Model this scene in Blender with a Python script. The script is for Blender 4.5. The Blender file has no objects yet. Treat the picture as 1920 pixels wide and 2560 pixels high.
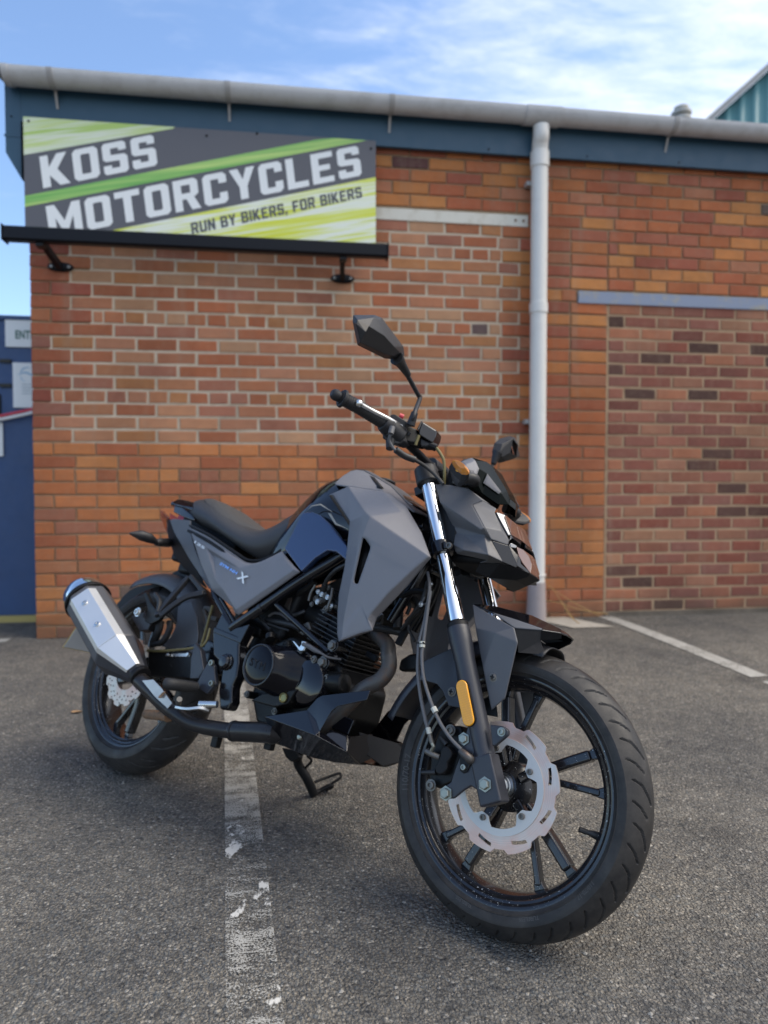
import bpy, math, random
import numpy as np
from mathutils import Vector, Matrix
random.seed(7)
SC = bpy.context.scene
COL = SC.collection
R = math.radians

# ------------------------------------------------------------------ camera
cam = bpy.data.cameras.new('camera')
camo = bpy.data.objects.new('camera', cam); COL.objects.link(camo)
cam.sensor_fit = 'VERTICAL'; cam.sensor_height = 36.0; cam.lens = 24.03
cam.clip_start = 0.05; cam.clip_end = 3000
camo.location = (0, 0, 0.9239)
camo.rotation_euler = (R(90 - 1.982), 0, R(-7.784))
cam.dof.use_dof = True; cam.dof.focus_distance = 1.42; cam.dof.aperture_fstop = 2.5
SC.camera = camo

# ------------------------------------------------------------------ sky and sun
SUN_EL, SUN_AZ = R(56), R(100)
W = bpy.data.worlds.new('World'); SC.world = W; W.use_nodes = True
nt = W.node_tree; nt.nodes.clear()
def N(t, **k):
    n = nt.nodes.new(t)
    for a, b in k.items(): setattr(n, a, b)
    return n
def L(a, b): nt.links.new(a, b)
def MTH(op, a, b=None, clamp=False):
    n = N('ShaderNodeMath', operation=op, use_clamp=clamp)
    for i, v in enumerate((a, b)):
        if v is None: continue
        if isinstance(v, (int, float)): n.inputs[i].default_value = v
        else: L(v, n.inputs[i])
    return n.outputs[0]
sky = N('ShaderNodeTexSky', sky_type='NISHITA', sun_disc=False, sun_elevation=SUN_EL, sun_rotation=SUN_AZ,
        altitude=50, air_density=1.0, dust_density=0.6, ozone_density=3.2)
tc = N('ShaderNodeTexCoord'); sep = N('ShaderNodeSeparateXYZ'); L(tc.outputs['Generated'], sep.inputs[0])
zc = MTH('MAXIMUM', sep.outputs[2], 0.06)
cx = MTH('DIVIDE', sep.outputs[0], zc); cy = MTH('DIVIDE', sep.outputs[1], zc)
cmb = N('ShaderNodeCombineXYZ'); L(cx, cmb.inputs[0]); L(cy, cmb.inputs[1])
mp = N('ShaderNodeMapping'); L(cmb.outputs[0], mp.inputs[0]); mp.inputs['Rotation'].default_value = (0, 0, R(35)); mp.inputs['Scale'].default_value = (0.55, 1.25, 1)
n1 = N('ShaderNodeTexNoise'); L(mp.outputs[0], n1.inputs['Vector']); n1.inputs['Scale'].default_value = 1.1; n1.inputs['Detail'].default_value = 9; n1.inputs['Roughness'].default_value = 0.6; n1.inputs['Distortion'].default_value = 0.5
mp3 = N('ShaderNodeMapping'); L(cmb.outputs[0], mp3.inputs[0]); mp3.inputs['Rotation'].default_value = (0, 0, R(-20)); mp3.inputs['Scale'].default_value = (1.6, 3.4, 1)
n3 = N('ShaderNodeTexNoise'); L(mp3.outputs[0], n3.inputs['Vector']); n3.inputs['Scale'].default_value = 2.6; n3.inputs['Detail'].default_value = 10; n3.inputs['Roughness'].default_value = 0.66; n3.inputs['Distortion'].default_value = 0.3
n2 = N('ShaderNodeTexNoise'); L(cmb.outputs[0], n2.inputs['Vector']); n2.inputs['Scale'].default_value = 0.35; n2.inputs['Detail'].default_value = 3
# a bank of cloud lies over the right-hand (sunward) half of the sky
bank = MTH('MULTIPLY', MTH('ADD', MTH('MULTIPLY', sep.outputs[0], 1.0), MTH('MULTIPLY', sep.outputs[1], -0.28)), 0.55)
dens = MTH('ADD', MTH('ADD', MTH('ADD', MTH('MULTIPLY', n1.outputs[0], .80), MTH('MULTIPLY', MTH('SUBTRACT', n3.outputs[0], .40), .80)), MTH('MULTIPLY', n2.outputs[0], 0.35)), bank)
mr = N('ShaderNodeMapRange', interpolation_type='SMOOTHSTEP'); L(dens, mr.inputs[0]); mr.inputs[1].default_value = 0.37; mr.inputs[2].default_value = 1.12
mix = N('ShaderNodeMix', data_type='RGBA'); L(mr.outputs[0], mix.inputs[0]); L(sky.outputs[0], mix.inputs[6]); mix.inputs[7].default_value = (4.4, 4.65, 5.2, 1)
bg = N('ShaderNodeBackground'); L(mix.outputs[2], bg.inputs[0]); bg.inputs[1].default_value = 0.108
out = N('ShaderNodeOutputWorld'); L(bg.outputs[0], out.inputs[0])

sun = bpy.data.lights.new('sun', 'SUN'); sun.energy = 1.35; sun.angle = R(42); sun.color = (1.0, 0.90, 0.76)
suno = bpy.data.objects.new('sun', sun); COL.objects.link(suno)
sd = Vector((math.sin(SUN_AZ) * math.cos(SUN_EL), math.cos(SUN_AZ) * math.cos(SUN_EL), math.sin(SUN_EL)))
suno.rotation_euler = sd.to_track_quat('Z', 'Y').to_euler()

vs = SC.view_settings
vs.view_transform = 'Standard'; vs.look = 'None'; vs.exposure = 1.34; vs.gamma = 1.0; vs.use_curve_mapping = False
SC.render.engine = 'CYCLES'
SC.cycles.use_denoising = True
SC.cycles.max_bounces = 8; SC.cycles.glossy_bounces = 5; SC.cycles.transparent_max_bounces = 12

# ------------------------------------------------------------------ materials
MATS = {}
def newmat(name):
    m = bpy.data.materials.new(name); m.use_nodes = True
    t = m.node_tree; b = t.nodes['Principled BSDF']; MATS[name] = m
    return m, t, b
def nd(t, typ, ins=None, **k):
    n = t.nodes.new(typ)
    for a, b in k.items(): setattr(n, a, b)
    for a, b in (ins or {}).items():
        if isinstance(b, bpy.types.NodeSocket): t.links.new(b, n.inputs[a])
        else: n.inputs[a].default_value = b
    return n
def ramp(t, fac, stops, interp='LINEAR'):
    n = t.nodes.new('ShaderNodeValToRGB'); t.links.new(fac, n.inputs[0]); cr = n.color_ramp; cr.interpolation = interp
    while len(cr.elements) < len(stops): cr.elements.new(0.5)
    for e, (p, c) in zip(cr.elements, stops):
        e.position = p; e.color = (*c, 1) if len(c) == 3 else c
    return n
def mixc(t, fac, a, b, blend='MIX'):
    n = t.nodes.new('ShaderNodeMix'); n.data_type = 'RGBA'; n.blend_type = blend
    for s, v in ((0, fac), (6, a), (7, b)):
        if isinstance(v, bpy.types.NodeSocket): t.links.new(v, n.inputs[s])
        elif isinstance(v, (int, float)): n.inputs[s].default_value = v
        else: n.inputs[s].default_value = (*v, 1)
    return n.outputs[2]
def obj_co(t, which='Object'):
    return t.nodes.new('ShaderNodeTexCoord').outputs[which]
def noise(t, co, scale, detail=4, rough=0.55, dist=0.0):
    return nd(t, 'ShaderNodeTexNoise', {'Vector': co, 'Scale': scale, 'Detail': detail, 'Roughness': rough, 'Distortion': dist}).outputs[0]
def bump(t, b, h, strength, dist):
    n = nd(t, 'ShaderNodeBump', {'Height': h, 'Strength': strength, 'Distance': dist})
    if b.inputs['Normal'].links: t.links.new(b.inputs['Normal'].links[0].from_socket, n.inputs['Normal'])
    t.links.new(n.outputs[0], b.inputs['Normal'])
    return n
def rounded(t, b, r):
    n = t.nodes.new('ShaderNodeBevel'); n.samples = 6; n.inputs['Radius'].default_value = r; t.links.new(n.outputs[0], b.inputs['Normal'])
def simple(name, base, rough, metal=0.0, coat=0.0, grain=0.0, gscale=900, dirt=0.0, dirtc=(.25, .22, .18), dscale=30, rvar=0.0, ior=None, spec=None, dthr=(.58,.72), rnd=0.0):
    m, t, b = newmat(name)
    b.inputs['Base Color'].default_value = (*base, 1); b.inputs['Roughness'].default_value = rough; b.inputs['Metallic'].default_value = metal
    b.inputs['Coat Weight'].default_value = coat; b.inputs['Coat Roughness'].default_value = 0.03
    if spec is not None: b.inputs['Specular IOR Level'].default_value = spec
    co = obj_co(t)
    if rnd: rounded(t, b, rnd)
    if grain: bump(t, b, noise(t, co, gscale, 2), grain, 0.0006)
    if dirt:
        f = ramp(t, noise(t, co, dscale, 8, 0.7), [(dthr[0], (0, 0, 0)), (dthr[1], (1, 1, 1))]).outputs[0]
        f2 = nd(t, 'ShaderNodeMath', {0: f, 1: dirt}, operation='MULTIPLY').outputs[0]
        t.links.new(mixc(t, f2, base, dirtc), b.inputs['Base Color'])
    if rvar:
        r = nd(t, 'ShaderNodeMapRange', {0: noise(t, co, 18, 5), 1: 0.3, 2: 0.7, 3: max(0.02, rough - rvar), 4: rough + rvar}).outputs[0]
        t.links.new(r, b.inputs['Roughness'])
    return m
simple('satin_grey', (.172, .169, .180), .45, rnd=0.010, grain=.35, gscale=1500, rvar=.07, dirt=.30, dirtc=(.24, .225, .21), dscale=38)
simple('satin_dark', (.082, .083, .090), .45, rnd=0.005, grain=.3, gscale=1500, rvar=.05, dirt=.08, dscale=50)
simple('gloss_black', (.005, .005, .007), .07, rnd=0.003, coat=.25, rvar=.03)
simple('fender_black', (.026, .028, .036), .36, rnd=0.0035, grain=.25, gscale=1500, rvar=.04, dirt=.06, dscale=50)
simple('gloss_dark', (.004, .004, .006), .09, rnd=.003, spec=.24, rvar=.03)
simple('tank_gloss', (.020, .038, .098), .06, metal=.40, rnd=.004, spec=.8, coat=.8)  # black paint; blue metallic base colour stands in for the reflected sky
simple('fin_alloy', (.035, .034, .033), .35, metal=.3, dirt=.4, dirtc=(.09, .08, .07), dscale=60)
simple('cowl_grey', (.092, .091, .095), .45, rnd=.005, grain=.35, gscale=1500, rvar=.05, dirt=.08, dscale=50)
simple('frame_black', (.007, .007, .009), .15, rnd=0.004, coat=.15, rvar=.08, dirt=.12, dirtc=(.12, .11, .10), dscale=45)
simple('engine_black', (.009, .009, .009), .34, rnd=0.003, spec=.20, grain=.3, gscale=700, rvar=.08, dirt=.35, dirtc=(.085, .075, .065), dscale=40)
simple('matt_black', (.008, .008, .009), .5, spec=.25, grain=.25, gscale=600, dirt=.15, dirtc=(.07, .065, .06), dscale=50)
simple('plastic_black', (.018, .018, .020), .45, rnd=0.004, spec=.4, grain=.5, gscale=1100, dirt=.12, dirtc=(.08, .08, .08), dscale=60)
simple('chrome', (.82, .83, .85), .07, metal=1, rvar=.03)
simple('shield_steel', (.78, .765, .73), .40, metal=.75, rvar=.04)
simple('alloy', (.62, .62, .60), .32, metal=1, rvar=.1, dirt=.35, dirtc=(.22, .19, .15), dscale=120)
simple('zinc', (.30, .305, .26), .38, metal=.9, rvar=.1, dirt=.5, dirtc=(.20, .17, .12), dscale=250)
simple('old_bolt', (.16, .15, .135), .45, metal=.7, rvar=.1, dirt=.4, dirtc=(.16, .11, .07), dscale=250)
simple('lever_alloy', (.72, .71, .68), .28, metal=1, rvar=.08)
simple('brass', (.22, .19, .08), .3, metal=.7)
simple('exhaust_black', (.016, .015, .016), .34, spec=.4, rvar=.1, dirt=.5, dirtc=(.10, .075, .055), dscale=26, dthr=(.55, .75))
simple('header_steel', (.085, .080, .076), .5, metal=.4, rvar=.1, dirt=.9, dirtc=(.13, .07, .04), dscale=22, dthr=(.5, .7))
simple('rusty_steel', (.16, .10, .06), .75, dirt=.8, dirtc=(.30, .16, .08), dscale=80, dthr=(.4, .6))
simple('pipe_shield', (.42, .42, .43), .35, metal=.7, rvar=.1, dirt=.3, dirtc=(.3, .15, .08), dscale=40, dthr=(.62, .75))
simple('seat_vinyl', (.034, .034, .036), .48, grain=.7, gscale=1300)
simple('seat_pad', (.044, .043, .042), .58, grain=.8, gscale=1700)
simple('grip_rubber', (.014, .014, .015), .6, grain=.3)
simple('cable_rubber', (.10, .10, .105), .5)
simple('hose_black', (.015, .015, .016), .5)
simple('gold_hose', (.16, .13, .05), .4, metal=.3)
simple('clip_white', (.50, .50, .44), .45)
simple('red_plastic', (.55, .03, .05), .4)
simple('brown_lens', (.10, .03, .018), .12, coat=.5)
simple('plate_white', (.55, .58, .60), .35)
simple('plate_yellow', (.55, .42, .10), .4)
simple('decal_blue', (.20, .42, .95), .4)
simple('decal_white', (.72, .76, .78), .4)
simple('decal_tan', (.30, .28, .24), .35)
simple('hugger_grey', (.060, .062, .068), .40, grain=.3, rvar=.06, dirt=.25, dirtc=(.14, .13, .12), dscale=20)

def wheel_paint():
    m, t, b = newmat('wheel_paint')
    co = obj_co(t)
    big = noise(t, co, 9, 3); f = noise(t, co, 260, 3, .65)
    s = nd(t, 'ShaderNodeMath', {0: f, 1: nd(t, 'ShaderNodeMath', {0: big, 1: .22}, operation='MULTIPLY').outputs[0]}, operation='ADD').outputs[0]
    chips = ramp(t, s, [(.80, (0, 0, 0)), (.815, (1, 1, 1))]).outputs[0]
    dust = ramp(t, noise(t, co, 35, 8, .7), [(.5, (0, 0, 0)), (.8, (.35, .35, .35))]).outputs[0]
    c = mixc(t, dust, (.011, .011, .013), (.06, .055, .05))
    t.links.new(mixc(t, chips, c, (.62, .62, .60)), b.inputs['Base Color'])
    b.inputs['Roughness'].default_value = .24; b.inputs['Coat Weight'].default_value = .35
wheel_paint()

def rubber():
    m, t, b = newmat('tyre_rubber')
    co = obj_co(t)
    d = ramp(t, noise(t, co, 14, 9, .72), [(.42, (0, 0, 0)), (.75, (1, 1, 1))]).outputs[0]
    sc_ = ramp(t, noise(t, co, 70, 6, .8, 1.5), [(.60, (0, 0, 0)), (.72, (1, 1, 1))]).outputs[0]
    b.inputs['Specular IOR Level'].default_value = .3
    c = mixc(t, d, (.021, .020, .020), (.055, .050, .045))
    c = mixc(t, nd(t, 'ShaderNodeMath', {0: sc_, 1: .30}, operation='MULTIPLY').outputs[0], c, (.11, .10, .085))
    t.links.new(c, b.inputs['Base Color'])
    t.links.new(nd(t, 'ShaderNodeMapRange', {0: noise(t, co, 25, 6), 1: .3, 2: .7, 3: .38, 4: .62}).outputs[0], b.inputs['Roughness'])
    bump(t, b, noise(t, co, 420, 5, .7), .35, .0006)
rubber()

def disc_metal():
    m, t, b = newmat('disc_steel')
    co = obj_co(t)
    sp = nd(t, 'ShaderNodeSeparateXYZ', {0: co}).outputs
    dx = nd(t, 'ShaderNodeMath', {0: sp[0], 1: 1.345}, operation='SUBTRACT').outputs[0]
    dz = nd(t, 'ShaderNodeMath', {0: sp[2], 1: .293}, operation='SUBTRACT').outputs[0]
    v = nd(t, 'ShaderNodeCombineXYZ', {0: dx, 1: dz}).outputs[0]
    ln = nd(t, 'ShaderNodeVectorMath', {0: v}, operation='LENGTH').outputs['Value']
    rings = noise(t, nd(t, 'ShaderNodeCombineXYZ', {0: ln}).outputs[0], 520, 4, .8)
    rust = ramp(t, noise(t, co, 12, 3), [(.38, (0, 0, 0)), (.62, (1, 1, 1))]).outputs[0]
    c = mixc(t, rust, (.60, .545, .485), (.62, .40, .325))
    c = mixc(t, nd(t, 'ShaderNodeMapRange', {0: rings, 1: .45, 2: .70, 3: 0, 4: .65}).outputs[0], c, (.30, .27, .25))
    t.links.new(c, b.inputs['Base Color']); b.inputs['Metallic'].default_value = .5; b.inputs['Roughness'].default_value = .34
    bump(t, b, rings, .12, .0003)
simple('tyre_letter', (.060, .057, .053), .55)
disc_metal()
simple('disc_carrier', (.52, .51, .49), .45, metal=.35, dirt=.3, dirtc=(.3, .27, .22), dscale=300, dthr=(.6, .7))

def amber(name, c):
    m, t, b = newmat(name)
    co = obj_co(t)
    ch = nd(t, 'ShaderNodeTexChecker', {'Vector': nd(t, 'ShaderNodeMapping', {'Vector': co, 'Rotation': (0, R(45), 0)}).outputs[0], 'Scale': 420}).outputs[1]
    b.inputs['Base Color'].default_value = (*c, 1); b.inputs['Roughness'].default_value = .18; b.inputs['Coat Weight'].default_value = .6
    t.links.new(mixc(t, nd(t, 'ShaderNodeMath', {0: ch, 1: .35}, operation='MULTIPLY').outputs[0], c, tuple(x * .6 for x in c)), b.inputs['Base Color'])
    bump(t, b, ch, .3, .0006)
amber('amber_reflector', (.82, .36, .012))
def lens(name, c, rough=.04, trans=.85):
    m, t, b = newmat(name)
    b.inputs['Base Color'].default_value = (*c, 1); b.inputs['Roughness'].default_value = rough
    b.inputs['Transmission Weight'].default_value = trans; b.inputs['IOR'].default_value = 1.45; b.inputs['Coat Weight'].default_value = .3
simple('amber_lens', (.62, .22, .03), .10, coat=.6, dirt=.6, dirtc=(.85, .50, .22), dscale=140); simple('smoke_lens', (.15, .075, .052), .06, coat=.4); simple('lamp_silver', (.34, .34, .34), .25, metal=.3); simple('screen_black', (.003, .005, .004), .14, spec=.10); lens('clear_lens', (.9, .9, .9)); lens('tail_lens', (.45, .10, .06))

def brickmat(name, src):
    m, t, b = newmat(name)
    if src == 'obj': c0 = t.nodes.new('ShaderNodeObjectInfo').outputs['Color']
    else: c0 = nd(t, 'ShaderNodeVertexColor', layer_name='tint').outputs[0]
    co = nd(t, 'ShaderNodeNewGeometry').outputs['Position']
    st = nd(t, 'ShaderNodeMapping', {'Vector': co, 'Scale': (1, 1, 2.2)}).outputs[0]
    mott = noise(t, st, 11, 6, .65, .4)
    c = mixc(t, nd(t, 'ShaderNodeMapRange', {0: mott, 1: .35, 2: .7, 3: 0, 4: .42}).outputs[0], c0, mixc(t, .5, c0, (.12, .05, .035)))
    dust = ramp(t, noise(t, co, 30, 8, .75), [(.5, (0, 0, 0)), (.75, (.5, .5, .5))]).outputs[0]
    c = mixc(t, dust, c, mixc(t, .5, c, (.42, .30, .20)))
    spk = ramp(t, noise(t, co, 330, 2), [(.62, (0, 0, 0)), (.70, (.5, .5, .5))]).outputs[0]
    c = mixc(t, spk, c, (.07, .035, .028))
    wx = nd(t, 'ShaderNodeMapping', {'Vector': co, 'Scale': (1.6, 1, .55)}).outputs[0]
    c = mixc(t, 1.0, c, ramp(t, noise(t, wx, 1.5, 6, .62), [(.32, (.82, .80, .79)), (.52, (1.02, 1.02, 1.02)), (.72, (1.18, 1.15, 1.10))]).outputs[0], 'MULTIPLY')
    run = ramp(t, noise(t, nd(t, 'ShaderNodeMapping', {'Vector': co, 'Scale': (9, 1, .6)}).outputs[0], 1.0, 5, .6), [(.56, (0, 0, 0)), (.74, (.45, .45, .45))]).outputs[0]
    c = mixc(t, run, c, mixc(t, .6, c, (.34, .25, .18)))
    # damp foot of the wall
    z = nd(t, 'ShaderNodeSeparateXYZ', {0: co}).outputs[2]
    dm = nd(t, 'ShaderNodeMapRange', {0: nd(t, 'ShaderNodeMath', {0: z, 1: nd(t, 'ShaderNodeMath', {0: noise(t, co, 5, 4), 1: .22}, operation='MULTIPLY').outputs[0]}, operation='SUBTRACT').outputs[0], 1: -.05, 2: .10, 3: .6, 4: 0}).outputs[0]
    c = mixc(t, dm, c, (.075, .062, .045))
    t.links.new(c, b.inputs['Base Color']); b.inputs['Roughness'].default_value = .85; b.inputs['Specular IOR Level'].default_value = .3
    bump(t, b, noise(t, co, 140, 6, .7), .5, .003)
brickmat('brick_clay', 'obj'); brickmat('brick_clay_mass', 'attr')
def mortar(name, c, c2):
    m, t, b = newmat(name)
    co = nd(t, 'ShaderNodeNewGeometry').outputs['Position']
    cc_ = mixc(t, ramp(t, noise(t, co, 9, 8, .7), [(.35, (0, 0, 0)), (.68, (1, 1, 1))]).outputs[0], c, c2)
    cc_ = mixc(t, ramp(t, noise(t, co, 2.2, 6, .65), [(.50, (0, 0, 0)), (.70, (.7, .7, .7))]).outputs[0], cc_, tuple(x * .55 for x in c))
    t.links.new(cc_, b.inputs['Base Color'])
    b.inputs['Roughness'].default_value = .95; b.inputs['Specular IOR Level'].default_value = .15
    bump(t, b, noise(t, co, 260, 6, .75), .7, .003)
mortar('mortar_dark', (.27, .185, .11), (.36, .26, .165)); mortar('mortar_light', (.50, .41, .30), (.60, .50, .38)); mortar('mortar_tan', (.40, .265, .16), (.47, .33, .21))
mortar('render_grey', (.20, .17, .135), (.12, .10, .08))

def asphalt():
    m, t, b = newmat('asphalt')
    co = obj_co(t)
    wob = nd(t, 'ShaderNodeVectorMath', {0: co, 1: nd(t, 'ShaderNodeVectorMath', {0: nd(t, 'ShaderNodeTexNoise', {'Vector': co, 'Scale': 90, 'Detail': 2}).outputs[1], 'Scale': .006}, operation='SCALE').outputs[0]}, operation='ADD').outputs[0]
    v = nd(t, 'ShaderNodeTexVoronoi', {'Vector': wob, 'Scale': 140, 'Randomness': 1}, feature='F1')
    v2 = nd(t, 'ShaderNodeTexVoronoi', {'Vector': wob, 'Scale': 290, 'Randomness': 1}, feature='F1')
    rnd = nd(t, 'ShaderNodeSeparateColor', {0: v.outputs['Color']}).outputs
    rnd2 = nd(t, 'ShaderNodeSeparateColor', {0: v2.outputs['Color']}).outputs
    st = ramp(t, rnd[0], [(0, (.038, .038, .038)), (.20, (.085, .084, .081)), (.42, (.145, .139, .128)), (.62, (.205, .188, .160)), (.80, (.105, .112, .113)), (.92, (.255, .235, .20)), (1, (.42, .39, .34))]).outputs[0]
    st2 = ramp(t, rnd2[1], [(0, (.060, .058, .055)), (.5, (.135, .127, .113)), (.85, (.190, .168, .135)), (1, (.34, .31, .27))]).outputs[0]
    pick = ramp(t, noise(t, co, 55, 4, .6), [(.44, (0, 0, 0)), (.56, (1, 1, 1))]).outputs[0]
    c = mixc(t, pick, st, st2)
    gap = ramp(t, v.outputs['Distance'], [(.35, (0, 0, 0)), (.75, (1, 1, 1))]).outputs[0]
    c = mixc(t, nd(t, 'ShaderNodeMath', {0: gap, 1: .55}, operation='MULTIPLY').outputs[0], c, (.048, .046, .043))
    lg = ramp(t, noise(t, co, 1.6, 6, .6), [(.35, (.72, .72, .73)), (.65, (1.12, 1.08, 1.02))]).outputs[0]
    c = mixc(t, 1.0, c, lg, 'MULTIPLY')
    md = ramp(t, noise(t, co, 12, 6, .65), [(.35, (.80, .80, .80)), (.65, (1.14, 1.12, 1.08))]).outputs[0]
    c = mixc(t, 1.0, c, md, 'MULTIPLY')
    # brown silt lying in the worn patches
    silt = ramp(t, noise(t, co, 2.6, 7, .7), [(.55, (0, 0, 0)), (.75, (.45, .45, .45))]).outputs[0]
    c = mixc(t, silt, c, (.175, .160, .135))
    c = mixc(t, 1.0, c, (1.22, 1.25, 1.29), 'MULTIPLY')
    # old oil stains where bikes are parked
    oil = ramp(t, noise(t, nd(t, 'ShaderNodeMapping', {'Vector': co, 'Location': (3.1, 1.7, 0)}).outputs[0], 2.2, 4, .5), [(.60, (0, 0, 0)), (.74, (.38, .38, .38))]).outputs[0]
    c = mixc(t, oil, c, (.030, .029, .028))
    t.links.new(c, b.inputs['Base Color'])
    b.inputs['Roughness'].default_value = .80; b.inputs['Specular IOR Level'].default_value = .35
    h = nd(t, 'ShaderNodeMath', {0: nd(t, 'ShaderNodeMath', {0: v.outputs['Distance'], 1: -1.0}, operation='MULTIPLY').outputs[0], 1: nd(t, 'ShaderNodeMath', {0: v2.outputs['Distance'], 1: -.4}, operation='MULTIPLY').outputs[0]}, operation='ADD').outputs[0]
    h = nd(t, 'ShaderNodeMath', {0: h, 1: nd(t, 'ShaderNodeMath', {0: noise(t, co, 30, 5), 1: 1.2}, operation='MULTIPLY').outputs[0]}, operation='ADD').outputs[0]
    bump(t, b, h, 1.0, .0060)
asphalt()
def paint(name, thr, worn):
    m, t, b = newmat(name)
    co = obj_co(t); M = lambda op, a, c_: nd(t, 'ShaderNodeMath', {0: a, 1: c_}, operation=op).outputs[0]
    b.inputs['Roughness'].default_value = .8; b.inputs['Specular IOR Level'].default_value = .3
    fine = noise(t, co, 230, 4, .7); mid = noise(t, co, 22, 5, .65); big = noise(t, co, 3.4, 4, .6)
    s_ = M('ADD', M('MULTIPLY', fine, 1.35), M('ADD', M('MULTIPLY', mid, .40), M('MULTIPLY', big, .60)))
    c = mixc(t, mid, (.28, .27, .245), (.48, .465, .42))
    if worn:    # far part keeps more paint, cracked across; scattered whole flakes survive nearer
        y = nd(t, 'ShaderNodeSeparateXYZ', {0: co}).outputs[1]
        s_ = M('ADD', s_, nd(t, 'ShaderNodeMapRange', {0: y, 1: 1.7, 2: 2.1, 3: 0, 4: .10}).outputs[0])
        cr = nd(t, 'ShaderNodeTexNoise', {'Vector': nd(t, 'ShaderNodeMapping', {'Vector': co, 'Scale': (6, 30, 1)}).outputs[0], 'Scale': 1.0, 'Detail': 5, 'Roughness': .65}).outputs[0]
        s_ = M('ADD', s_, M('MULTIPLY', M('SUBTRACT', cr, .5), .85))
        fl = ramp(t, nd(t, 'ShaderNodeTexNoise', {'Vector': nd(t, 'ShaderNodeMapping', {'Vector': co, 'Location': (.37, .21, 0), 'Scale': (1, .62, 1)}).outputs[0], 'Scale': 11, 'Detail': 8, 'Roughness': .62}).outputs[0], [(.605, (0, 0, 0)), (.64, (1, 1, 1))]).outputs[0]
        c = mixc(t, fl, c, (.60, .58, .53))
    a = nd(t, 'ShaderNodeMapRange', {0: s_, 1: thr, 2: thr + .16}, interpolation_type='SMOOTHSTEP').outputs[0]
    if worn: a = M('MAXIMUM', M('MULTIPLY', a, .93), fl)
    t.links.new(c, b.inputs['Base Color']); t.links.new(a, b.inputs['Alpha'])
    bump(t, b, fine, .6, .003)
paint('worn_paint', 1.17, True); paint('line_paint', .98, False)
simple('concrete_pale', (.42, .39, .33), .9, dirt=.5, dirtc=(.22, .19, .15), dscale=14, dthr=(.45, .7))

simple('gutter_plastic', (.56, .56, .56), .38, dirt=.55, dirtc=(.30, .28, .25), dscale=7, dthr=(.45, .75))
simple('bracket_plastic', (.38, .37, .36), .45, dirt=.5, dirtc=(.16, .14, .12), dscale=20)
simple('downpipe_plastic', (.74, .72, .67), .35, dirt=.25, dirtc=(.35, .34, .32), dscale=5, dthr=(.5, .8))
simple('pipe_foot', (.36, .31, .30), .8, dirt=.5, dirtc=(.22, .18, .16), dscale=18)
simple('fascia_blue', (.028, .080, .130), .45, rvar=.08, dirt=.2, dirtc=(.06, .09, .11), dscale=10)
simple('lintel_white', (.68, .65, .56), .7, dirt=.5, dirtc=(.42, .36, .25), dscale=13, dthr=(.5, .72))
simple('lintel_blue', (.24, .28, .37), .6, dirt=.85, dirtc=(.40, .34, .22), dscale=9, dthr=(.52, .66))
simple('lamp_black', (.005, .006, .009), .4, spec=.2)
simple('sign_grey', (.105, .105, .118), .45)
simple('sign_text', (.80, .82, .81), .5)
simple('sign_dark_text', (.085, .09, .10), .5)
simple('roof_sheet', (.10, .11, .12), .7)
simple('shed_blue', (.030, .072, .185), .5, rvar=.1, dirt=.35, dirtc=(.022, .045, .11), dscale=4, dthr=(.42, .7))
simple('white_board', (.74, .77, .78), .5, dirt=.2, dirtc=(.4, .42, .42), dscale=20)
simple('green_text', (.03, .12, .09), .5); simple('pale_blue_print', (.28, .46, .62), .5); simple('grey_print', (.42, .48, .52), .5)
simple('yellow_paint', (.42, .34, .12), .7, dirt=.5, dirtc=(.2, .16, .08), dscale=25)
simple('kerb_dark', (.045, .048, .045), .85, dirt=.4, dirtc=(.09, .09, .08), dscale=30)
simple('tape_red', (.55, .05, .08), .45); simple('tape_white', (.7, .7, .7), .45)
simple('teal_cladding', (.095, .25, .285), .45, dirt=.2, dirtc=(.07, .18, .20), dscale=3)
simple('verge_pale', (.26, .28, .29), .5, dirt=.3, dirtc=(.3, .3, .3), dscale=4)
simple('flue_metal', (.55, .54, .50), .5)
simple('dry_stem', (.40, .24, .09), .8); simple('dead_leaf', (.42, .26, .13), .8); simple('grit_pale', (.26, .245, .22), .8)
def streaks(name, stops):
    m, t, b = newmat(name)
    co = nd(t, 'ShaderNodeMapping', {'Vector': obj_co(t), 'Rotation': (0, R(11.5), 0)}).outputs[0]
    s = nd(t, 'ShaderNodeMapping', {'Vector': co, 'Scale': (.9, 1, 26)}).outputs[0]
    f = noise(t, s, 1.0, 3, .6)
    t.links.new(ramp(t, f, stops).outputs[0], b.inputs['Base Color']); b.inputs['Roughness'].default_value = .5
streaks('sign_lime', [(.33, (.66, .70, .04)), (.44, (.70, .76, .16)), (.52, (.80, .84, .70)), (.58, (.80, .84, .72)), (.66, (.64, .70, .05))])
streaks('sign_green', [(.36, (.17, .45, .10)), (.5, (.30, .55, .14)), (.62, (.50, .68, .20))])
streaks('sign_pale', [(.36, (.68, .76, .60)), (.48, (.55, .68, .22)), (.58, (.72, .77, .62)), (.68, (.45, .62, .16))])

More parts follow.
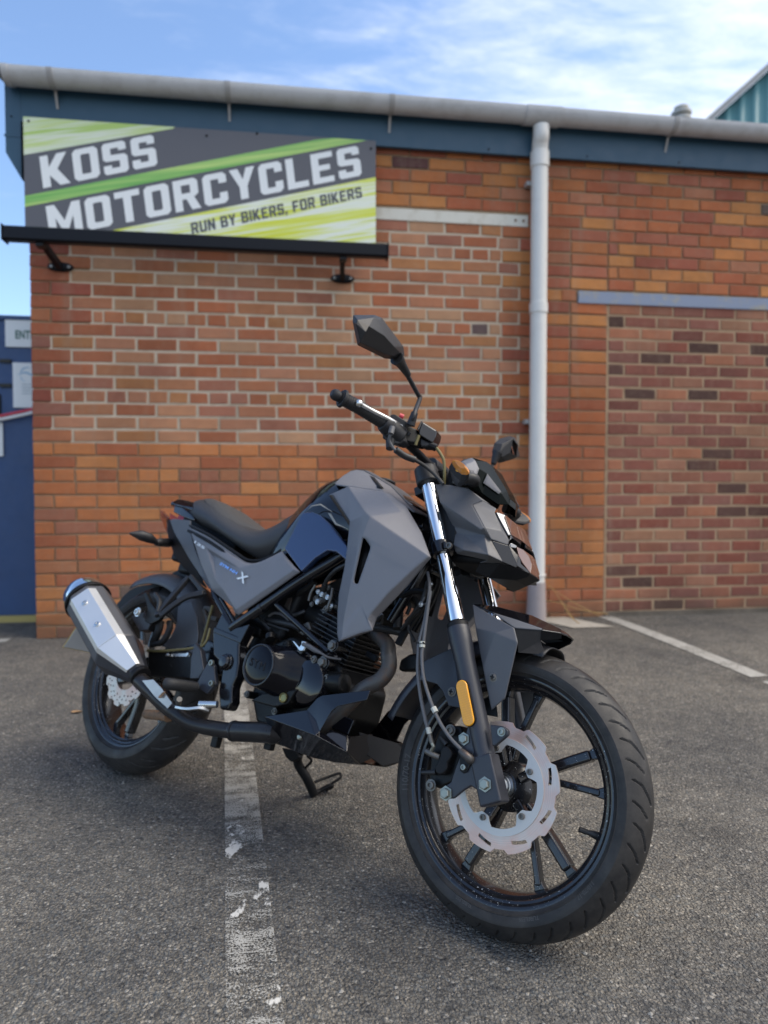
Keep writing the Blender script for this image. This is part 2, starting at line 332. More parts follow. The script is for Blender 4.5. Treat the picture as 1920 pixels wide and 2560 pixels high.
# ------------------------------------------------------------------ mesh helpers
def fix(v): return [tuple(float(c) for c in p) for p in v]
def mesh(name, verts, faces, mat, parent=None, ang=32, bevel=0.0, seg=2, solid=0.0, out_dir=None, loop=None):
    me = bpy.data.meshes.new(name); me.from_pydata(fix(verts), [], [list(f) for f in faces]); me.update()
    if out_dir is not None:
        import bmesh
        bm = bmesh.new(); bm.from_mesh(me); bmesh.ops.recalc_face_normals(bm, faces=bm.faces)
        s = sum((f.normal * f.calc_area()).dot(Vector(out_dir)) for f in bm.faces)
        if s < 0: bmesh.ops.reverse_faces(bm, faces=bm.faces)
        bm.to_mesh(me); bm.free()
    me.polygons.foreach_set('use_smooth', [True] * len(me.polygons))
    if not bevel: me.set_sharp_from_angle(angle=R(ang))
    me.materials.append(MATS[mat] if isinstance(mat, str) else mat)
    o = bpy.data.objects.new(name, me); COL.objects.link(o)
    if parent is not None: o.parent = parent
    if solid:
        s = o.modifiers.new('solid', 'SOLIDIFY'); s.thickness = abs(solid); s.offset = -1 if solid > 0 else 1; s.use_even_offset = True; s.thickness_clamp = 1
    if bevel:
        b = o.modifiers.new('bevel', 'BEVEL'); b.width = bevel; b.segments = seg; b.limit_method = 'ANGLE'; b.angle_limit = R(14); b.use_clamp_overlap = True
        me.polygons.foreach_set('use_smooth', [True] * len(me.polygons))
        b.harden_normals = True
    return o
def closed(name, verts, faces, mat, parent=None, **k):
    import bmesh
    o = mesh(name, verts, faces, mat, parent, **k)
    bm = bmesh.new(); bm.from_mesh(o.data); bmesh.ops.recalc_face_normals(bm, faces=bm.faces); bm.to_mesh(o.data); bm.free()
    return o
def panel(name, pts, faces, mat, parent, thick=.004, bevel=.003, out=(0, -1, 0), mirror=False, **k):
    o = mesh(name, pts, faces, mat, parent, out_dir=out, solid=thick, bevel=bevel, **k)
    if mirror:
        q = [(p[0], -p[1], p[2]) for p in pts]
        mesh(name, q, faces, mat, parent, out_dir=(out[0], -out[1], out[2]), solid=thick, bevel=bevel, **k)
    return o
def catmull(pts, n):
    P = [Vector(p) for p in pts]; P = [P[0] * 2 - P[1]] + P + [P[-1] * 2 - P[-2]]; o = []
    for i in range(1, len(P) - 2):
        for j in range(n):
            t = j / n; a, b, c, d = P[i - 1:i + 3]
            o.append(.5 * ((2 * b) + (c - a) * t + (2 * a - 5 * b + 4 * c - d) * t * t + (3 * b - a - 3 * c + d) * t ** 3))
    o.append(P[-2]); return o
def sweep(path, sec, closed_sec=True):
    """sec: list of (a,b) offsets per path point (or one list); returns verts, faces"""
    P = [Vector(p) for p in path]; n = len(P)
    T = [(P[min(i + 1, n - 1)] - P[max(i - 1, 0)]).normalized() for i in range(n)]
    up = Vector((0, 1, 0)) if abs(T[0].y) < .9 else Vector((1, 0, 0))
    u = T[0].cross(up).normalized(); v = []
    m = len(sec[0]) if isinstance(sec[0][0], (tuple, list)) else len(sec)
    for i in range(n):
        u = (u - T[i] * u.dot(T[i])).normalized(); w = T[i].cross(u)
        s = sec[i] if isinstance(sec[0][0], (tuple, list)) else sec
        v += [P[i] + u * a + w * b for a, b in s]
    f = [(i * m + j, i * m + (j + 1) % m, (i + 1) * m + (j + 1) % m, (i + 1) * m + j) for i in range(n - 1) for j in range(m)]
    f += [tuple(range(m - 1, -1, -1)), tuple(range((n - 1) * m, n * m))]
    return v, f
def circ(r, n): return [(r * math.cos(2 * math.pi * k / n), r * math.sin(2 * math.pi * k / n)) for k in range(n)]
def tube(name, path, r, mat, parent=None, n=14, sub=6, straight=False, **k):
    P = [Vector(p) for p in path] if straight or len(path) < 3 else catmull(path, sub)
    rr = r if isinstance(r, (list, tuple)) else [r] * len(P)
    if len(rr) != len(P): rr = list(np.interp(np.linspace(0, 1, len(P)), np.linspace(0, 1, len(rr)), rr))
    v, f = sweep(P, [circ(x, n) for x in rr])
    return closed(name, v, f, mat, parent, **k)
def bar(name, path, w, h, mat, parent=None, sub=5, straight=False, bevel=.002, **k):
    P = [Vector(p) for p in path] if straight or len(path) < 3 else catmull(path, sub)
    v, f = sweep(P, [[(-w / 2, -h / 2), (w / 2, -h / 2), (w / 2, h / 2), (-w / 2, h / 2)]] * len(P))
    return closed(name, v, f, mat, parent, bevel=bevel, **k)
def lathe_vf(org, axis, prof, n=40, close=False):
    A = Vector(axis).normalized(); U = A.orthogonal().normalized(); Vv = A.cross(U); O = Vector(org); v = []
    for t, r in prof:
        v += [O + A * t + (U * math.cos(2 * math.pi * k / n) + Vv * math.sin(2 * math.pi * k / n)) * r for k in range(n)]
    m = len(prof); f = [(i * n + k, i * n + (k + 1) % n, (i + 1) % m * n + (k + 1) % n, (i + 1) % m * n + k) for i in range(m if close else m - 1) for k in range(n)]
    if not close: f += [tuple(range(n)), tuple(range((m - 1) * n, m * n))]
    return v, f
def lathe(name, org, axis, prof, mat, parent=None, n=40, close=False, **k):
    v, f = lathe_vf(org, axis, prof, n, close); return closed(name, v, f, mat, parent, **k)
def cyl(name, a, b, r, mat, parent=None, r2=None, n=24, ch=.0012, **k):
    a, b = Vector(a), Vector(b); l = (b - a).length; r2 = r if r2 is None else r2
    return lathe(name, a, b - a, [(0, r - ch), (ch, r), (l - ch, r2), (l, r2 - ch)], mat, parent, n, **k)
def bolt(name, p, r, parent, mat='zinc', axis=(0, -1, 0), h=None, washer=True, sock=False):
    h = h or r * .8; n = 24 if sock else 6
    prof = ([(0, r * 1.45), (r * .22, r * 1.45), (r * .24, r)] if washer else [(0, r)])
    if sock: prof += [(h, r), (h * 1.1, r * .86), (h * 1.1, r * .55), (h * .5, r * .5)]
    else: prof += [(h, r), (h * 1.12, r * .85)]
    return lathe(name, p, axis, prof, mat, parent, n, ang=25)
def box(name, lo, hi, mat, parent=None, bevel=.003, rot=None, piv=None, **k):
    v = [Vector((x, y, z)) for x in (lo[0], hi[0]) for y in (lo[1], hi[1]) for z in (lo[2], hi[2])]
    if rot is not None:
        pv = Vector(piv) if piv is not None else (Vector(lo) + Vector(hi)) / 2
        v = [pv + rot @ (p - pv) for p in v]
    f = [(0, 1, 3, 2), (4, 6, 7, 5), (0, 4, 5, 1), (2, 3, 7, 6), (0, 2, 6, 4), (1, 5, 7, 3)]
    return closed(name, v, f, mat, parent, bevel=bevel, **k)
def prism(name, pts, ext, mat, parent=None, bevel=.002, **k):
    """planar outline swept along the vector ext"""
    n = len(pts); E_ = Vector(ext); v = [Vector(p) for p in pts]; v += [p + E_ for p in v]
    f = [tuple(range(n)), tuple(range(2 * n - 1, n - 1, -1))] + [(i, i + n, (i + 1) % n + n, (i + 1) % n) for i in range(n)]
    return closed(name, v, f, mat, parent, bevel=bevel, **k)
def loft(name, rings, mat, parent=None, caps=True, closed_ring=True, subd=0, **k):
    m = len(rings[0]); v = [p for r_ in rings for p in r_]; n = len(rings)
    f = [(i * m + j, i * m + (j + 1) % m, (i + 1) * m + (j + 1) % m, (i + 1) * m + j) for i in range(n - 1) for j in range(m if closed_ring else m - 1)]
    if caps and closed_ring: f += [tuple(range(m)), tuple(range((n - 1) * m, n * m))]
    o = closed(name, v, f, mat, parent, **k)
    if subd:
        s = o.modifiers.new('sub', 'SUBSURF'); s.levels = subd; s.render_levels = subd
    return o
def empty(name, parent=None, loc=(0, 0, 0)):
    o = bpy.data.objects.new(name, None); COL.objects.link(o); o.empty_display_size = .1; o.location = loc
    if parent is not None: o.parent = parent
    return o
def tag(o, label=None, cat=None, group=None, kind=None):
    if label: o['label'] = label
    if cat: o['category'] = cat
    if group: o['group'] = group
    if kind: o['kind'] = kind
    return o
def curve_fill(contours, extrude=0.0):
    """2-D filled outlines -> (verts, faces); holes by even-odd"""
    cu = bpy.data.curves.new('c', 'CURVE'); cu.dimensions = '2D'; cu.fill_mode = 'BOTH' if extrude else 'FRONT'; cu.extrude = extrude
    for c in contours:
        s = cu.splines.new('POLY'); s.points.add(len(c) - 1)
        for p, q in zip(s.points, c): p.co = (q[0], q[1], 0, 1)
        s.use_cyclic_u = True
    o = bpy.data.objects.new('c', cu); me = bpy.data.meshes.new_from_object(o)
    v = [tuple(x.co) for x in me.vertices]; f = [tuple(p.vertices) for p in me.polygons]
    bpy.data.objects.remove(o); bpy.data.curves.remove(cu); bpy.data.meshes.remove(me); return v, f
def font_fill(s, extrude=0.0, bold=0.0, spacing=1.0):
    cu = bpy.data.curves.new('t', 'FONT'); cu.body = s; cu.size = 1; cu.extrude = extrude; cu.offset = bold; cu.space_character = spacing; cu.resolution_u = 3
    o = bpy.data.objects.new('t', cu); me = bpy.data.meshes.new_from_object(o)
    v = np.array([tuple(x.co) for x in me.vertices]); f = [tuple(p.vertices) for p in me.polygons]
    bpy.data.objects.remove(o); bpy.data.curves.remove(cu); bpy.data.meshes.remove(me)
    v[:, 0] -= v[:, 0].min(); v[:, 1] -= v[:, 1].min(); return v, f

# ------------------------------------------------------------------ ground
def sst(a, b, x):
    t = min(1, max(0, (x - a) / (b - a))); return t * t * (3 - 2 * t)
def gz(x, y): return .045 * sst(-1.0, 1.6, x) * sst(2.4, 4.3, y)
def grid_sheet(name, xs, ys, dz, mat, xf=None):
    xf = xf or (lambda x, y: (x, y))
    v = []
    for y in ys:
        for x in xs:
            a, b = xf(x, y); v.append((a, b, gz(a, b) + dz))
    n = len(xs); f = [(j * n + i, j * n + i + 1, (j + 1) * n + i + 1, (j + 1) * n + i) for j in range(len(ys) - 1) for i in range(n - 1)]
    return mesh(name, v, f, mat)
xs = [-900, -200, -60, -20, -8] + list(np.arange(-4, 6.01, .25)) + [9, 20, 60, 200, 900]
ys = [-900, -200, -60, -15, -5, -2] + list(np.arange(0, 5.01, .25)) + [6, 10, 20, 60, 200, 900]
tag(grid_sheet('asphalt_ground', xs, ys, 0, 'asphalt'), kind='structure')
def strip(name, p0, p1, w, dz, mat, n=24):
    a, b = Vector(p0), Vector(p1); d = (b - a).normalized(); s = Vector((d.y, -d.x))
    return tag(grid_sheet(name, [-w / 2, w / 2], list(np.linspace(0, (b - a).length, n)), dz, mat, lambda x, y: tuple(a + d * y + s * x)), kind='structure')
strip('parking_line', (-.020, .70), (-.372, 4.38), .098, .004, 'worn_paint', 60)
strip('parking_line', (2.245, 3.0), (2.125, 4.40), .10, .004, 'line_paint')
strip('parking_line', (2.40, 1.2), (2.251, 2.93), .10, .004, 'line_paint')
strip('threshold_line', (-4.0, 4.36), (-1.70, 4.385), .10, .004, 'line_paint')
# pale concrete apron under the downpipe
tag(grid_sheet('drain_apron', [0, .5, 1], [0, .5, 1], .006, 'concrete_pale', lambda a, b: (1.63 + .27 * a - .06 * b + .13 * (1 - b), 4.06 + .35 * b)), kind='structure')

# ------------------------------------------------------------------ brick building
WY = 4.417; CH = .0808; Z0 = -.006
bld = empty('brick_building', None, (0.9, WY + .1, 0))
tag(bld, 'low red brick industrial unit with blue fascia and bricked-up openings', 'building')
def bld_obj(o):
    o.parent = bld; o.matrix_parent_inverse = Matrix.Translation(-bld.location); return o
XE = 6.5
def slab(name, lo, hi, mat): return bld_obj(box(name, lo, hi, mat, None, bevel=0))
slab('mortar_core', (-1.548, WY + .0085, -.25), (XE, WY + .30, 3.12), 'mortar_dark')
slab('end_wall', (-1.546, WY + .302, -.25), (-1.30, WY + 5, 3.10), 'mortar_dark')
TOP = 38
def zrow(k): return Z0 + CH * k
BR = []     # (x0, x1, row, region)
def pitch(x): return .2435 - .0042 * x
def tooth(k):   # right-hand end of the old quoin work beside the bricked-up window
    if k >= 23: return -1.196 if k % 2 == 0 else -1.320
    return -1.436 if k % 2 == 0 else -1.320
def course(x0, x1, k, reg, header=False, first=None):
    x = x0; p = pitch(x) * (.5 if header else 1)
    if first: 
        BR.append((x, min(x1, x + first), k, reg)); x += first
    while x < x1 - .03:
        p = pitch(x) * (.5 if header else 1); e = x + p
        if x1 - e < .06: e = x1
        BR.append((x, e, k, reg)); x = e
LEDGE = -1.556
for k in range(0, TOP + 1):
    hd = (k % 6 == 0 and k > 0)
    tr = 1.45 + (.06 if k % 2 else -.06)      # toothed joint near the downpipe
    if 15 <= k <= 32:
        tl = tooth(k)
        if tl < -1.40: BR.append((LEDGE, tl, k, 'quoin'))
        elif k % 2 == 0: BR.append((LEDGE, -1.436, k, 'quoin')); BR.append((-1.436, tl, k, 'quoin'))
        else: BR.append((LEDGE, tl, k, 'quoin'))
        course(tl, tr, k, 'window', hd, .065 if hd else None)
        course(tr, 2.13, k, 'wall', False, .12 if k % 2 else None)
    elif k == 33:
        course(LEDGE, .45, k, 'wall'); 
    elif k < 15:
        course(LEDGE, 2.126 if k < 27 else XE, k, 'base', hd, .12 if k % 2 == 0 else None)
    else:
        course(LEDGE, XE, k, 'wall', False, .12 if k % 2 == 0 else None)
    if k == 33:
        course(1.57, XE, k, 'wall', False, .13)
    if 15 <= k <= 32 and k >= 28: course(2.13, XE, k, 'wall', False, .07 if k % 2 else .19)
    if k == 27: BR.append((2.13, XE, k, 'skip'))
    if 1 <= k < 27:
        course(2.136, XE, k, 'door', False, .118 if k % 2 else None)
BR = [b for b in BR if b[3] != 'skip' and not (b[3] == 'base' and b[0] > 2.13)]
# around the blue lintel: row 27 keeps only the bricks left of it
BR = [b for b in BR if not (b[2] == 27 and b[1] > 1.92 and b[3] in ('wall',))] + [(1.80, 1.912, 27, 'wall')]
BR = [b for b in BR if not (b[2] == 26 and b[3] == 'wall' and b[0] < 2.12 < b[1] - .03)]
# lighter mortar of the later infills stands slightly proud of the old mortar
def mortar_rows(name, rows, mat, y):
    v, f = [], []
    for k, a, b in rows:
        i = len(v); z0, z1 = zrow(k) - .004, zrow(k + 1) - .004
        for yy in (y, WY + .02): v += [(a, yy, z0), (b, yy, z0), (b, yy, z1), (a, yy, z1)]
        f += [(i, i + 1, i + 2, i + 3), (i + 4, i + 7, i + 6, i + 5), (i, i + 4, i + 5, i + 1), (i + 3, i + 2, i + 6, i + 7), (i, i + 3, i + 7, i + 4), (i + 1, i + 5, i + 6, i + 2)]
    return bld_obj(closed(name, v, f, mat, None))
mortar_rows('window_infill_mortar', [(k, tooth(k) - .012, 1.45 + (.06 if k % 2 else -.06) + .006) for k in range(15, 33)], 'mortar_light', WY + .0045)
mortar_rows('doorway_infill_mortar', [(k, 2.126, XE) for k in range(1, 27)], 'mortar_tan', WY + .0045)
slab('wall_foot', (2.13, WY - .004, -.1), (XE, WY + .02, .076), 'render_grey')

PAL = {'wall': [(.47, .165, .058), (.43, .135, .052), (.51, .21, .068), (.39, .115, .052), (.44, .145, .06), (.38, .125, .07), (.49, .19, .062), (.34, .10, .058), (.42, .17, .09)],
       'base': [(.50, .185, .066), (.46, .155, .058), (.52, .21, .075), (.41, .13, .058), (.48, .17, .064), (.36, .14, .08), (.38, .13, .06), (.42, .17, .08)],
       'window': [(.43, .185, .090), (.39, .150, .072), (.45, .215, .115), (.36, .125, .060), (.43, .195, .110), (.41, .170, .090), (.47, .26, .145), (.36, .145, .090), (.42, .185, .076), (.39, .13, .060)],
       'quoin': [(.37, .115, .055), (.33, .10, .055), (.40, .15, .07), (.27, .11, .075), (.30, .085, .055)],
       'door': [(.29, .115, .070), (.24, .085, .058), (.20, .072, .052), (.33, .15, .09), (.27, .105, .074), (.35, .175, .10), (.23, .095, .070), (.31, .12, .078), (.25, .078, .05), (.38, .15, .08)]}
DARK = [(.085, .060, .058), (.11, .05, .045), (.13, .09, .085), (.14, .10, .08)]
JOINT = {'window': .0138, 'door': .0142}
def gap(reg): return JOINT.get(reg, .0105)
def brick_mesh(l, seed, g=.0105):
    r = random.Random(seed); h, d, c = CH - g, .085, .004
    j = lambda s=.0026: r.uniform(-s, s)
    a = [(-l / 2 + j(), 0 + .004, -h / 2 + j()), (l / 2 + j(), .004, -h / 2 + j()), (l / 2 + j(), .004, h / 2 + j()), (-l / 2 + j(), .004, h / 2 + j())]
    fr = [(p[0] * (1 - 2 * c / l) , j(.0008), p[2] * (1 - 2 * c / h)) for p in a]
    bk = [(p[0], d, p[2]) for p in a]
    v = fr + a + bk
    f = [(0, 1, 2, 3)] + [(i, i + 4, (i + 1) % 4 + 4, (i + 1) % 4) for i in range(4)] + [(i + 4, i + 8, (i + 1) % 4 + 8, (i + 1) % 4 + 4) for i in range(4)]
    return v, f
def colour_of(b):
    x0, x1, k, reg = b; r = random.Random(int(x0 * 1000) * 77 + k * 13)
    c = r.choice(PAL[reg]); 
    if r.random() < (.022 if reg in ('wall', 'base') else .003): c = r.choice(DARK)
    if reg == 'door' and r.random() < .13: c = r.choice([(.085, .045, .035), (.11, .055, .042)])
    s = r.uniform(.88, 1.12); return tuple(x * s for x in c)
def vis(b):     # apparent size from the photograph's side of the yard, nothing when a fixed thing hides it
    x, z = (b[0] + b[1]) / 2, zrow(b[2] + .5); y = WY
    a = R(7.784); X = x * math.cos(a) - y * math.sin(a); Y = x * math.sin(a) + y * math.cos(a)
    u, v = 960 + 1708 * X / Y, 1221 - 1708 * (z - .924) / Y
    if not (5 < u < 1915 and 0 < v < 2500): return 0
    if u < 940 and v < 660: return 0
    if 1320 < u < 1375: return 0
    if 400 < u < 1300 and v > 1300 or 740 < u < 1250 and v > 1180: return 0
    return (b[1] - b[0]) / Y ** 2
order = sorted(BR, key=lambda b: -vis(b) * random.Random(int(b[0] * 991) + b[2]).uniform(.97, 1.03))
solo, rest = order[:300], order[300:]
pool = {}
for b in solo:
    l = round(b[1] - b[0] - gap(b[3]), 3); key = (round(l / .006), gap(b[3]), random.Random(int(b[0] * 333) + b[2]).randrange(2))
    if key not in pool:
        v, f = brick_mesh(l, int(b[0] * 900) + b[2], gap(b[3])); me = bpy.data.meshes.new('brick'); me.from_pydata(v, [], f); me.materials.append(MATS['brick_clay']); pool[key] = (me, l)
    me, l0 = pool[key]
    o = bpy.data.objects.new('brick', me); COL.objects.link(o); r = random.Random(int(b[0] * 555) + b[2])
    o.location = ((b[0] + b[1]) / 2, WY + r.uniform(-.0012, .0022), zrow(b[2] + .5)); o.rotation_euler = (r.uniform(-.008, .008), r.uniform(-.003, .003), r.uniform(-.004, .004))
    o.scale = (l / l0, 1, 1); o.color = (*colour_of(b), 1); bld_obj(o)
v, f, tint = [], [], []
for b in rest:
    l = b[1] - b[0] - gap(b[3]); bv, bf = brick_mesh(l, int(b[0] * 100) + b[2], gap(b[3])); i = len(v); r = random.Random(int(b[0] * 555) + b[2]); dy = r.uniform(-.0012, .0022)
    v += [(p[0] + (b[0] + b[1]) / 2, p[1] + WY + dy, p[2] + zrow(b[2] + .5)) for p in bv]; f += [tuple(q + i for q in p) for p in bf]; tint += [colour_of(b)] * 12
o = mesh('brick_mass', v, f, 'brick_clay_mass'); a = o.data.color_attributes.new('tint', 'FLOAT_COLOR', 'POINT')
a.data.foreach_set('color', np.array([(*t, 1) for t in tint], 'f').ravel()); bld_obj(tag(o, kind='stuff'))

bld_obj(box('concrete_lintel', (-.55, WY - .006, 2.650), (1.566, WY + .08, 2.7262), 'lintel_white', bevel=.004))
for x in (1.478, 1.532): bld_obj(cyl('rusty_fixing', (x, WY - .0058, 2.689), (x, WY - .012, 2.689), .008, 'rusty_steel'))
bld_obj(box('steel_lintel', (1.918, WY - .010, 2.166), (XE, WY + .08, 2.2468), 'lintel_blue', bevel=.003))
# eaves: fascia, boxed end, gutter and roof
bld_obj(box('fascia_board', (-1.60, WY - .050, 3.090), (XE, WY - .022, 3.30), 'fascia_blue', bevel=.003))
bld_obj(box('soffit', (-1.598, WY - .0215, 3.125), (XE, WY + .2, 3.15), 'fascia_blue', bevel=0))
bld_obj(prism('eaves_box_end', [(-1.655, WY - .052, 3.30), (-1.655, WY - .052, 2.905), (-1.568, WY - .052, 2.752), (-1.568, WY - .052, 3.0), (-1.568, WY - .052, 3.30)], (0, .30, 0), 'fascia_blue'))
bld_obj(box('end_trim', (-1.66, WY - .055, 2.995), (-1.5682, WY - .0525, 3.01), 'fascia_blue', bevel=0))
for x in (-1.62, -.62, -.35, .40, .52, 1.28, 1.95, 2.6): bld_obj(cyl('fascia_screw', (x, WY - .0500, 3.115), (x, WY - .055, 3.115), .006, 'matt_black', n=10))
GY, GZ, GR = WY - .125, 3.300, .073
half = [(GR * math.sin(a), -GR * math.cos(a)) for a in np.linspace(-math.pi / 2, math.pi / 2, 17)]
def gut(name, x0, x1, rad=GR, th=.004, mat='gutter_plastic'):
    pr = [(rad * math.sin(a), -rad * math.cos(a)) for a in np.linspace(-1.62, 1.62, 19)]; pi_ = [((rad - th) * math.sin(a), -(rad - th) * math.cos(a)) for a in np.linspace(1.62, -1.62, 19)]
    s = pr + pi_; v = [(x, GY + a, GZ + .03 + b) for x in (x0, x1) for a, b in s]; m = len(s)
    f = [(j, (j + 1) % m, m + (j + 1) % m, m + j) for j in range(m)] + [tuple(range(m)), tuple(range(m, 2 * m))]
    return bld_obj(closed(name, v, f, mat, None))
gut('gutter', -1.60, 1.51); gut('gutter', 1.70, XE)
gut('gutter_outlet', 1.488, 1.722, GR + .007, .006); gut('gutter_stop_end', -1.622, -1.585, GR + .005, .03)
for x in (-1.36, -.36, .63, 2.50, 3.4):
    gut('gutter_bracket', x - .016, x + .016, GR + .004, .004, 'bracket_plastic')
    bld_obj(bar('bracket_arm', [(x, GY + .035, GZ - .035), (x, WY - .060, 3.20), (x, WY - .0505, 3.175)], .015, .005, 'bracket_plastic'))
bld_obj(prism('roof', [(-1.70, WY - .16, 3.325), (XE, WY - .16, 3.325), (XE, WY + 5, 4.3), (-1.70, WY + 5, 4.3)], (0, 0, .03), 'roof_sheet'))
# downpipe
DX, DY = 1.612, WY - .085
bld_obj(tube('pipe_neck', [(1.605, GY, 3.245), (1.605, GY, 3.185), (1.607, GY + .02, 3.15), (DX, DY, 3.09), (DX, DY, 3.03)], .052, 'downpipe_plastic', n=24))
bld_obj(lathe('downpipe', (DX, DY, .30), (0, 0, 1), [(0, .054), (1.765, .054), (1.766, .060), (1.83, .060), (1.833, .054), (2.70, .054), (2.702, .061), (2.80, .061), (2.803, .056)], 'downpipe_plastic', None, 36))
for z in (2.075, .345): bld_obj(lathe('pipe_collar', (DX, DY, z), (0, 0, 1), [(0, .0545), (.001, .0605), (.012, .0605), (.013, .0545)], 'downpipe_plastic', None, 36))
bld_obj(lathe('pipe_foot', (DX, DY, .02), (0, 0, 1), [(0, .066), (.10, .064), (.17, .061), (.285, .058), (.286, .0)], 'pipe_foot', None, 30))
for z in (2.9, 1.35): bld_obj(box('pipe_clip', (DX - .075, DY + .03, z), (DX + .075, WY - .001, z + .03), 'bracket_plastic'))

# ------------------------------------------------------------------ sign board
SY = WY - .09
sgn = empty('shop_sign', None, (-.5, SY, 2.74)); tag(sgn, 'motorcycle shop sign board with slanted white lettering and lime streaks', 'sign')
def sg(o): o.parent = sgn; o.matrix_parent_inverse = Matrix.Translation(-sgn.location); return o
sg(box('board', (-1.541, SY, 2.4195), (.5395, SY + .012, 3.1), 'sign_grey', bevel=.001))
def clipbox(poly, lo, hi):
    for ax, s, lim in ((0, 1, lo[0]), (0, -1, -hi[0]), (1, 1, lo[1]), (1, -1, -hi[1])):
        o = []
        for i, p in enumerate(poly):
            q = poly[(i + 1) % len(poly)]; a, b = s * p[ax] - lim, s * q[ax] - lim
            if a >= 0: o.append(p)
            if a * b < 0: t = a / (a - b); o.append((p[0] + (q[0] - p[0]) * t, p[1] + (q[1] - p[1]) * t))
        poly = o
    return poly
def band(name, pts, mat, d=.0012):
    pts = clipbox([(p[0], p[2]) for p in pts], (-1.5405, 2.4205), (.539, 3.099))
    sg(mesh(name, [(p[0], SY - d, p[1]) for p in pts], [tuple(range(len(pts)))], mat, out_dir=(0, -1, 0)))
band('streak_panel', [(-1.5829, 4.3270, 3.3957), (-1.5922, 4.3270, 2.8645), (-0.6903, 4.3270, 3.0883), (-0.2134, 4.3270, 3.5083)], 'sign_pale')
band('green_stripe', [(-1.5964, 4.3270, 2.6265), (-1.5976, 4.3270, 2.5623), (0.4204, 4.3270, 3.0817), (0.7562, 4.3270, 3.1715), (0.1805, 4.3270, 3.0847)], 'sign_green')
band('lime_panel', [(-1.1400, 4.3270, 2.4427), (-1.2805, 4.3270, 2.1851), (0.7574, 4.3270, 2.2697), (0.7565, 4.3270, 2.9323)], 'sign_lime')
def xf(org, ux, uy, vv, w, h, y):
    o, a, b = (np.array([p[0], p[2]]) for p in (org, ux, uy)); a, b = (a - o) / w, (b - o) / h
    return [(*(o + a * p[0] + b * p[1]),) for p in vv], y
# block capitals: cap height 1, chamfered corners
def oct_(x0, y0, x1, y1, c): return [(x0 + c, y0), (x1 - c, y0), (x1, y0 + c), (x1, y1 - c), (x1 - c, y1), (x0 + c, y1), (x0, y1 - c), (x0, y0 + c)]
s_ = .235; w_ = .74
GL = {
 'K': (w_ + .06, [[(0, 0), (s_, 0), (s_, .36), (.50, 0), (.80, 0), (.47, .52), (.78, 1), (.49, 1), (s_, .62), (s_, 1), (0, 1)]]),
 'O': (w_, [oct_(0, 0, w_, 1, .10), oct_(s_, .19, w_ - s_, .81, .03)]),
 'S': (w_ - .02, [[(.06, 0), (.64, 0), (.72, .08), (.72, .50), (.64, .59), (.24, .61), (.24, .81), (.47, .81), (.47, .72), (.70, .72), (.70, .92), (.62, 1), (.08, 1), (0, .92), (0, .50), (.08, .42), (.48, .40), (.48, .19), (.24, .19), (.24, .29), (0, .29), (0, .08)]]),
 'M': (.98, [[(0, 0), (s_, 0), (s_, .58), (.40, .16), (.58, .16), (.745, .58), (.745, 0), (.98, 0), (.98, 1), (.74, 1), (.49, .46), (.24, 1), (0, 1)]]),
 'T': (w_, [[(.25, 0), (.49, 0), (.49, .80), (.74, .80), (.74, 1), (0, 1), (0, .80), (.25, .80)]]),
 'R': (w_ + .02, [[(0, 0), (s_, 0), (s_, .36), (.36, .36), (.50, 0), (.77, 0), (.60, .40), (.74, .50), (.74, .90), (.64, 1), (0, 1)], [(s_, .55), (s_, .81), (.50, .81), (.50, .55)]]),
 'C': (w_ - .02, [[(.10, 0), (.62, 0), (.72, .10), (.72, .36), (.48, .36), (.48, .19), (.24, .19), (.24, .81), (.48, .81), (.48, .66), (.72, .66), (.72, .90), (.62, 1), (.10, 1), (0, .90), (0, .10)]]),
 'Y': (w_, [[(.25, 0), (.49, 0), (.49, .40), (.76, 1), (.50, 1), (.37, .64), (.24, 1), (-.02, 1), (.25, .40)]]),
 'L': (w_ - .08, [[(0, 0), (.66, 0), (.66, .20), (s_, .20), (s_, 1), (0, 1)]]),
 'E': (w_ - .04, [[(0, 0), (.68, 0), (.68, .19), (s_, .19), (s_, .41), (.58, .41), (.58, .59), (s_, .59), (s_, .81), (.68, .81), (.68, 1), (0, 1)]]),
 'U': (w_, [[(.10, 0), (.64, 0), (.74, .10), (.74, 1), (.50, 1), (.50, .19), (.24, .19), (.24, 1), (0, 1), (0, .10)]]),
 'N': (w_ + .02, [[(0, 0), (s_, 0), (s_, .56), (.52, 0), (.76, 0), (.76, 1), (.52, 1), (.52, .44), (s_, 1), (0, 1)]]),
 'B': (w_, [[(0, 0), (.64, 0), (.74, .10), (.74, .42), (.66, .51), (.72, .60), (.72, .90), (.62, 1), (0, 1)], [(s_, .18), (s_, .42), (.50, .42), (.50, .18)], [(s_, .60), (s_, .82), (.49, .82), (.49, .60)]]),
 'I': (s_, [[(0, 0), (s_, 0), (s_, 1), (0, 1)]]),
 'F': (w_ - .06, [[(0, 0), (s_, 0), (s_, .39), (.56, .39), (.56, .58), (s_, .58), (s_, .81), (.67, .81), (.67, 1), (0, 1)]]),
 ',': (.22, [[(.0, -.14), (.10, -.14), (.22, .10), (.22, .22), (0, .22)]]), ' ': (.34, [])}
def word(name, txt, org, ux, uy, mat, gap=.13, d=.0022):
    x = 0; tot = sum(GL[c][0] + gap for c in txt) - gap
    for c in txt:
        gw, cs = GL[c]
        if cs:
            vv, ff = curve_fill([[(p[0] + x, p[1]) for p in k] for k in cs]); q, y = xf(org, ux, uy, [(p[0], p[1]) for p in vv], tot, 1, 0)
            sg(mesh(name, [(a, SY - d, max(b, 2.4205)) for a, b in q], ff, mat, out_dir=(0, -1, 0)))
        x += gw + gap
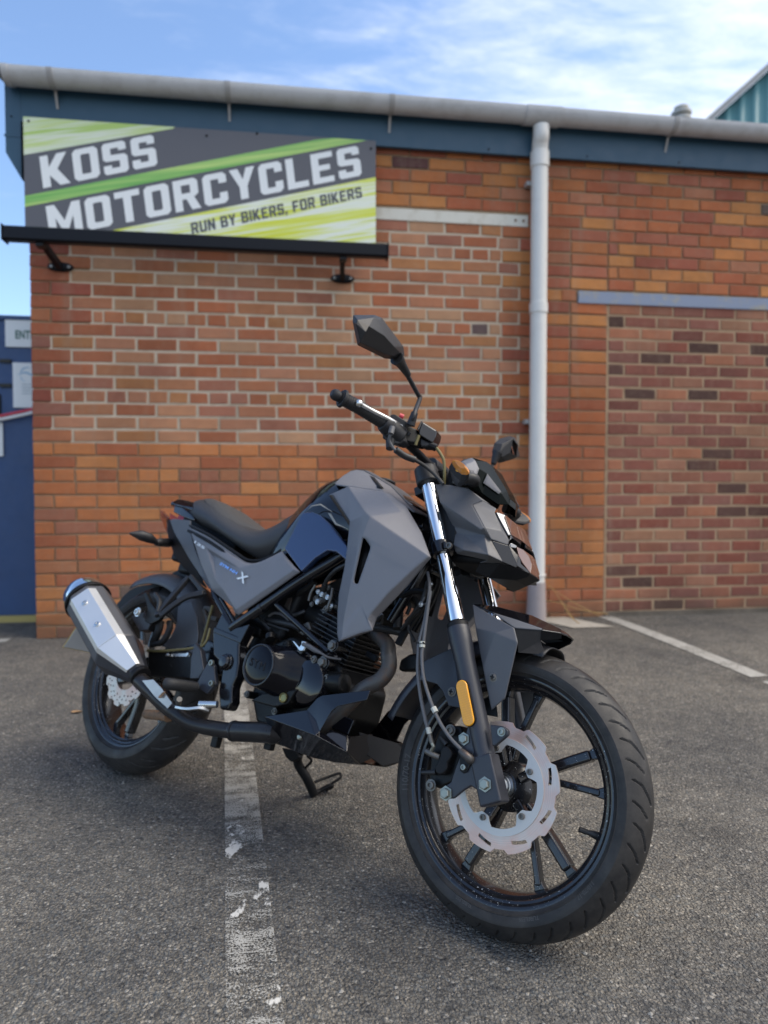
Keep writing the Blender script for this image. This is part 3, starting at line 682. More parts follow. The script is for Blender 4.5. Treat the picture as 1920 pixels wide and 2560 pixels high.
word('letter', 'KOSS', (-1.4350, 4.3270, 2.6903), (-0.7825, 4.3270, 2.8655), (-1.4548, 4.3270, 2.8720), 'sign_text')
word('letter', 'MOTORCYCLES', (-1.4033, 4.3270, 2.4029), (0.4519, 4.3270, 2.8808), (-1.4246, 4.3270, 2.5858), 'sign_text')
word('small_letter', 'RUN BY BIKERS, FOR BIKERS', (-0.5847, 4.3270, 2.4660), (0.4548, 4.3270, 2.7457), (-0.5940, 4.3270, 2.5320), 'sign_dark_text')
for p in ((-1.5102, 4.3270, 3.0740), (-0.4938, 4.3270, 3.0604), (-0.1929, 4.3270, 3.0941), (0.5098, 4.3270, 3.0492)): sg(cyl('screw', (p[0], SY - .001, p[2]), (p[0], SY - .006, p[2]), .007, 'matt_black', n=10))
# ------------------------------------------------------------------ sign lamp
lamp = empty('sign_lamp', None, (-.5, WY, 2.3)); tag(lamp, 'long black trough light on two arms below the shop sign', 'light')
def lp(o): o.parent = lamp; o.matrix_parent_inverse = Matrix.Translation(-lamp.location); return o
LY = WY - .30
sec = [(LY - .035, 2.312), (LY - .030, 2.378), (LY - .012, 2.388), (LY + .045, 2.372), (LY + .052, 2.345), (LY + .030, 2.306), (LY - .02, 2.302)]
lp(closed('lamp_body', [(x, a, b) for x in (-1.573, .580) for a, b in sec], [(j, (j + 1) % 7, 7 + (j + 1) % 7, 7 + j) for j in range(7)] + [tuple(range(7)), tuple(range(7, 14))], 'lamp_black', bevel=.003))
for x in (-1.581, .5808): lp(box('end_cap', (x, LY - .038, 2.300), (x + .0072, LY + .055, 2.390), 'lamp_black', bevel=.003))
for x in (-1.372, .336):
    pl = lp(lathe('wall_plate', (x, WY - .001, 2.262), (0, -1, 0), [(0, .001), (.0005, .052), (.010, .052), (.014, .045), (.015, .001)], 'lamp_black', None, 32)); 
    pl.scale = (1.55, 1, .62); pl.location = pl.location
    pl.matrix_parent_inverse = Matrix.Translation(-lamp.location) @ Matrix.Translation((x, 0, 2.262)) @ Matrix.Diagonal((1.45, 1, .55, 1)) @ Matrix.Translation((-x, 0, -2.262)); pl.scale = (1, 1, 1)
    lp(bar('lamp_arm', [(x, WY - .012, 2.262), (x - .004, WY - .06, 2.272), (x - .012, WY - .13, 2.292), (x - .018, LY + .045, 2.325)], .042, .030, 'lamp_black'))
    lp(box('arm_clamp', (x - .040, LY - .01, 2.283), (x + .004, LY + .05, 2.303), 'engine_black'))
    for dx in (-.052, .050): lp(cyl('plate_screw', (x + dx, WY - .012, 2.262), (x + dx, WY - .020, 2.262), .0085, 'alloy', n=14))

# ------------------------------------------------------------------ blue store beyond the corner
BY = WY + .60
shed = empty('blue_store', None, (-2.6, BY, 0)); tag(shed, 'blue steel clad store beyond the left corner of the brick unit', 'building')
def sh(o): o.parent = shed; o.matrix_parent_inverse = Matrix.Translation(-shed.location); return o
ptop = (-1.8551, 5.0170, 2.1022); pbot = (-1.8912, 5.0170, 0.0443)
sh(box('wall', (-5.2, BY, pbot[2]), (-1.32 - .26, BY + 3, ptop[2] - .03), 'shed_blue', bevel=.004))
sh(box('roof_edge', (-5.25, BY - .02, ptop[2] - .03), (-1.57, BY + 3.05, ptop[2]), 'shed_blue', bevel=.004))
sh(box('yellow_sill', (-5.2, BY - .03, pbot[2] - .055), (-1.57, BY + .4, pbot[2] - .001), 'yellow_paint', bevel=.004))
sh(box('plinth', (-5.2, BY - .02, -.08), (-1.57, BY + .4, pbot[2] - .056), 'kerb_dark', bevel=.004))
def board(name, a, b, label, cat, mat='white_board', th=.012):
    e = empty(name, None, (a[0], BY - .002, b[2])); tag(e, label, cat)
    o = box('panel', (a[0], BY - .002 - th, b[2]), (b[0], BY - .002, a[2]), mat, e, bevel=.002); o.matrix_parent_inverse = Matrix.Translation(-e.location)
    return e, a, b
e, a, b = board('entrance_sign', (-1.9222, 5.0170, 2.0837), (-1.5993, 5.0170, 1.8893), 'white entrance sign with green capitals on the blue store', 'sign')
vv, ff = font_fill('ENTRANCE', 0, .035, 1.10); sc_ = ((-1.9595, 5.0170, 2.0040)[2] - (-1.9605, 5.0170, 1.9471)[2]) / .74; x0 = (-1.8562, 5.0170, 4.2105)[0]; wl = ((-1.7290, 5.0170, 4.2225)[0] - x0)
o = mesh('lettering', [(x0 + p[0] / vv[:, 0].max() * wl * 2.08, BY - .0155, (-1.9606, 5.0170, 1.9444)[2] + p[1] * sc_) for p in vv], ff, 'green_text', e, out_dir=(0, -1, 0)); o.matrix_parent_inverse = Matrix.Translation(-e.location)
e, a, b = board('notice_board', (-1.8787, 5.0170, 1.7837), (-1.6058, 5.0170, 1.4769), 'white notice with a pale blue printed emblem below the entrance sign', 'notice')
c = (-1.7794, 5.0170, 1.7014)
for nm, pts in (('emblem', [(c[0] + .05 * math.cos(t), c[2] + .05 * math.sin(t)) for t in np.linspace(1.2, 4.4, 14)]), ('emblem', [(c[0] - .07 + .16 * t, c[2] - .005 + .02 * math.sin(5 * t)) for t in np.linspace(0, 1, 10)])):
    w = .006; v = []
    for i, p in enumerate(pts): v += [(p[0], BY - .0156, p[1] - w * math.sin(math.pi * i / (len(pts) - 1))), (p[0], BY - .0156, p[1] + w * math.sin(math.pi * i / (len(pts) - 1)) + .001)]
    o = mesh(nm, v, [(2 * i, 2 * i + 2, 2 * i + 3, 2 * i + 1) for i in range(len(pts) - 1)], 'pale_blue_print', e, out_dir=(0, -1, 0)); o.matrix_parent_inverse = Matrix.Translation(-e.location)
for i in range(4):
    z = (-1.9663, 5.0170, 1.6320)[2] - .0205 * i; o = mesh('print_line', [(c[0] - .04, BY - .0156, z), (c[0] + .07, BY - .0156, z), (c[0] + .07, BY - .0156, z + .007), (c[0] - .04, BY - .0156, z + .007)], [(0, 1, 2, 3)], 'grey_print', e, out_dir=(0, -1, 0)); o.matrix_parent_inverse = Matrix.Translation(-e.location)
for v_ in ((-1.9223, 5.0170, 1.7935), (-1.9253, 5.0170, 1.6274)): sh(box('strap_hinge', (v_[0] - .04, BY - .02, v_[2] - .012), (v_[0] + .035, BY - .0005, v_[2] + .012), 'kerb_dark', bevel=.003))
board('window_board', (-2.0735, 5.0170, 1.3743), (-1.9494, 5.0170, 1.1432), 'blank white board at the far left edge below the tape', 'notice')
board('dark_opening', (-2.0698, 5.0170, 1.5675), (-1.9599, 5.0170, 1.4195), 'small black hatch left of the white notice', 'hatch', 'lamp_black', .006)
t0, t1 = Vector((-2.2771, 5.0170, 1.3554)), Vector((-1.5791, 5.0170, 1.5022)); n = 26; v, f, f2 = [], [], []
tp = empty('barrier_tape', None, tuple(t0)); tag(tp, 'red and white barrier tape slanting across the blue store', 'tape')
for nm, lo, hi, m in (('red_edge', 0, .022, 'tape_red'), ('white_edge', -.024, -.001, 'tape_white')):
    v = []
    for i in range(n + 1):
        p = t0.lerp(t1, i / n); sag = -.02 * math.sin(math.pi * i / n); y = BY - .045 - .004 * math.sin(i * 1.3)
        v += [(p.x, y, p.z + lo + sag), (p.x, y - .003, p.z + hi + sag)]
    o = mesh(nm, v, [(2 * i, 2 * i + 2, 2 * i + 3, 2 * i + 1) for i in range(n)], m, tp, solid=.001); o.matrix_parent_inverse = Matrix.Translation(-tp.location)

# ------------------------------------------------------------------ teal gabled building far right
FY = 11.0
far = empty('teal_warehouse', None, (9, FY, 0)); tag(far, 'teal corrugated gable of a taller warehouse behind the roof at right', 'building')
def fr(o): o.parent = far; o.matrix_parent_inverse = Matrix.Translation(-far.location); return o
q0, q1 = Vector((6.8374, 11.0000, 7.0257)), Vector((8.2372, 11.0000, 8.2847)); sl = (q1.z - q0.z) / (q1.x - q0.x)
xe0, xr = q0.x - .9, q1.x + 3.0
def ztop(x): return q0.z + sl * (x - q0.x)
v, f = [], []; xx = xe0; i = 0
while xx < xr:
    for dx, dy in ((0, 0), (.13, 0), (.155, -.016), (.22, -.016), (.245, 0)):
        x = xx + dx; v += [(x, FY + dy, 0), (x, FY + dy, ztop(x) - .12)]
    xx += .26
m = len(v) // 2; f = [(2 * i, 2 * i + 2, 2 * i + 3, 2 * i + 1) for i in range(m - 1)]
fr(mesh('corrugated_sheet', v, f, 'teal_cladding', ang=20, out_dir=(0, -1, 0), solid=.01))
fr(box('wall_mass', (xe0 + .02, FY + .03, 0), (xr, FY + 8, q0.z - .9), 'teal_cladding', bevel=0))
fr(prism('verge_trim', [(xe0 - .1, FY - .10, ztop(xe0 - .1) - .11), (xr, FY - .10, ztop(xr) - .11), (xr, FY - .10, ztop(xr)), (xe0 - .1, FY - .10, ztop(xe0 - .1))], (0, .16, 0), 'verge_pale'))
fr(prism('roof', [(xe0 - .1, FY + .07, ztop(xe0 - .1) - .06), (xr, FY + .07, ztop(xr) - .06), (xr, FY + .07, ztop(xr) - .01), (xe0 - .1, FY + .07, ztop(xe0 - .1) - .01)], (0, 8, 0), 'verge_pale'))
a = Vector((4.1871, 7.0000, 4.9053)); 
fl = empty('roof_flue', None, (a.x, a.y, 3.5)); tag(fl, 'small grey flue with stacked cowl poking above the gutter at right', 'flue')
s = .0060
o = lathe('flue_pipe', (a.x, a.y, a.z - .9), (0, 0, 1), [(0, .055), (.88, .055), (.90, .0)], 'flue_metal', fl, 20); o.matrix_parent_inverse = Matrix.Translation(-fl.location)
for k, (dz, r_) in enumerate(((-.10, .075), (-.035, .10), (.03, .105), (.085, .075))):
    o = lathe('cowl_ring', (a.x, a.y, a.z + dz), (0, 0, 1), [(0, r_ * .7), (.008, r_), (.030, r_), (.04, r_ * .6), (.041, 0)], 'flue_metal', fl, 20); o.matrix_parent_inverse = Matrix.Translation(-fl.location)

# ------------------------------------------------------------------ small things on the ground
weed = empty('dry_weed', None, (1.72, WY - .06, gz(1.7, 4.35))); tag(weed, 'dry straw coloured weed stems at the foot of the white downpipe', 'weed')
def stem(pts, r=.0035):
    o = tube('stem', pts, [r, r * .4], 'dry_stem', weed, n=6); o.matrix_parent_inverse = Matrix.Translation(-weed.location)
g0 = gz(1.75, 4.3)
stem([(1.8831, 4.3170, 0.0300), (1.8123, 4.3170, 0.1283), (1.7278, 4.3170, 0.2423), (1.6636, 4.3170, 0.3180)])
stem([(2.0421, 4.2970, 0.0726), (1.8959, 4.3170, 0.1477), (1.7778, 4.3370, 0.2195), (1.6882, 4.3370, 0.2829)])
stem([(2.0983, 4.2970, 0.0846), (1.9014, 4.2970, 0.1189), (1.7702, 4.3170, 0.1613), (1.6647, 4.3170, 0.1850)])
stem([(1.8859, 4.1370, 0.0160), (1.8119, 4.2170, 0.0802), (1.7830, 4.2670, 0.1377), (1.7618, 4.2970, 0.1861)])
stem([(1.9672, 4.1370, 0.0008), (1.8587, 4.1670, 0.0236), (1.7986, 4.2170, 0.0413)])
def leaf(x, y, s, mat, label, rz, nm='dead_leaf', cat='leaf'):
    v, f = [], []
    for i in range(7):
        t = i / 6; w = .38 * math.sin(math.pi * t) ** .8 + .01
        v += [(t - .5, -w, .10 * math.sin(3 * t) + .05), (t - .5, 0, .02), (t - .5, w, .12 * math.cos(2 * t))]
    for i in range(6):
        for j in range(2): f.append((3 * i + j, 3 * i + j + 1, 3 * i + j + 4, 3 * i + j + 3))
    o = mesh(nm, [(p[0] * s, p[1] * s, p[2] * s) for p in v], f, mat, solid=.0006); o.location = (x, y, gz(x, y) + .003); o.rotation_euler = (0, 0, rz); return tag(o, label, cat)
leaf(-.876, 2.93, .045, 'dead_leaf', 'curled brown dead leaf on the asphalt left of the rear tyre', .4)
# loose chippings: one scatter
rng = np.random.default_rng(5); v, f = [], []
for _ in range(420):
    y = 1.0 + 3.2 * rng.random() ** 1.6; x = (rng.random() - .45) * 1.2 * (y + .3)
    s = .0018 + .0042 * rng.random() ** 3; i = len(v); z = gz(x, y) + .0012
    a = rng.random() * 6.3
    for k in range(5): v.append((x + s * (.7 + .5 * rng.random()) * math.cos(a + k * 1.257), y + s * (.7 + .5 * rng.random()) * math.sin(a + k * 1.257), z))
    v.append((x, y, z + s * .7)); f += [(i + k, i + (k + 1) % 5, i + 5) for k in range(5)]
tag(mesh('loose_grit', v, f, 'grit_pale', ang=20), kind='stuff')

# ================================================================== motorcycle
bike = empty('motorcycle'); tag(bike, 'dark grey and black naked motorcycle leaning on its side stand over the worn parking line', 'motorcycle')
BM = Matrix(((0.70796453, 0.6593536, 0.2530594, -0.54994514), (-0.70624799, 0.66095616, 0.25367446, 2.28828597), (0, -0.35831521, 0.93360067, 0.003), (0, 0, 0, 1)))
bike.matrix_world = BM
def part(name): return empty(name, bike)
def neg(p): return (p[0], -p[1], p[2])

# ------------------------------------------------------------------ wheels
def tyre(name, c, Rr, hw, rb, groove, parent, n=900, seed=0):
    """profile runs bead -> sidewall -> crown -> sidewall -> bead, grooves are cut into the crown"""
    prof = []
    yb = hw * .80
    side = [(-yb, rb), (-yb * 1.12, rb + .008), (-yb * 1.16, rb + .0098), (-yb * 1.185, rb + .0102), (-yb * 1.185, rb + .0112), (-yb * 1.175, rb + .012), (-hw * 1.0, rb + (Rr - rb) * .36), (-hw * .985, rb + (Rr - rb) * .46)]
    a0 = hw * .985; rs = rb + (Rr - rb) * .46; hgt = Rr - rs
    crown = [(a0 * s, rs + hgt * (1 - abs(s) ** 2.1)) for s in np.linspace(-1, 1, 55)][1:-1]
    prof = side + crown + [(-y, r) for y, r in reversed(side)]
    P = np.array(prof); m = len(P); th = np.linspace(0, 2 * math.pi, n, endpoint=False)
    T, Y = np.meshgrid(th, P[:, 0], indexing='ij'); RR_ = np.tile(P[:, 1], (n, 1))
    d = groove(T, Y, Rr); RR_ = RR_ - d * .0046 * (RR_ > rs)
    X = c[0] + RR_ * np.cos(T); Z = c[2] + RR_ * np.sin(T)
    v = np.stack([X, Y, Z], -1).reshape(-1, 3)
    f = [(i * m + j, i * m + j + 1, ((i + 1) % n) * m + j + 1, ((i + 1) % n) * m + j) for i in range(n) for j in range(m - 1)]
    return closed(name, v, f, 'tyre_rubber', parent, ang=28)
def seg_mask(S, Y, segs, per, w):
    """S along circumference, distance to repeated polylines"""
    out = np.zeros_like(S)
    for (s0, y0), (s1, y1), ww in segs:
        for k in (-1, 0, 1):
            s = (S % per) + k * per; dx, dy = s1 - s0, y1 - y0; l2 = dx * dx + dy * dy
            t = np.clip(((s - s0) * dx + (Y - y0) * dy) / l2, 0, 1)
            dd = np.hypot(s - s0 - t * dx, Y - y0 - t * dy)
            out = np.maximum(out, np.clip((ww - dd) / .0009, 0, 1))
    return out
def groove_front(T, Y, Rr):
    S = -T * Rr; per = 2 * math.pi * Rr / 22
    a = [((.000, -.044), (.012, -.030), .0020), ((.012, -.030), (.046, -.012), .0020), ((.042, -.047), (.052, -.036), .0018), ((.052, -.036), (.072, -.022), .0018)]
    b = [((s0 + per / 2, -y0), (s1 + per / 2, -y1), w) for (s0, y0), (s1, y1), w in a]
    return seg_mask(S, Y, a + b, per, 0)
def groove_rear(T, Y, Rr):
    S = T * Rr; per = 2 * math.pi * Rr / 16
    a = [((.0, -.062), (.030, -.040), .0022), ((.030, -.040), (.085, -.006), .0022), ((.055, -.058), (.088, -.034), .0019)]
    b = [((s0 + per / 2, -y0), (s1 + per / 2, -y1), w) for (s0, y0), (s1, y1), w in a]
    return seg_mask(S, Y, a + b, per, 0)
def rim(name, c, hw, mat, parent, rf=.232):
    o = [(-hw, rf), (-hw + .004, rf), (-hw + .007, rf - .005), (-hw + .012, rf - .013), (-hw + .020, rf - .018), (-hw * .25, rf - .023), (0, rf - .024)]
    i = [(-hw, rf - .004), (-hw + .002, rf - .008), (-hw + .008, rf - .012), (-hw + .010, rf - .017), (-hw + .016, rf - .020), (-hw + .020, rf - .026), (-hw * .30, rf - .030), (0, rf - .031)]
    pr = o + [(-t, r) for t, r in reversed(o[:-1])] + list(reversed(i[:-1] + [i[-1]] + [(-t, r) for t, r in reversed(i[:-1])]))
    return lathe(name, c, (0, 1, 0), pr, mat, parent, 160, close=True, ang=30)
def pol(c, r, a, y): return (c[0] + r * math.cos(R(a)), y, c[2] + r * math.sin(R(a)))
def spokes(c, base, parent, y=0.0, step=72, r1=.203, flip=1, hub=.045):
    for k in range(5):
        a = base + step * k
        bar('spoke', [pol(c, hub, a + 15 * flip, y - .004), pol(c, .10, a + 13.5 * flip, y), pol(c, .15, a + 12 * flip, y), pol(c, r1 - .012, a + 11 * flip, y + .0)], .0225, .034, 'wheel_paint', parent, straight=True, bevel=.006)
        bar('spoke', [pol(c, hub + .008, a + 8 * flip, y), pol(c, .085, a + 1 * flip, y), pol(c, .118, a - 5 * flip, y), pol(c, r1 - .010, a - 11 * flip, y)], .0140, .026, 'wheel_paint', parent, straight=True, bevel=.004)
        for dd, w in ((11, .034), (-11, .026)):
            prism('spoke_foot', [pol(c, r1 - .030, a + (dd - 1.5) * flip, y - .010), pol(c, r1 - .030, a + (dd + 1.5) * flip, y - .010), pol(c, r1, a + (dd + 3.6) * flip, y - .010), pol(c, r1, a + (dd - 3.6) * flip, y - .010)], (0, .020, 0), 'wheel_paint', parent, bevel=.003)
def brake_disc(c, y, ro, ri, base, parent, n_sc=9, th=.004, slot=True):
    out = []
    for i in range(360):
        a = i * 1.0; ph = ((a - base) % (360 / n_sc)); ph = min(ph, 360 / n_sc - ph)
        r = ro if ph > 8.5 else ro - .0085 * (1 if ph < 5 else (8.5 - ph) / 3.5)
        out.append((r * math.cos(R(a)), r * math.sin(R(a))))
    holes = [[(ri * math.cos(R(a)), ri * math.sin(R(a))) for a in range(0, 360, 4)]]
    for k in range(n_sc):
        ac = base + 22.7 + k * 360 / n_sc
        if slot:
            h = []
            for t in np.linspace(-1, 1, 9): h.append((ro * .868 + t * .0035 + .0034, ac + t * 8.2))
            for t in np.linspace(1, -1, 9): h.append((ro * .868 + t * .0035 - .0034, ac + t * 8.2))
            holes.append([(r * math.cos(R(a)), r * math.sin(R(a))) for r, a in h])
        else:
            for rr, da in ((.90, 0), (.80, 6), (.70, 12), (.84, 20), (.74, 26)):
                holes.append([(rr * ro * math.cos(R(ac + da)) + .0032 * math.cos(q), rr * ro * math.sin(R(ac + da)) + .0032 * math.sin(q)) for q in np.linspace(0, 6.283, 8)[:-1]])
    v, f = curve_fill([out] + holes, th / 2)
    return closed('brake_disc', [(c[0] + p[0], y + p[2], c[2] + p[1]) for p in v], f, 'disc_steel', parent, ang=30)
def text_ring(txt, c, y, r, a0, size, parent, mat='tyre_rubber', name='sidewall_lettering', up=1, tilt=.0, depth=.0008):
    v, f = font_fill(txt, depth / size, .01); w = v[:, 0].max()
    P = []
    for x, h, z in v:
        rr = r + up * (h * size - size * .36); a = R(a0) - up * (x - w / 2) * size / r
        P.append((c[0] + rr * math.cos(a), y - z * size + tilt * (rr - r), c[2] + rr * math.sin(a)))
    return closed(name, P, f, mat, parent, ang=20)

FC = (1.345, 0, .293); RC = (0, 0, .310)
fw = part('front_wheel')
tyre('tyre', FC, .293, .0555, .229, groove_front, fw)
rim('rim', FC, .046, 'wheel_paint', fw)
spokes(FC, 21.2, fw)
lathe('hub', FC, (0, 1, 0), [(-.052, .022), (-.050, .030), (-.030, .040), (-.018, .052), (.018, .052), (.03, .04), (.05, .03), (.052, .02)], 'wheel_paint', fw, 40)
for k in range(5): bar('disc_lug', [pol(FC, .040, 34.4 + 72 * k, -.040), pol(FC, .078, 34.4 + 72 * k, -.052)], .020, .020, 'wheel_paint', fw, bevel=.004)
brake_disc(FC, -.0625, .130, .090, -.3, fw)
def carrier():
    o = [((.097) * math.cos(R(a)), .097 * math.sin(R(a))) for a in range(0, 360, 4)]; i = []
    for a in range(0, 360, 3):
        ph = (a - 34.4) % 72; ph = min(ph, 72 - ph)
        r = .0655 if ph < 7 else (.0655 + (.083 - .0655) * min(1, (ph - 7) / 9)); i.append((r * math.cos(R(a)), r * math.sin(R(a))))
    v, f = curve_fill([o, i], .0014)
    closed('disc_carrier', [(FC[0] + p[0], -.0655 + p[2], FC[2] + p[1]) for p in v], f, 'disc_carrier', fw, ang=30)
carrier()
for k in range(5): bolt('disc_bolt', pol(FC, .0745, 34.4 + 72 * k, -.067), .0062, fw, 'old_bolt', sock=True, washer=False)
lathe('wheel_spacer', (FC[0], -.052, FC[2]), (0, -1, 0), [(0, .026), (.006, .026), (.007, .021), (.012, .021), (.013, .017), (.034, .017), (.035, 0)], 'alloy', fw, 32)
tube('valve_stem', [pol(FC, .199, -13.2, -.004), pol(FC, .190, -13.4, -.010), pol(FC, .181, -13.8, -.016)], [.0085, .0068, .0045], 'hose_black', fw, n=12)
tube('valve_cap', [pol(FC, .181, -13.8, -.016), pol(FC, .168, -14.2, -.024)], .0056, 'hose_black', fw, n=10)
text_ring('110/70-17', FC, -.0528, .2445, 187, .020, fw, 'tyre_letter', tilt=-.285, depth=.0014); text_ring('TUBELESS', FC, -.0528, .2445, -66, .010, fw, 'tyre_letter', tilt=-.285); text_ring('TUBELESS', FC, -.0528, .2445, -100, .009, fw, 'tyre_letter', tilt=-.285)
text_ring('110/70-17', FC, -.0528, .2445, -35, .011, fw, 'tyre_letter', tilt=-.285)

rw = part('rear_wheel')
tyre('tyre', RC, .310, .0715, .229, groove_rear, rw, n=640)
rim('rim', RC, .058, 'wheel_paint', rw)
spokes(RC, 40, rw, y=-.005, r1=.203)
lathe('hub', RC, (0, 1, 0), [(-.066, .022), (-.06, .034), (-.02, .055), (.03, .06), (.06, .05), (.07, .03)], 'wheel_paint', rw, 40)
brake_disc((0, 0, .310), -.086, .110, .058, 10, rw, n_sc=12, slot=False)
cyl('axle_nut', (0, -.12, .31), (0, -.145, .31), .014, 'zinc', rw, n=6)

# ------------------------------------------------------------------ front fork
RK = R(25.126); AX = Vector((-math.sin(RK), 0, math.cos(RK))); FY_ = -.110
def fp(t, y=FY_, f=0.0): return Vector(FC) * 1 + AX * t + Vector((math.cos(RK), 0, math.sin(RK))) * f + Vector((0, y, 0))
for s in (1, -1):
    fk = part('fork_leg'); y = FY_ * s
    tube('stanchion', [fp(.32, y), fp(.75, y)], .0185, 'chrome', fk, n=32)
    prof = [(-.005, .0), (-.005, .0225), (.10, .0228), (.26, .0235), (.30, .0262), (.335, .0272), (.341, .0262), (.343, .020)]
    lathe('slider', fp(0, y), AX, prof, 'fender_black', fk, 36)
    lathe('dust_seal', fp(.340, y), AX, [(0, .0255), (.010, .025), (.016, .0205), (.0165, .0186)], 'matt_black', fk, 32)
    prism('axle_clamp', [fp(.058, y - .0235 * s, -.0245), fp(.058, y - .0235 * s, .0245), fp(-.038, y - .0235 * s, .0265), fp(-.040, y - .0235 * s, -.0235)], (0, .045 * s, 0), 'fender_black', fk, bevel=.005)
    bolt('axle_bolt', fp(0, y - .0240 * s), .0105, fk, 'zinc', axis=(0, -s, 0), washer=True)
    if s == 1:
        pts = []
        for a in np.linspace(0, math.pi, 9): pts.append((.2025 + .0135 * math.sin(a), .0135 * math.cos(a)))
        for a in np.linspace(math.pi, 2 * math.pi, 9): pts.append((.1305 + .0135 * math.sin(a), .0135 * math.cos(a)))
        prism('reflector_base', [fp(t, y - .0255, f * 1.15 - .006) for t, f in pts], (0, .010, 0), 'matt_black', fk, bevel=.001)
        prism('reflector', [fp(t, y - .0258, f - .006) for t, f in pts], (0, -.0065, 0), 'amber_reflector', fk, bevel=.0025)

cl = part('fork_yoke')
for s in (1, -1):
    y = FY_ * s
    lathe('lower_clamp', fp(.527, y), AX, [(0, .025), (.002, .027), (.031, .027), (.033, .025)], 'frame_black', cl, 32)
    lathe('upper_clamp', fp(.730, y), AX, [(0, .027), (.003, .030), (.046, .030), (.050, .026), (.055, .0)], 'plastic_black', cl, 32)
    bar('yoke_arm', [fp(.543, y, .0), fp(.543, y * .35, -.012)], .040, .036, 'frame_black', cl, bevel=.006)
    bar('yoke_arm', [fp(.754, y, .0), fp(.754, y * .35, -.012)], .040, .030, 'plastic_black', cl, bevel=.006)
box('yoke_centre', (0, 0, 0), (1, 1, 1), 'frame_black', cl).data.transform(Matrix.Translation(fp(.54, 0, -.035)) @ Matrix.Rotation(-RK, 4, 'Y') @ Matrix.Translation((-.03, -.06, 0)) @ Matrix.Diagonal((.06, .12, .03, 1)))
box('yoke_centre', (0, 0, 0), (1, 1, 1), 'plastic_black', cl).data.transform(Matrix.Translation(fp(.742, 0, -.035)) @ Matrix.Rotation(-RK, 4, 'Y') @ Matrix.Translation((-.03, -.07, 0)) @ Matrix.Diagonal((.06, .14, .026, 1)))
cyl('steering_stem', fp(.54, 0, -.035), fp(.78, 0, -.035), .026, 'frame_black', cl)
bar('clamp_ear', [fp(.543, -.112), Vector((1.1444, -0.1220, 0.7913))], .022, .034, 'frame_black', cl, bevel=.005)
bolt('clamp_bolt', (1.1501, -0.1345, 0.7878), .0078, cl, 'old_bolt', sock=True, washer=False)

# ------------------------------------------------------------------ brake caliper
cal_ = part('brake_caliper'); yb = -.128
prism('caliper_bracket', [(1.2799, -0.1280, 0.4052), (1.3408, -0.1280, 0.3096), (1.3322, -0.1280, 0.2754), (1.3107, -0.1280, 0.2812), (1.2971, -0.1280, 0.2701), (1.2765, -0.1280, 0.2479), (1.2588, -0.1280, 0.2432), (1.2451, -0.1280, 0.2510), (1.2471, -0.1280, 0.2632), (1.2630, -0.1280, 0.2769), (1.2680, -0.1280, 0.3074), (1.2749, -0.1280, 0.3404), (1.2709, -0.1280, 0.3533), (1.2766, -0.1280, 0.3765)], (0, .010, 0), 'fender_black', cal_, bevel=.003)
prism('upper_lug', [(1.3287, -0.1280, 0.4092), (1.3583, -0.1280, 0.4123), (1.3715, -0.1280, 0.4064), (1.3732, -0.1280, 0.3971), (1.3488, -0.1280, 0.3697), (1.3425, -0.1280, 0.3682)], (0, .012, 0), 'fender_black', cal_, bevel=.003)
prism('caliper_body', [(1.2130, -0.1050, 0.3855), (1.2507, -0.1050, 0.3933), (1.2667, -0.1050, 0.3641), (1.2576, -0.1050, 0.2743), (1.2235, -0.1050, 0.2538), (1.1950, -0.1050, 0.2586), (1.1884, -0.1050, 0.3181), (1.1966, -0.1050, 0.3696)], (0, .07, 0), 'engine_black', cal_, bevel=.008)
pis = [(1.2487, -0.1280, 0.3404), (1.2546, -0.1280, 0.3338), (1.2526, -0.1280, 0.3234), (1.2467, -0.1280, 0.3121), (1.2492, -0.1280, 0.3009), (1.2434, -0.1280, 0.2896), (1.2327, -0.1280, 0.2835), (1.2218, -0.1280, 0.2864), (1.2187, -0.1280, 0.2976), (1.2232, -0.1280, 0.3086), (1.2257, -0.1280, 0.3192), (1.2238, -0.1280, 0.3328), (1.2288, -0.1280, 0.3430), (1.2377, -0.1280, 0.3464)]
prism('piston_cover', pis, (0, .03, 0), 'matt_black', cal_, bevel=.005)
for (p, r) in (((1.2765, -0.1290, 0.3684), .0095), ((1.2582, -0.1290, 0.2534), .0105)): 
    bolt('caliper_bolt', p, r, cal_, 'zinc')
bolt('caliper_screw', (1.3585, -0.1290, 0.4001), .0062, cal_, 'zinc', sock=True, washer=True)
for p in ((1.2328, -0.1150, 0.3784), (1.2125, -0.1180, 0.2586)): bolt('slide_pin', p, .0085, cal_, 'old_bolt', sock=True)
prism('sensor_plate', [(1.2738, -0.1285, 0.3362), (1.2880, -0.1285, 0.3463), (1.3033, -0.1285, 0.3449), (1.3075, -0.1285, 0.3361), (1.2987, -0.1285, 0.3069), (1.2907, -0.1285, 0.3011), (1.2818, -0.1285, 0.3048)], (0, -.004, 0), 'engine_black', cal_, bevel=.0015)
bolt('sensor_screw', (1.2901, -0.1330, 0.3134), .006, cal_, 'zinc', sock=True, washer=False)
tube('sensor_boot', [(1.2786, -0.1380, 0.3435), (1.2923, -0.1420, 0.3386), (1.3017, -0.1380, 0.3332), (1.3003, -0.1300, 0.3304)], [.0065, .0085, .0095, .0095], 'header_steel', cal_, n=16)
tube('banjo', [(1.1891, -0.1250, 0.3242), (1.2024, -0.1250, 0.3211), (1.2187, -0.1180, 0.3182)], .0065, 'old_bolt', cal_, n=12)
tube('bleed_nipple', [(1.2117, -0.1180, 0.3593), (1.2317, -0.1180, 0.3474)], [.003, .006], 'hose_black', cal_, n=10)
tube('bleed_nipple', [(1.1827, -0.1150, 0.2778), (1.2169, -0.1150, 0.2867)], [.004, .006], 'hose_black', cal_, n=10)

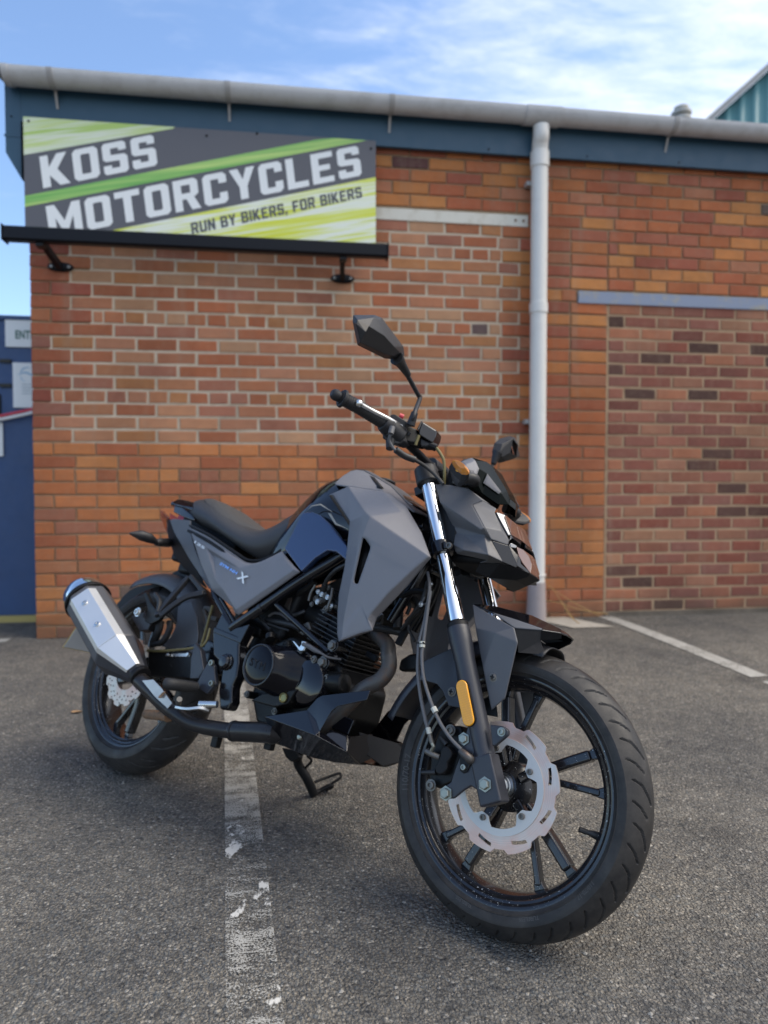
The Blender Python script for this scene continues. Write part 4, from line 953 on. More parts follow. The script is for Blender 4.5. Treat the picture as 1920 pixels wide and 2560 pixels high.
hs = part('brake_hose')
ha = [(1.0840, -0.1050, 0.7256), (1.1117, -0.1250, 0.6830), (1.1229, -0.1350, 0.6067), (1.1238, -0.1400, 0.5496), (1.1270, -0.1400, 0.5272), (1.1362, -0.1400, 0.4845), (1.1565, -0.1400, 0.4340), (1.1810, -0.1400, 0.3861), (1.1937, -0.1350, 0.3623)]
hb = [(1.1164, -0.1250, 0.6763), (1.1248, -0.1350, 0.6327), (1.1367, -0.1420, 0.5510), (1.1414, -0.1450, 0.5218), (1.1571, -0.1450, 0.4763), (1.1862, -0.1450, 0.4304), (1.2175, -0.1450, 0.3930), (1.2493, -0.1430, 0.3654), (1.2791, -0.1380, 0.3466)]
tube('hose', ha, .0042, 'cable_rubber', hs, n=10); tube('hose', hb, .0040, 'cable_rubber', hs, n=10)
tube('hose_ferrule', [(1.1885, -0.1370, 0.3734), (1.1939, -0.1350, 0.3613)], .0055, 'clip_white', hs, n=12)
tube('hose_ferrule', [(1.1930, -0.1350, 0.3632), (1.2025, -0.1320, 0.3440)], .0052, 'old_bolt', hs, n=12)
tube('hose_ferrule', [(1.2025, -0.1320, 0.3440), (1.2072, -0.1300, 0.3370), (1.2016, -0.1260, 0.3269)], .0042, 'zinc', hs, n=10)
for (a, b) in (((1.1307, -0.1445, 0.5510), (1.1417, -0.1455, 0.5523)), ((1.1325, -0.1445, 0.5439), (1.1434, -0.1455, 0.5452)), ((1.1944, -0.1460, 0.4161), (1.2085, -0.1460, 0.4126))): pass
for p, q in (((1.1338, -0.1430, 0.5544), (1.1347, -0.1430, 0.5496)), ((1.1352, -0.1430, 0.5474), (1.1364, -0.1430, 0.5413)), ((1.1974, -0.1450, 0.4168), (1.2058, -0.1450, 0.4081))): tube('clip', [p, q], .0068, 'clip_white', hs, n=8)
tube('cable_tie', [(1.1189, -0.1420, 0.5491), (1.1373, -0.1470, 0.5523), (1.1412, -0.1440, 0.5503)], .0018, 'matt_black', hs, n=6)

# ------------------------------------------------------------------ front mudguard
mg = part('front_fender')
def arch(name, c, r, hw, a0, a1, mat, parent, n=28, drop=.035, th=.003, rfun=None, hfun=None):
    v = []; m = 13
    for i in range(n):
        t = i / (n - 1); a = a0 + (a1 - a0) * t; rr = rfun(t) if rfun else r; h = hfun(t) if hfun else hw
        for j in range(m):
            s = -1 + 2 * j / (m - 1); y = h * math.copysign(abs(s) ** .9, s); d = drop * abs(s) ** 3.2
            v.append(pol(c, rr - d, a, y))
    f = [(i * m + j, i * m + j + 1, (i + 1) * m + j + 1, (i + 1) * m + j) for i in range(n - 1) for j in range(m - 1)]
    o = mesh(name, v, f, mat, parent, ang=40, solid=th); return o
arch('fender_blade', FC, .328, .074, 108, 166, 'fender_black', mg, rfun=lambda t: .322 + .030 * t - .004 * t ** 2, drop=.045, hfun=lambda t: .078 + .006 * math.sin(math.pi * t))
arch('fender_crown', FC, .322, .066, 80, 112, 'plastic_black', mg, rfun=lambda t: .312, drop=.03)
y1, y2 = -.098, -.118
pts = [(1.2087, -0.0820, 0.6655), (1.3325, -0.0980, 0.6207), (1.3479, -0.1020, 0.5901), (1.3384, -0.0980, 0.4689), (1.3088, -0.0930, 0.4381), (1.2723, -0.0950, 0.5227), (1.2336, -0.0920, 0.6095), (1.2954, -0.1120, 0.6020)]
panel('fender_side_plate', pts, [(0, 1, 7, 6), (1, 2, 7), (2, 3, 4, 5, 7), (5, 6, 7)], 'satin_dark', mg, bevel=.003, mirror=True)
bk = [(1.2076, -0.0800, 0.6659), (1.2644, -0.0860, 0.6518), (1.3306, -0.0940, 0.6213), (1.3834, -0.0700, 0.6280), (1.4170, -0.0400, 0.6322), (1.4215, -0.0150, 0.6323), (1.4044, -0.0120, 0.6437), (1.3307, -0.0180, 0.6667), (1.2436, -0.0300, 0.6755), (1.2099, -0.0500, 0.6721), (1.3276, -0.0810, 0.6419), (1.3823, -0.0660, 0.6323)]
panel('fender_beak', bk, [(0, 1, 8, 9), (1, 10, 8), (10, 11, 7, 8), (11, 3, 4, 6, 7), (4, 5, 6)], 'gloss_black', mg, bevel=.002, mirror=True, out=(.2, -.4, .8))
panel('beak_stripe', [bk[k] for k in (1, 2, 3, 11, 10)], [(0, 1, 4), (1, 2, 3, 4)], 'satin_dark', mg, thick=.003, bevel=.001, mirror=True)
mid = [bk[k] for k in (9, 8, 7, 6, 5)]; mm = [q for p in mid for q in (p, (p[0], -p[1], p[2]))]
panel('fender_ridge', mm, [(2 * i, 2 * i + 2, 2 * i + 3, 2 * i + 1) for i in range(4)], 'gloss_black', mg, bevel=.002, out=(.2, 0, 1))
panel('beak_underside', [(1.3302, -0.0900, 0.6208), (1.3827, -0.0680, 0.6275), (1.4163, -0.0380, 0.6315), (1.4150, -0.0300, 0.6203), (1.3782, -0.0550, 0.6064), (1.3960, -0.0550, 0.5777), (1.3452, -0.0850, 0.5698), (1.3457, -0.0970, 0.5895)], [(0, 1, 4, 6, 7), (1, 2, 3, 4), (4, 5, 6)], 'matt_black', mg, thick=.003, bevel=.001, mirror=True)
rp = [(1.1804, -0.0880, 0.5566), (1.1994, -0.0940, 0.5264), (1.2162, -0.0960, 0.4886), (1.2365, -0.0960, 0.4286), (1.2051, -0.0960, 0.4274), (1.1808, -0.0940, 0.4578), (1.1592, -0.0900, 0.4697), (1.1287, -0.0860, 0.4714), (1.1035, -0.0820, 0.5136)]
panel('fender_stay', rp, [(0, 1, 7, 8), (1, 2, 6, 7), (2, 3, 4, 5), (2, 5, 6)], 'fender_black', mg, bevel=.002, mirror=True)
for p in ((1.3042, -0.1005, 0.5076), (1.2084, -0.0980, 0.4592)):
    lathe('fender_screw', p, (0, -1, 0), [(-.004, .0105), (.0005, .0105), (.001, .0078), (.003, .0070), (.0046, .004), (.005, 0)], 'old_bolt', mg, 24)
    for q in ((1, 0), (0, 1)): 
        w = (.005, .0016) if q[0] else (.0016, .005); box('screw_cross', (p[0] - w[0], p[1] - .0056, p[2] - w[1]), (p[0] + w[0], p[1] - .0044, p[2] + w[1]), 'matt_black', mg, bevel=0)

# ------------------------------------------------------------------ fuel tank, its cover and the shrouds
tk = part('fuel_tank')
def tank_ring(x, zt, wmid, zs, zl, wl):
    h = [(0, zt), (.045, zt - .004), (.085, zt - .018), (wmid * .9, zs + .03), (wmid, zs), (wmid * .96, (zs + zl) / 2), (wl, zl)]
    return [(x, -y, z) for y, z in h] + [(x, y, z) for y, z in reversed(h[1:])]
rings = [tank_ring(.475, .765, .070, .735, .715, .06), tank_ring(.515, .845, .098, .76, .69, .085), tank_ring(.56, .915, .108, .80, .695, .09), tank_ring(.61, .972, .122, .85, .72, .10), tank_ring(.67, 1.008, .130, .885, .75, .105),
         tank_ring(.74, 1.012, .132, .89, .765, .105), tank_ring(.82, .995, .125, .88, .77, .10), tank_ring(.92, .955, .115, .86, .77, .09), tank_ring(1.0, .91, .08, .85, .78, .06)]
loft('tank_shell', rings, 'gloss_black', tk, subd=2, ang=180)
sp = [(0.6568, -0.1500, 0.8566), (0.6913, -0.1500, 0.8598), (0.7255, -0.1500, 0.8498), (0.7670, -0.1500, 0.8261), (0.8050, -0.1500, 0.7985), (0.8527, -0.1500, 0.7634), (0.8598, -0.1500, 0.7260), (0.8169, -0.1500, 0.7484), (0.7836, -0.1500, 0.7504), (0.7481, -0.1500, 0.7270), (0.7070, -0.1500, 0.6866), (0.6225, -0.1500, 0.7470), (0.6385, -0.1500, 0.7980), (0.6477, -0.1500, 0.8319)]
sp = [(p[0], p[1] + .05 * max(0, p[2] - .84) + .06 * max(0, .74 - p[2]), p[2]) for p in sp]
panel('tank_side_cover', sp, [tuple(range(14))], 'tank_gloss', tk, thick=.02, bevel=.004, seg=3, mirror=True)
# satin cover running along the top of the tank
tc_ = [(0.7073, -0.1050, 0.9624), (0.7017, -0.0750, 0.9959), (0.7040, -0.0500, 1.0220), (0.7208, -0.0420, 1.0291), (0.7523, -0.0450, 1.0248), (0.8154, -0.0550, 0.9976), (0.8757, -0.0600, 0.9695), (0.9352, -0.0750, 0.9294), (0.9994, -0.0950, 0.8842), (0.9358, -0.1220, 0.9201), (0.9121, -0.1350, 0.9266), (0.8255, -0.1420, 0.9344), (0.7249, -0.1180, 0.9530)]
panel('tank_top_cover', tc_, [(0, 1, 11, 12), (1, 2, 3, 11), (3, 4, 5, 11), (5, 10, 11), (5, 6, 9, 10), (6, 7, 8, 9)], 'satin_grey', tk, bevel=.0035, mirror=True, out=(0, -.3, .9))
rd = [tc_[k] for k in (1, 2, 3, 4, 5, 6, 7, 8)]
ridge = [(p[0], y, p[2] + e) for p in rd for y, e in ((p[1] + .002, .002), (p[1] * .5, .008), (0, .010), (-p[1] * .5, .008), (-p[1] - .002, .002))]
panel('tank_centre_cover', ridge, [(5 * i + j, 5 * i + j + 1, 5 * i + j + 6, 5 * i + j + 5) for i in range(7) for j in range(4)], 'satin_dark', tk, bevel=.003, out=(0, 0, 1), ang=40)
panel('cover_notch', [(0.7852, -0.0535, 1.0061), (0.8079, -0.0570, 0.9982), (0.9058, -0.1250, 0.9386), (0.8825, -0.1260, 0.9405), (0.8642, -0.1080, 0.9546)], [(0, 1, 2, 4), (4, 2, 3)], 'matt_black', tk, thick=.001, bevel=0, out=(0, -.3, .9))
for q in ([(0.6675, -0.1475, 0.8605), (0.6925, -0.1540, 0.8733), (0.7245, -0.1580, 0.8761), (0.7803, -0.1630, 0.8552), (0.7781, -0.1630, 0.8575), (0.7262, -0.1580, 0.8802), (0.6890, -0.1530, 0.8765)],):
    panel('tank_decal', q, [(0, 1, 6), (1, 2, 5, 6), (2, 3, 4, 5)], 'decal_tan', tk, thick=.0006, bevel=0)
panel('tank_decal', [(0.7682, -0.1665, 0.8513), (0.7811, -0.1670, 0.8491), (0.8100, -0.1690, 0.8226), (0.8588, -0.1710, 0.8071), (0.8071, -0.1690, 0.8179)], [(0, 1, 2, 4), (4, 2, 3)], 'decal_tan', tk, thick=.0006, bevel=0)
lathe('filler_cap', (.80, 0, 1.000), (-.1, 0, 1), [(0, .034), (.006, .034), (.009, .028), (.010, 0)], 'plastic_black', tk, 40)

def shroud():
    V = {}
    V['a'] = (0.7599, -0.1720, 0.9013); V['b'] = (0.8026, -0.1500, 0.9349); V['c'] = (0.9137, -0.1370, 0.9259); V['d'] = (0.9351, -0.1280, 0.9232)
    V['g'] = (0.9941, -0.1280, 0.8880); V['h'] = (1.0746, -0.1500, 0.8115); V['t'] = (1.1396, -0.1860, 0.7428); V['i'] = (1.1355, -0.1920, 0.7451)
    V['m'] = (0.9325, -0.2120, 0.8437); V['m2'] = (0.9559, -0.2170, 0.8296); V['n'] = (0.9212, -0.2080, 0.8285); V['e'] = (0.8604, -0.1760, 0.8253)
    V['e2'] = (0.8700, -0.1720, 0.7513); V['e3'] = (0.8757, -0.1720, 0.7036); V['e4'] = (0.8770, -0.1700, 0.6355)
    V['n2'] = (0.9312, -0.2060, 0.7552); V['n3'] = (0.9343, -0.2040, 0.6656); V['s0'] = (0.9438, -0.2100, 0.7737); V['s1'] = (0.9534, -0.2110, 0.7728); V['s2'] = (0.9749, -0.2120, 0.7546); V['s3'] = (0.9767, -0.2120, 0.7474)
    V['s4'] = (0.9607, -0.2070, 0.6614); V['s5'] = (0.9554, -0.2060, 0.6591); V['s6'] = (0.9461, -0.2050, 0.6618); V['s7'] = (0.9423, -0.2050, 0.6702)
    V['r0'] = (0.9454, -0.2130, 0.7831); V['r1'] = (1.0562, -0.2120, 0.7408)
    V['k0'] = (0.9841, -0.2060, 0.6108); V['k1'] = (0.9360, -0.1980, 0.5619); V['k2'] = (0.9379, -0.1920, 0.5210)
    V['f0'] = (0.9264, -0.1860, 0.5178); V['f1'] = (0.9081, -0.1780, 0.5358); V['f2'] = (0.8862, -0.1700, 0.5894); V['f3'] = (0.8752, -0.1680, 0.6352)
    V['p0'] = (0.9952, -0.1960, 0.5462); V['p1'] = (1.0237, -0.1920, 0.5564); V['q0'] = (1.0080, -0.2000, 0.5807); V['q1'] = (1.0165, -0.2020, 0.5943); V['q2'] = (1.0523, -0.2030, 0.6455); V['q3'] = (1.1035, -0.2000, 0.7046)
    V['u0'] = (1.0140, -0.1760, 0.5726); V['u1'] = (1.0135, -0.1720, 0.5892); V['u2'] = (1.0269, -0.1680, 0.6092); V['u3'] = (1.0795, -0.1680, 0.6761); V['w'] = (1.0157, -0.1700, 0.8582)
    ks = list(V); ix = {k: i for i, k in enumerate(ks)}
    F = ['a b m n e', 'b c w m2 m', 'c d g w', 'w g h i m2', 'h t i', 'e n n2 e2', 'e2 n2 n3 e3', 'e3 n3 e4', 'e4 n3 k1 f3', 'f3 k1 f2', 'f2 k1 k2 f1', 'f1 k2 f0',
         'n m m2 r0', 'n r0 s0 n2', 'm2 i r1 r0', 'r0 r1 s2 s1 s0', 'r1 i q3 q2 s3 s2', 'n2 s0 s7 n3', 'n3 s7 s6 s5 k0', 'k0 s5 s4', 's4 s3 q2 k0', 'n3 k0 k1', 'k0 q2 q1 q0 p1', 'k1 k0 p1 p0 k2', 'k2 p0 f0',
         'i t u3 q3', 'q3 u3 u2 q2', 'q2 u2 u1 q1', 'q1 u1 u0 q0', 'q0 u0 p1']
    F = [tuple(ix[k] for k in f.split()) for f in F]
    return [V[k] for k in ks], F
sv, sf = shroud()
for s in (1, -1):
    sr = part('tank_shroud')
    panel('shroud_panel', sv if s == 1 else [neg(p) for p in sv], sf, 'satin_grey', sr, thick=.0035, bevel=.0065, seg=3, out=(0, -s, 0), ang=20)
    lip = [(0.7615, -0.1735, 0.9003), (0.7729, -0.1720, 0.9026), (0.8612, -0.1775, 0.8267), (0.8555, -0.1660, 0.8154)]
    if s == -1: lip = [neg(p) for p in lip]
    panel('shroud_lip', lip, [(0, 1, 2, 3)], 'gloss_black', sr, thick=.003, bevel=.001, out=(0, -s, 0))
    ba = [(0.9126, -0.1780, 0.7868), (0.9526, -0.1780, 0.7671), (0.9388, -0.1780, 0.6603), (0.9170, -0.1780, 0.6626)]
    if s == -1: ba = [neg(p) for p in ba]
    panel('vent_backing', ba, [(0, 1, 2, 3)], 'matt_black', sr, thick=.002, bevel=0, out=(0, -s, 0))

# ------------------------------------------------------------------ seat and tail
st = part('seat')
SX = [-.012, .02, .06, .12, .19, .26, .33, .40, .45, .49, .535, .58, .615]
SZT = [.912, .930, .934, .928, .907, .876, .846, .826, .832, .855, .890, .915, .925]
SHW = [.045, .072, .092, .108, .122, .128, .128, .124, .118, .110, .103, .097, .088]
SZL = [.885, .862, .835, .818, .802, .784, .760, .735, .717, .720, .738, .775, .835]
def sring(x, e=0.0):
    zt, hw, zl = (float(np.interp(x, SX, a)) for a in (SZT, SHW, SZL)); m = zt - (zt - zl) * .42
    h = [(0, zt + e), (hw * .45, zt - .003 + e), (hw * .74, zt - .014 + e * .8), (hw * .93, m + .004), (hw, m - .012), (hw * .985, zl)]
    return [(x, -y, z) for y, z in h] + [(x, y, z) for y, z in reversed(h[1:])]
loft('seat_base', [sring(x) for x in np.linspace(SX[0], SX[-1], 26)], 'seat_vinyl', st, subd=1, ang=60)
pv, pf = [], []; pxs = np.linspace(.045, .405, 22); pm = 17
for i, x in enumerate(pxs):
    t = i / 21; hw = float(np.interp(x, SX, SHW)) * .80 * (1 - (2 * t - 1) ** 4 * .55) * (1.0 if t < .6 else 1 - (t - .6) * .35); zt = float(np.interp(x, SX, SZT)); full = float(np.interp(x, SX, SHW)); zl = float(np.interp(x, SX, SZL)); m = zt - (zt - zl) * .42
    for j in range(pm):
        s = -1 + 2 * j / (pm - 1); y = hw * s; q = abs(y) / full
        z = float(np.interp(q, [0, .45, .74, .93, 1.0], [zt, zt - .003, zt - .014, m + .004, m - .012]))
        pv.append((x, y, z + .0055 * (1 - abs(s) ** 8) * min(1, t * 8, (1 - t) * 8) - .0015))
pf = [(i * pm + j, i * pm + j + 1, (i + 1) * pm + j + 1, (i + 1) * pm + j) for i in range(21) for j in range(pm - 1)]
mesh('pillion_pad', pv, pf, 'seat_pad', st, ang=60, out_dir=(0, 0, 1))
for e, mt, r in ((-.006, 'matt_black', .005), (-.016, 'satin_grey', .004), (-.024, 'matt_black', .006)):
    tube('seat_edge', [(x, -float(np.interp(x, SX, SHW)) - .001, float(np.interp(x, SX, SZL)) + e) for x in np.linspace(.12, .60, 14)], r, mt, st, n=8, sub=2)
tl = part('tail_unit')
tcw = [(-0.0079, -0.1050, 0.8303), (0.0229, -0.1080, 0.8339), (0.1170, -0.1120, 0.8291), (0.1451, -0.1160, 0.7872), (0.1585, -0.1170, 0.7687), (0.1933, -0.1190, 0.7306), (0.2444, -0.1210, 0.6876), (0.3283, -0.1220, 0.6116), (0.3178, -0.1210, 0.6109), (0.1745, -0.1160, 0.6987), (0.0415, -0.1080, 0.7867)]
panel('tail_cowl', tcw, [(0, 1, 10), (1, 2, 3, 4, 10), (4, 5, 9, 10), (5, 6, 9), (6, 7, 8, 9)], 'satin_dark', tl, bevel=.004, mirror=True)
utl = [(-0.0932, -0.0600, 0.8486), (-0.0149, -0.1000, 0.8313), (0.0358, -0.1040, 0.7878), (0.1691, -0.1120, 0.6995), (0.3004, -0.1160, 0.6117), (0.2108, -0.0850, 0.6328), (0.1294, -0.0700, 0.6638), (0.0975, -0.0650, 0.6733), (0.0086, -0.0550, 0.7160), (-0.0603, -0.0550, 0.7836)]
panel('under_tail', utl, [(0, 1, 2, 9), (2, 3, 8, 9), (3, 7, 8), (3, 6, 7), (3, 4, 5, 6)], 'matt_black', tl, bevel=.003, mirror=True, out=(-.4, -1, -.3))
box('tail_core', (-.01, -.055, .70), (.30, .055, .86), 'matt_black', tl, bevel=.01)
box('undertray', (.05, -.060, .66), (.34, .060, .73), 'matt_black', tl, bevel=.012)
rail = [(-0.0508, -0.0880, 0.8983), (-0.0471, -0.0700, 0.9205), (0.0202, -0.0720, 0.9140), (0.0974, -0.0850, 0.8971), (0.0940, -0.1000, 0.8765), (0.0951, -0.1020, 0.8667), (0.0269, -0.0980, 0.8833), (-0.0242, -0.0940, 0.8898)]
panel('grab_rail', rail, [(0, 1, 7), (1, 2, 6, 7), (2, 3, 4, 6), (4, 5, 6)], 'gloss_black', tl, bevel=.004, mirror=True, out=(0, -.3, .9), thick=.008)
panel('grab_rail_side', [(-0.0208, -0.0950, 0.8862), (0.0299, -0.0990, 0.8796), (0.0996, -0.1030, 0.8528), (0.1252, -0.1060, 0.8386), (0.1296, -0.1060, 0.8290), (0.0623, -0.1010, 0.8416), (-0.0169, -0.0940, 0.8618)], [(0, 1, 5, 6), (1, 2, 3, 4, 5)], 'gloss_black', tl, bevel=.004, mirror=True, thick=.01)
box('grab_bridge', (-.085, -.07, .895), (-.02, .07, .912), 'gloss_black', tl, bevel=.006)
panel('tail_light', [(-0.1993, -0.0250, 0.8884), (-0.1119, -0.0600, 0.8605), (-0.0675, -0.0750, 0.8455), (-0.0710, -0.0700, 0.8349), (-0.0653, -0.0560, 0.7938), (-0.1181, -0.0400, 0.8188), (-0.1801, -0.0200, 0.8541)], [(0, 1, 6), (1, 2, 3, 5, 6), (3, 4, 5)], 'tail_lens', tl, mirror=True, thick=.012, bevel=.002, out=(-1, -.4, 0))
box('tail_light_core', (-.075, -.03, .80), (-.012, .03, .89), 'red_plastic', tl, bevel=.004)
ri = part('rear_indicator')
for s in (-1, 1):
    pa = [(-0.0152, -0.0750, 0.7556), (0.0163, -0.1300, 0.7414), (0.0237, -0.1500, 0.7345)]; pb = [(0.0227, -0.1500, 0.7366), (0.0291, -0.1850, 0.7402), (0.0259, -0.2150, 0.7396), (0.0193, -0.2500, 0.7351)]
    if s == 1: pa = [neg(p) for p in pa]; pb = [neg(p) for p in pb]
    tube('indicator_stalk', pa, [.016, .014, .010], 'plastic_black', ri, n=12)
    tube('indicator_body', pb, [.009, .017, .017, .004], 'plastic_black', ri, n=16)
# number plate on its hanger below the rear mudguard
pt = part('number_plate')
pc = Vector((-0.4933, -0.0200, 0.3759)); 
pq = [(-0.3474, -0.1050, 0.4313), (-0.3984, -0.1050, 0.3322)]
plate = [(pq[0][0], -.105, pq[0][2]), (pq[1][0], -.105, pq[1][2]), (pq[1][0], .085, pq[1][2]), (pq[0][0], .085, pq[0][2])]
prism('plate', plate, (-.0025, 0, -.0012), 'plate_yellow', pt, bevel=.001)
prism('plate_face', [(p[0] + .0032, p[1] * .98, p[2] + .002) for p in plate], (-.0026, 0, -.0012), 'plate_white', pt, bevel=.0005)
bar('plate_hanger', [(.06, 0, .69), (-.10, 0, .60), (-.24, 0, .56), (pq[0][0] + .02, 0, pq[0][2] + .01)], .05, .02, 'matt_black', pt)

# ------------------------------------------------------------------ side panels
def sidepanel():
    V = [(0.1577, -0.1240, 0.7814), (0.2088, -0.1260, 0.7804), (0.2698, -0.1280, 0.7621), (0.3972, -0.1340, 0.7194), (0.4677, -0.1380, 0.6993), (0.4988, -0.1400, 0.6972), (0.5374, -0.1420, 0.7058), (0.6064, -0.1400, 0.7421), (0.6805, -0.1520, 0.7008), (0.7063, -0.1500, 0.6858),
         (0.6891, -0.1580, 0.6880), (0.4967, -0.1500, 0.5580), (0.5035, -0.1400, 0.5450), (0.4827, -0.1380, 0.5485), (0.4603, -0.1340, 0.5657), (0.3339, -0.1260, 0.6095), (0.2493, -0.1240, 0.6847), (0.1824, -0.1230, 0.7532),
         (0.2631, -0.1310, 0.7369), (0.3016, -0.1220, 0.7147), (0.4529, -0.1435, 0.6797), (0.3977, -0.1390, 0.6170), (0.3595, -0.1355, 0.6346), (0.6440, -0.1540, 0.7143), (0.5467, -0.1435, 0.7050)]
    F = [(0, 1, 2, 18, 17), (2, 3, 18), (3, 4, 20, 18), (4, 5, 6, 24, 20), (6, 7, 23, 24), (7, 8, 23), (8, 10, 23), (8, 9, 10), (10, 9, 12, 11), (11, 12, 13), (18, 20, 19), (18, 19, 22), (19, 20, 21, 22), (17, 18, 22, 16), (16, 22, 21, 15),
         (15, 21, 11, 14), (14, 11, 13), (21, 20, 24), (21, 24, 23, 10, 11)]
    return V, F
V_, F_ = sidepanel(); sp_ = part('side_panel')
for s in (1, -1): panel('side_panel_cover', V_ if s == 1 else [neg(p) for p in V_], F_, 'satin_grey', sp_, thick=.0035, bevel=.0045, out=(0, -s, 0), ang=20)
def decal(name, txt, o, ux, uy, mat, bold=.02, dy=-.0025, flip=False):
    v, f = font_fill(txt, 0, bold); w, h = v[:, 0].max(), v[:, 1].max(); o, a, b = Vector(o), Vector(ux) - Vector(o), Vector(uy) - Vector(o)
    P = [o + a * (p[0] / w) + b * (p[1] / h) + Vector((0, dy, 0)) for p in v]
    mesh(name, P, f, mat, sp_, out_dir=(0, -1, 0))
decal('side_lettering', 'SYM NH', (0.3627, -0.1412, 0.6843), (0.4535, -0.1445, 0.6589), (0.3666, -0.1412, 0.6926), 'decal_blue', .03)
decal('side_letter', 'X', (0.4587, -0.1455, 0.6488), (0.5001, -0.1470, 0.6339), (0.4712, -0.1455, 0.6710), 'decal_white', .03)
decal('side_number', '125', (0.1942, -0.1275, 0.7500), (0.2581, -0.1315, 0.7293), (0.1981, -0.1275, 0.7570), 'decal_white', .03)

# ------------------------------------------------------------------ frame
fm = part('frame')
def both(fn):
    fn(1); fn(-1)
def mir(ps, s): return [Vector(p) if s == 1 else Vector((p[0], -p[1], p[2])) for p in ps]
for s in (1, -1):
    tube('main_tube', mir([(0.4767, -0.1280, 0.5059), (0.5760, -0.1300, 0.5758), (0.6793, -0.1250, 0.6565), (0.7628, -0.1150, 0.7202), (.86, -.085, .80), (1.0, -.04, .86)], s), .0145, 'frame_black', fm, n=18)
    tube('tube_joint', mir([(0.5729, -0.1300, 0.5724), (0.5822, -0.1300, 0.5790)], s), .0165, 'frame_black', fm, n=18)
    tube('stay_tube', mir([(0.6197, -0.1220, 0.5938), (0.8440, -0.1180, 0.4924)], s), .0085, 'frame_black', fm, n=14)
    tube('sub_tube', mir([(0.4638, -0.1220, 0.5150), (0.3506, -0.1180, 0.5942), (.30, -.108, .66), (.10, -.085, .76)], s), .011, 'frame_black', fm, n=14, straight=True)
    tube('sub_tube', mir([(0.4805, -0.1260, 0.5236), (0.3848, -0.1220, 0.5877)], s), .006, 'frame_black', fm, n=12)
    tube('upper_tube', mir([(.50, -.11, .70), (.66, -.11, .76), (.90, -.06, .84)], s), .013, 'frame_black', fm, n=14)
    tube('down_tube', mir([(1.035, -.03, .80), (1.01, -.05, .70), (.97, -.055, .60)], s), .014, 'frame_black', fm, n=14)
    pvt = mir([(0.4228, -0.1350, 0.5492), (0.4840, -0.1350, 0.5105), (0.5507, -0.1350, 0.5259), (0.5336, -0.1380, 0.4654), (0.5527, -0.1380, 0.4138), (0.5592, -0.1380, 0.3810), (0.5525, -0.1380, 0.3519), (0.5639, -0.1350, 0.3101), (0.5562, -0.1350, 0.2878), (0.5233, -0.1350, 0.2847), (0.5007, -0.1380, 0.3316), (0.4916, -0.1380, 0.3985), (0.4396, -0.1380, 0.4197), (0.4092, -0.1380, 0.4812)], s)
    prism('pivot_plate', pvt, (0, .035 * s, 0), 'frame_black', fm, bevel=.007)
    prism('pivot_rib', mir([(0.4145, -0.1405, 0.4844), (0.5393, -0.1405, 0.4686), (0.5550, -0.1390, 0.5255), (0.5310, -0.1390, 0.5173), (0.5240, -0.1405, 0.4851), (0.4153, -0.1405, 0.4996)], s), (0, .006 * s, 0), 'frame_black', fm, bevel=.002)
    lathe('pivot_cap', mir([(0.5034, -0.1360, 0.4111)], s)[0], (0, -s, 0), [(0, .0235), (.005, .0235), (.007, .0205), (.013, .0195), (.018, .014), (.019, 0)], 'gloss_black', fm, 36)
    tube('engine_lug', mir([(0.8349, -0.1170, 0.4913), (0.8416, -0.1000, 0.4803), (0.8479, -0.0900, 0.4867)], s), .017, 'frame_black', fm, n=16)
for p, r in (((0.8593, -0.1280, 0.5095), .0098), ((0.8412, -0.1280, 0.4635), .0115)):
    bolt('frame_bolt', p, r, fm, 'old_bolt', washer=True)
    cyl('bolt_boss', (p[0], p[1] + .05, p[2]), (p[0], p[1] + .002, p[2]), r * 1.7, 'frame_black', fm)
box('head_gusset', (.93, -.035, .74), (1.05, .035, .90), 'frame_black', fm, bevel=.01)

# ------------------------------------------------------------------ swingarm, hugger, pegs
sw = part('swingarm')
for s in (1, -1):
    y = -.105 * s
    prism('swingarm_beam', [(.52, y, .445), (.36, y, .462), (.02, y, .345), (-.06, y, .335), (-.07, y, .29), (.02, y, .278), (.34, y, .365), (.54, y, .375)], (0, .045 * s, 0), 'frame_black', sw, bevel=.006)
box('swingarm_bridge', (.36, -.07, .37), (.50, .07, .46), 'frame_black', sw, bevel=.01)
prism('chain_guard', [(0.1195, -0.1250, 0.3931), (0.3324, -0.1250, 0.4162), (0.4011, -0.1250, 0.3757), (0.3908, -0.1250, 0.3470), (0.1589, -0.1250, 0.3167)], (0, .02, 0), 'engine_black', sw, bevel=.004)
tube('brake_line', [(0.1327, -0.1350, 0.3909), (0.2035, -0.1400, 0.3987), (0.2828, -0.1400, 0.4139), (0.3357, -0.1370, 0.4264), (0.3694, -0.1300, 0.4379), (0.3805, -0.1250, 0.4597), (0.3743, -0.1200, 0.4945)], .0042, 'gold_hose', sw, n=8)
prism('guard_plate', [(0.3550, -0.1460, 0.4457), (0.3901, -0.1460, 0.4273), (0.4274, -0.1460, 0.3766), (0.4154, -0.1460, 0.3489), (0.3790, -0.1460, 0.3420), (0.3586, -0.1460, 0.3972)], (0, .02, 0), 'fender_black', sw, bevel=.003)
for p in ((0.2342, -0.1320, 0.3928), (0.3262, -0.1320, 0.4076)): bolt('guard_bolt', p, .006, sw, 'alloy', washer=False)
prism('guard_bracket', [(0.2184, -0.1280, 0.3956), (0.3242, -0.1280, 0.4123), (0.3288, -0.1280, 0.4022), (0.2230, -0.1280, 0.3863)], (0, .004, 0), 'alloy', sw, bevel=.001)
hg = part('rear_hugger')
arch('hugger_blade', RC, .335, .085, 20, 118, 'hugger_grey', hg, rfun=lambda t: .332 + .022 * t, drop=.05)
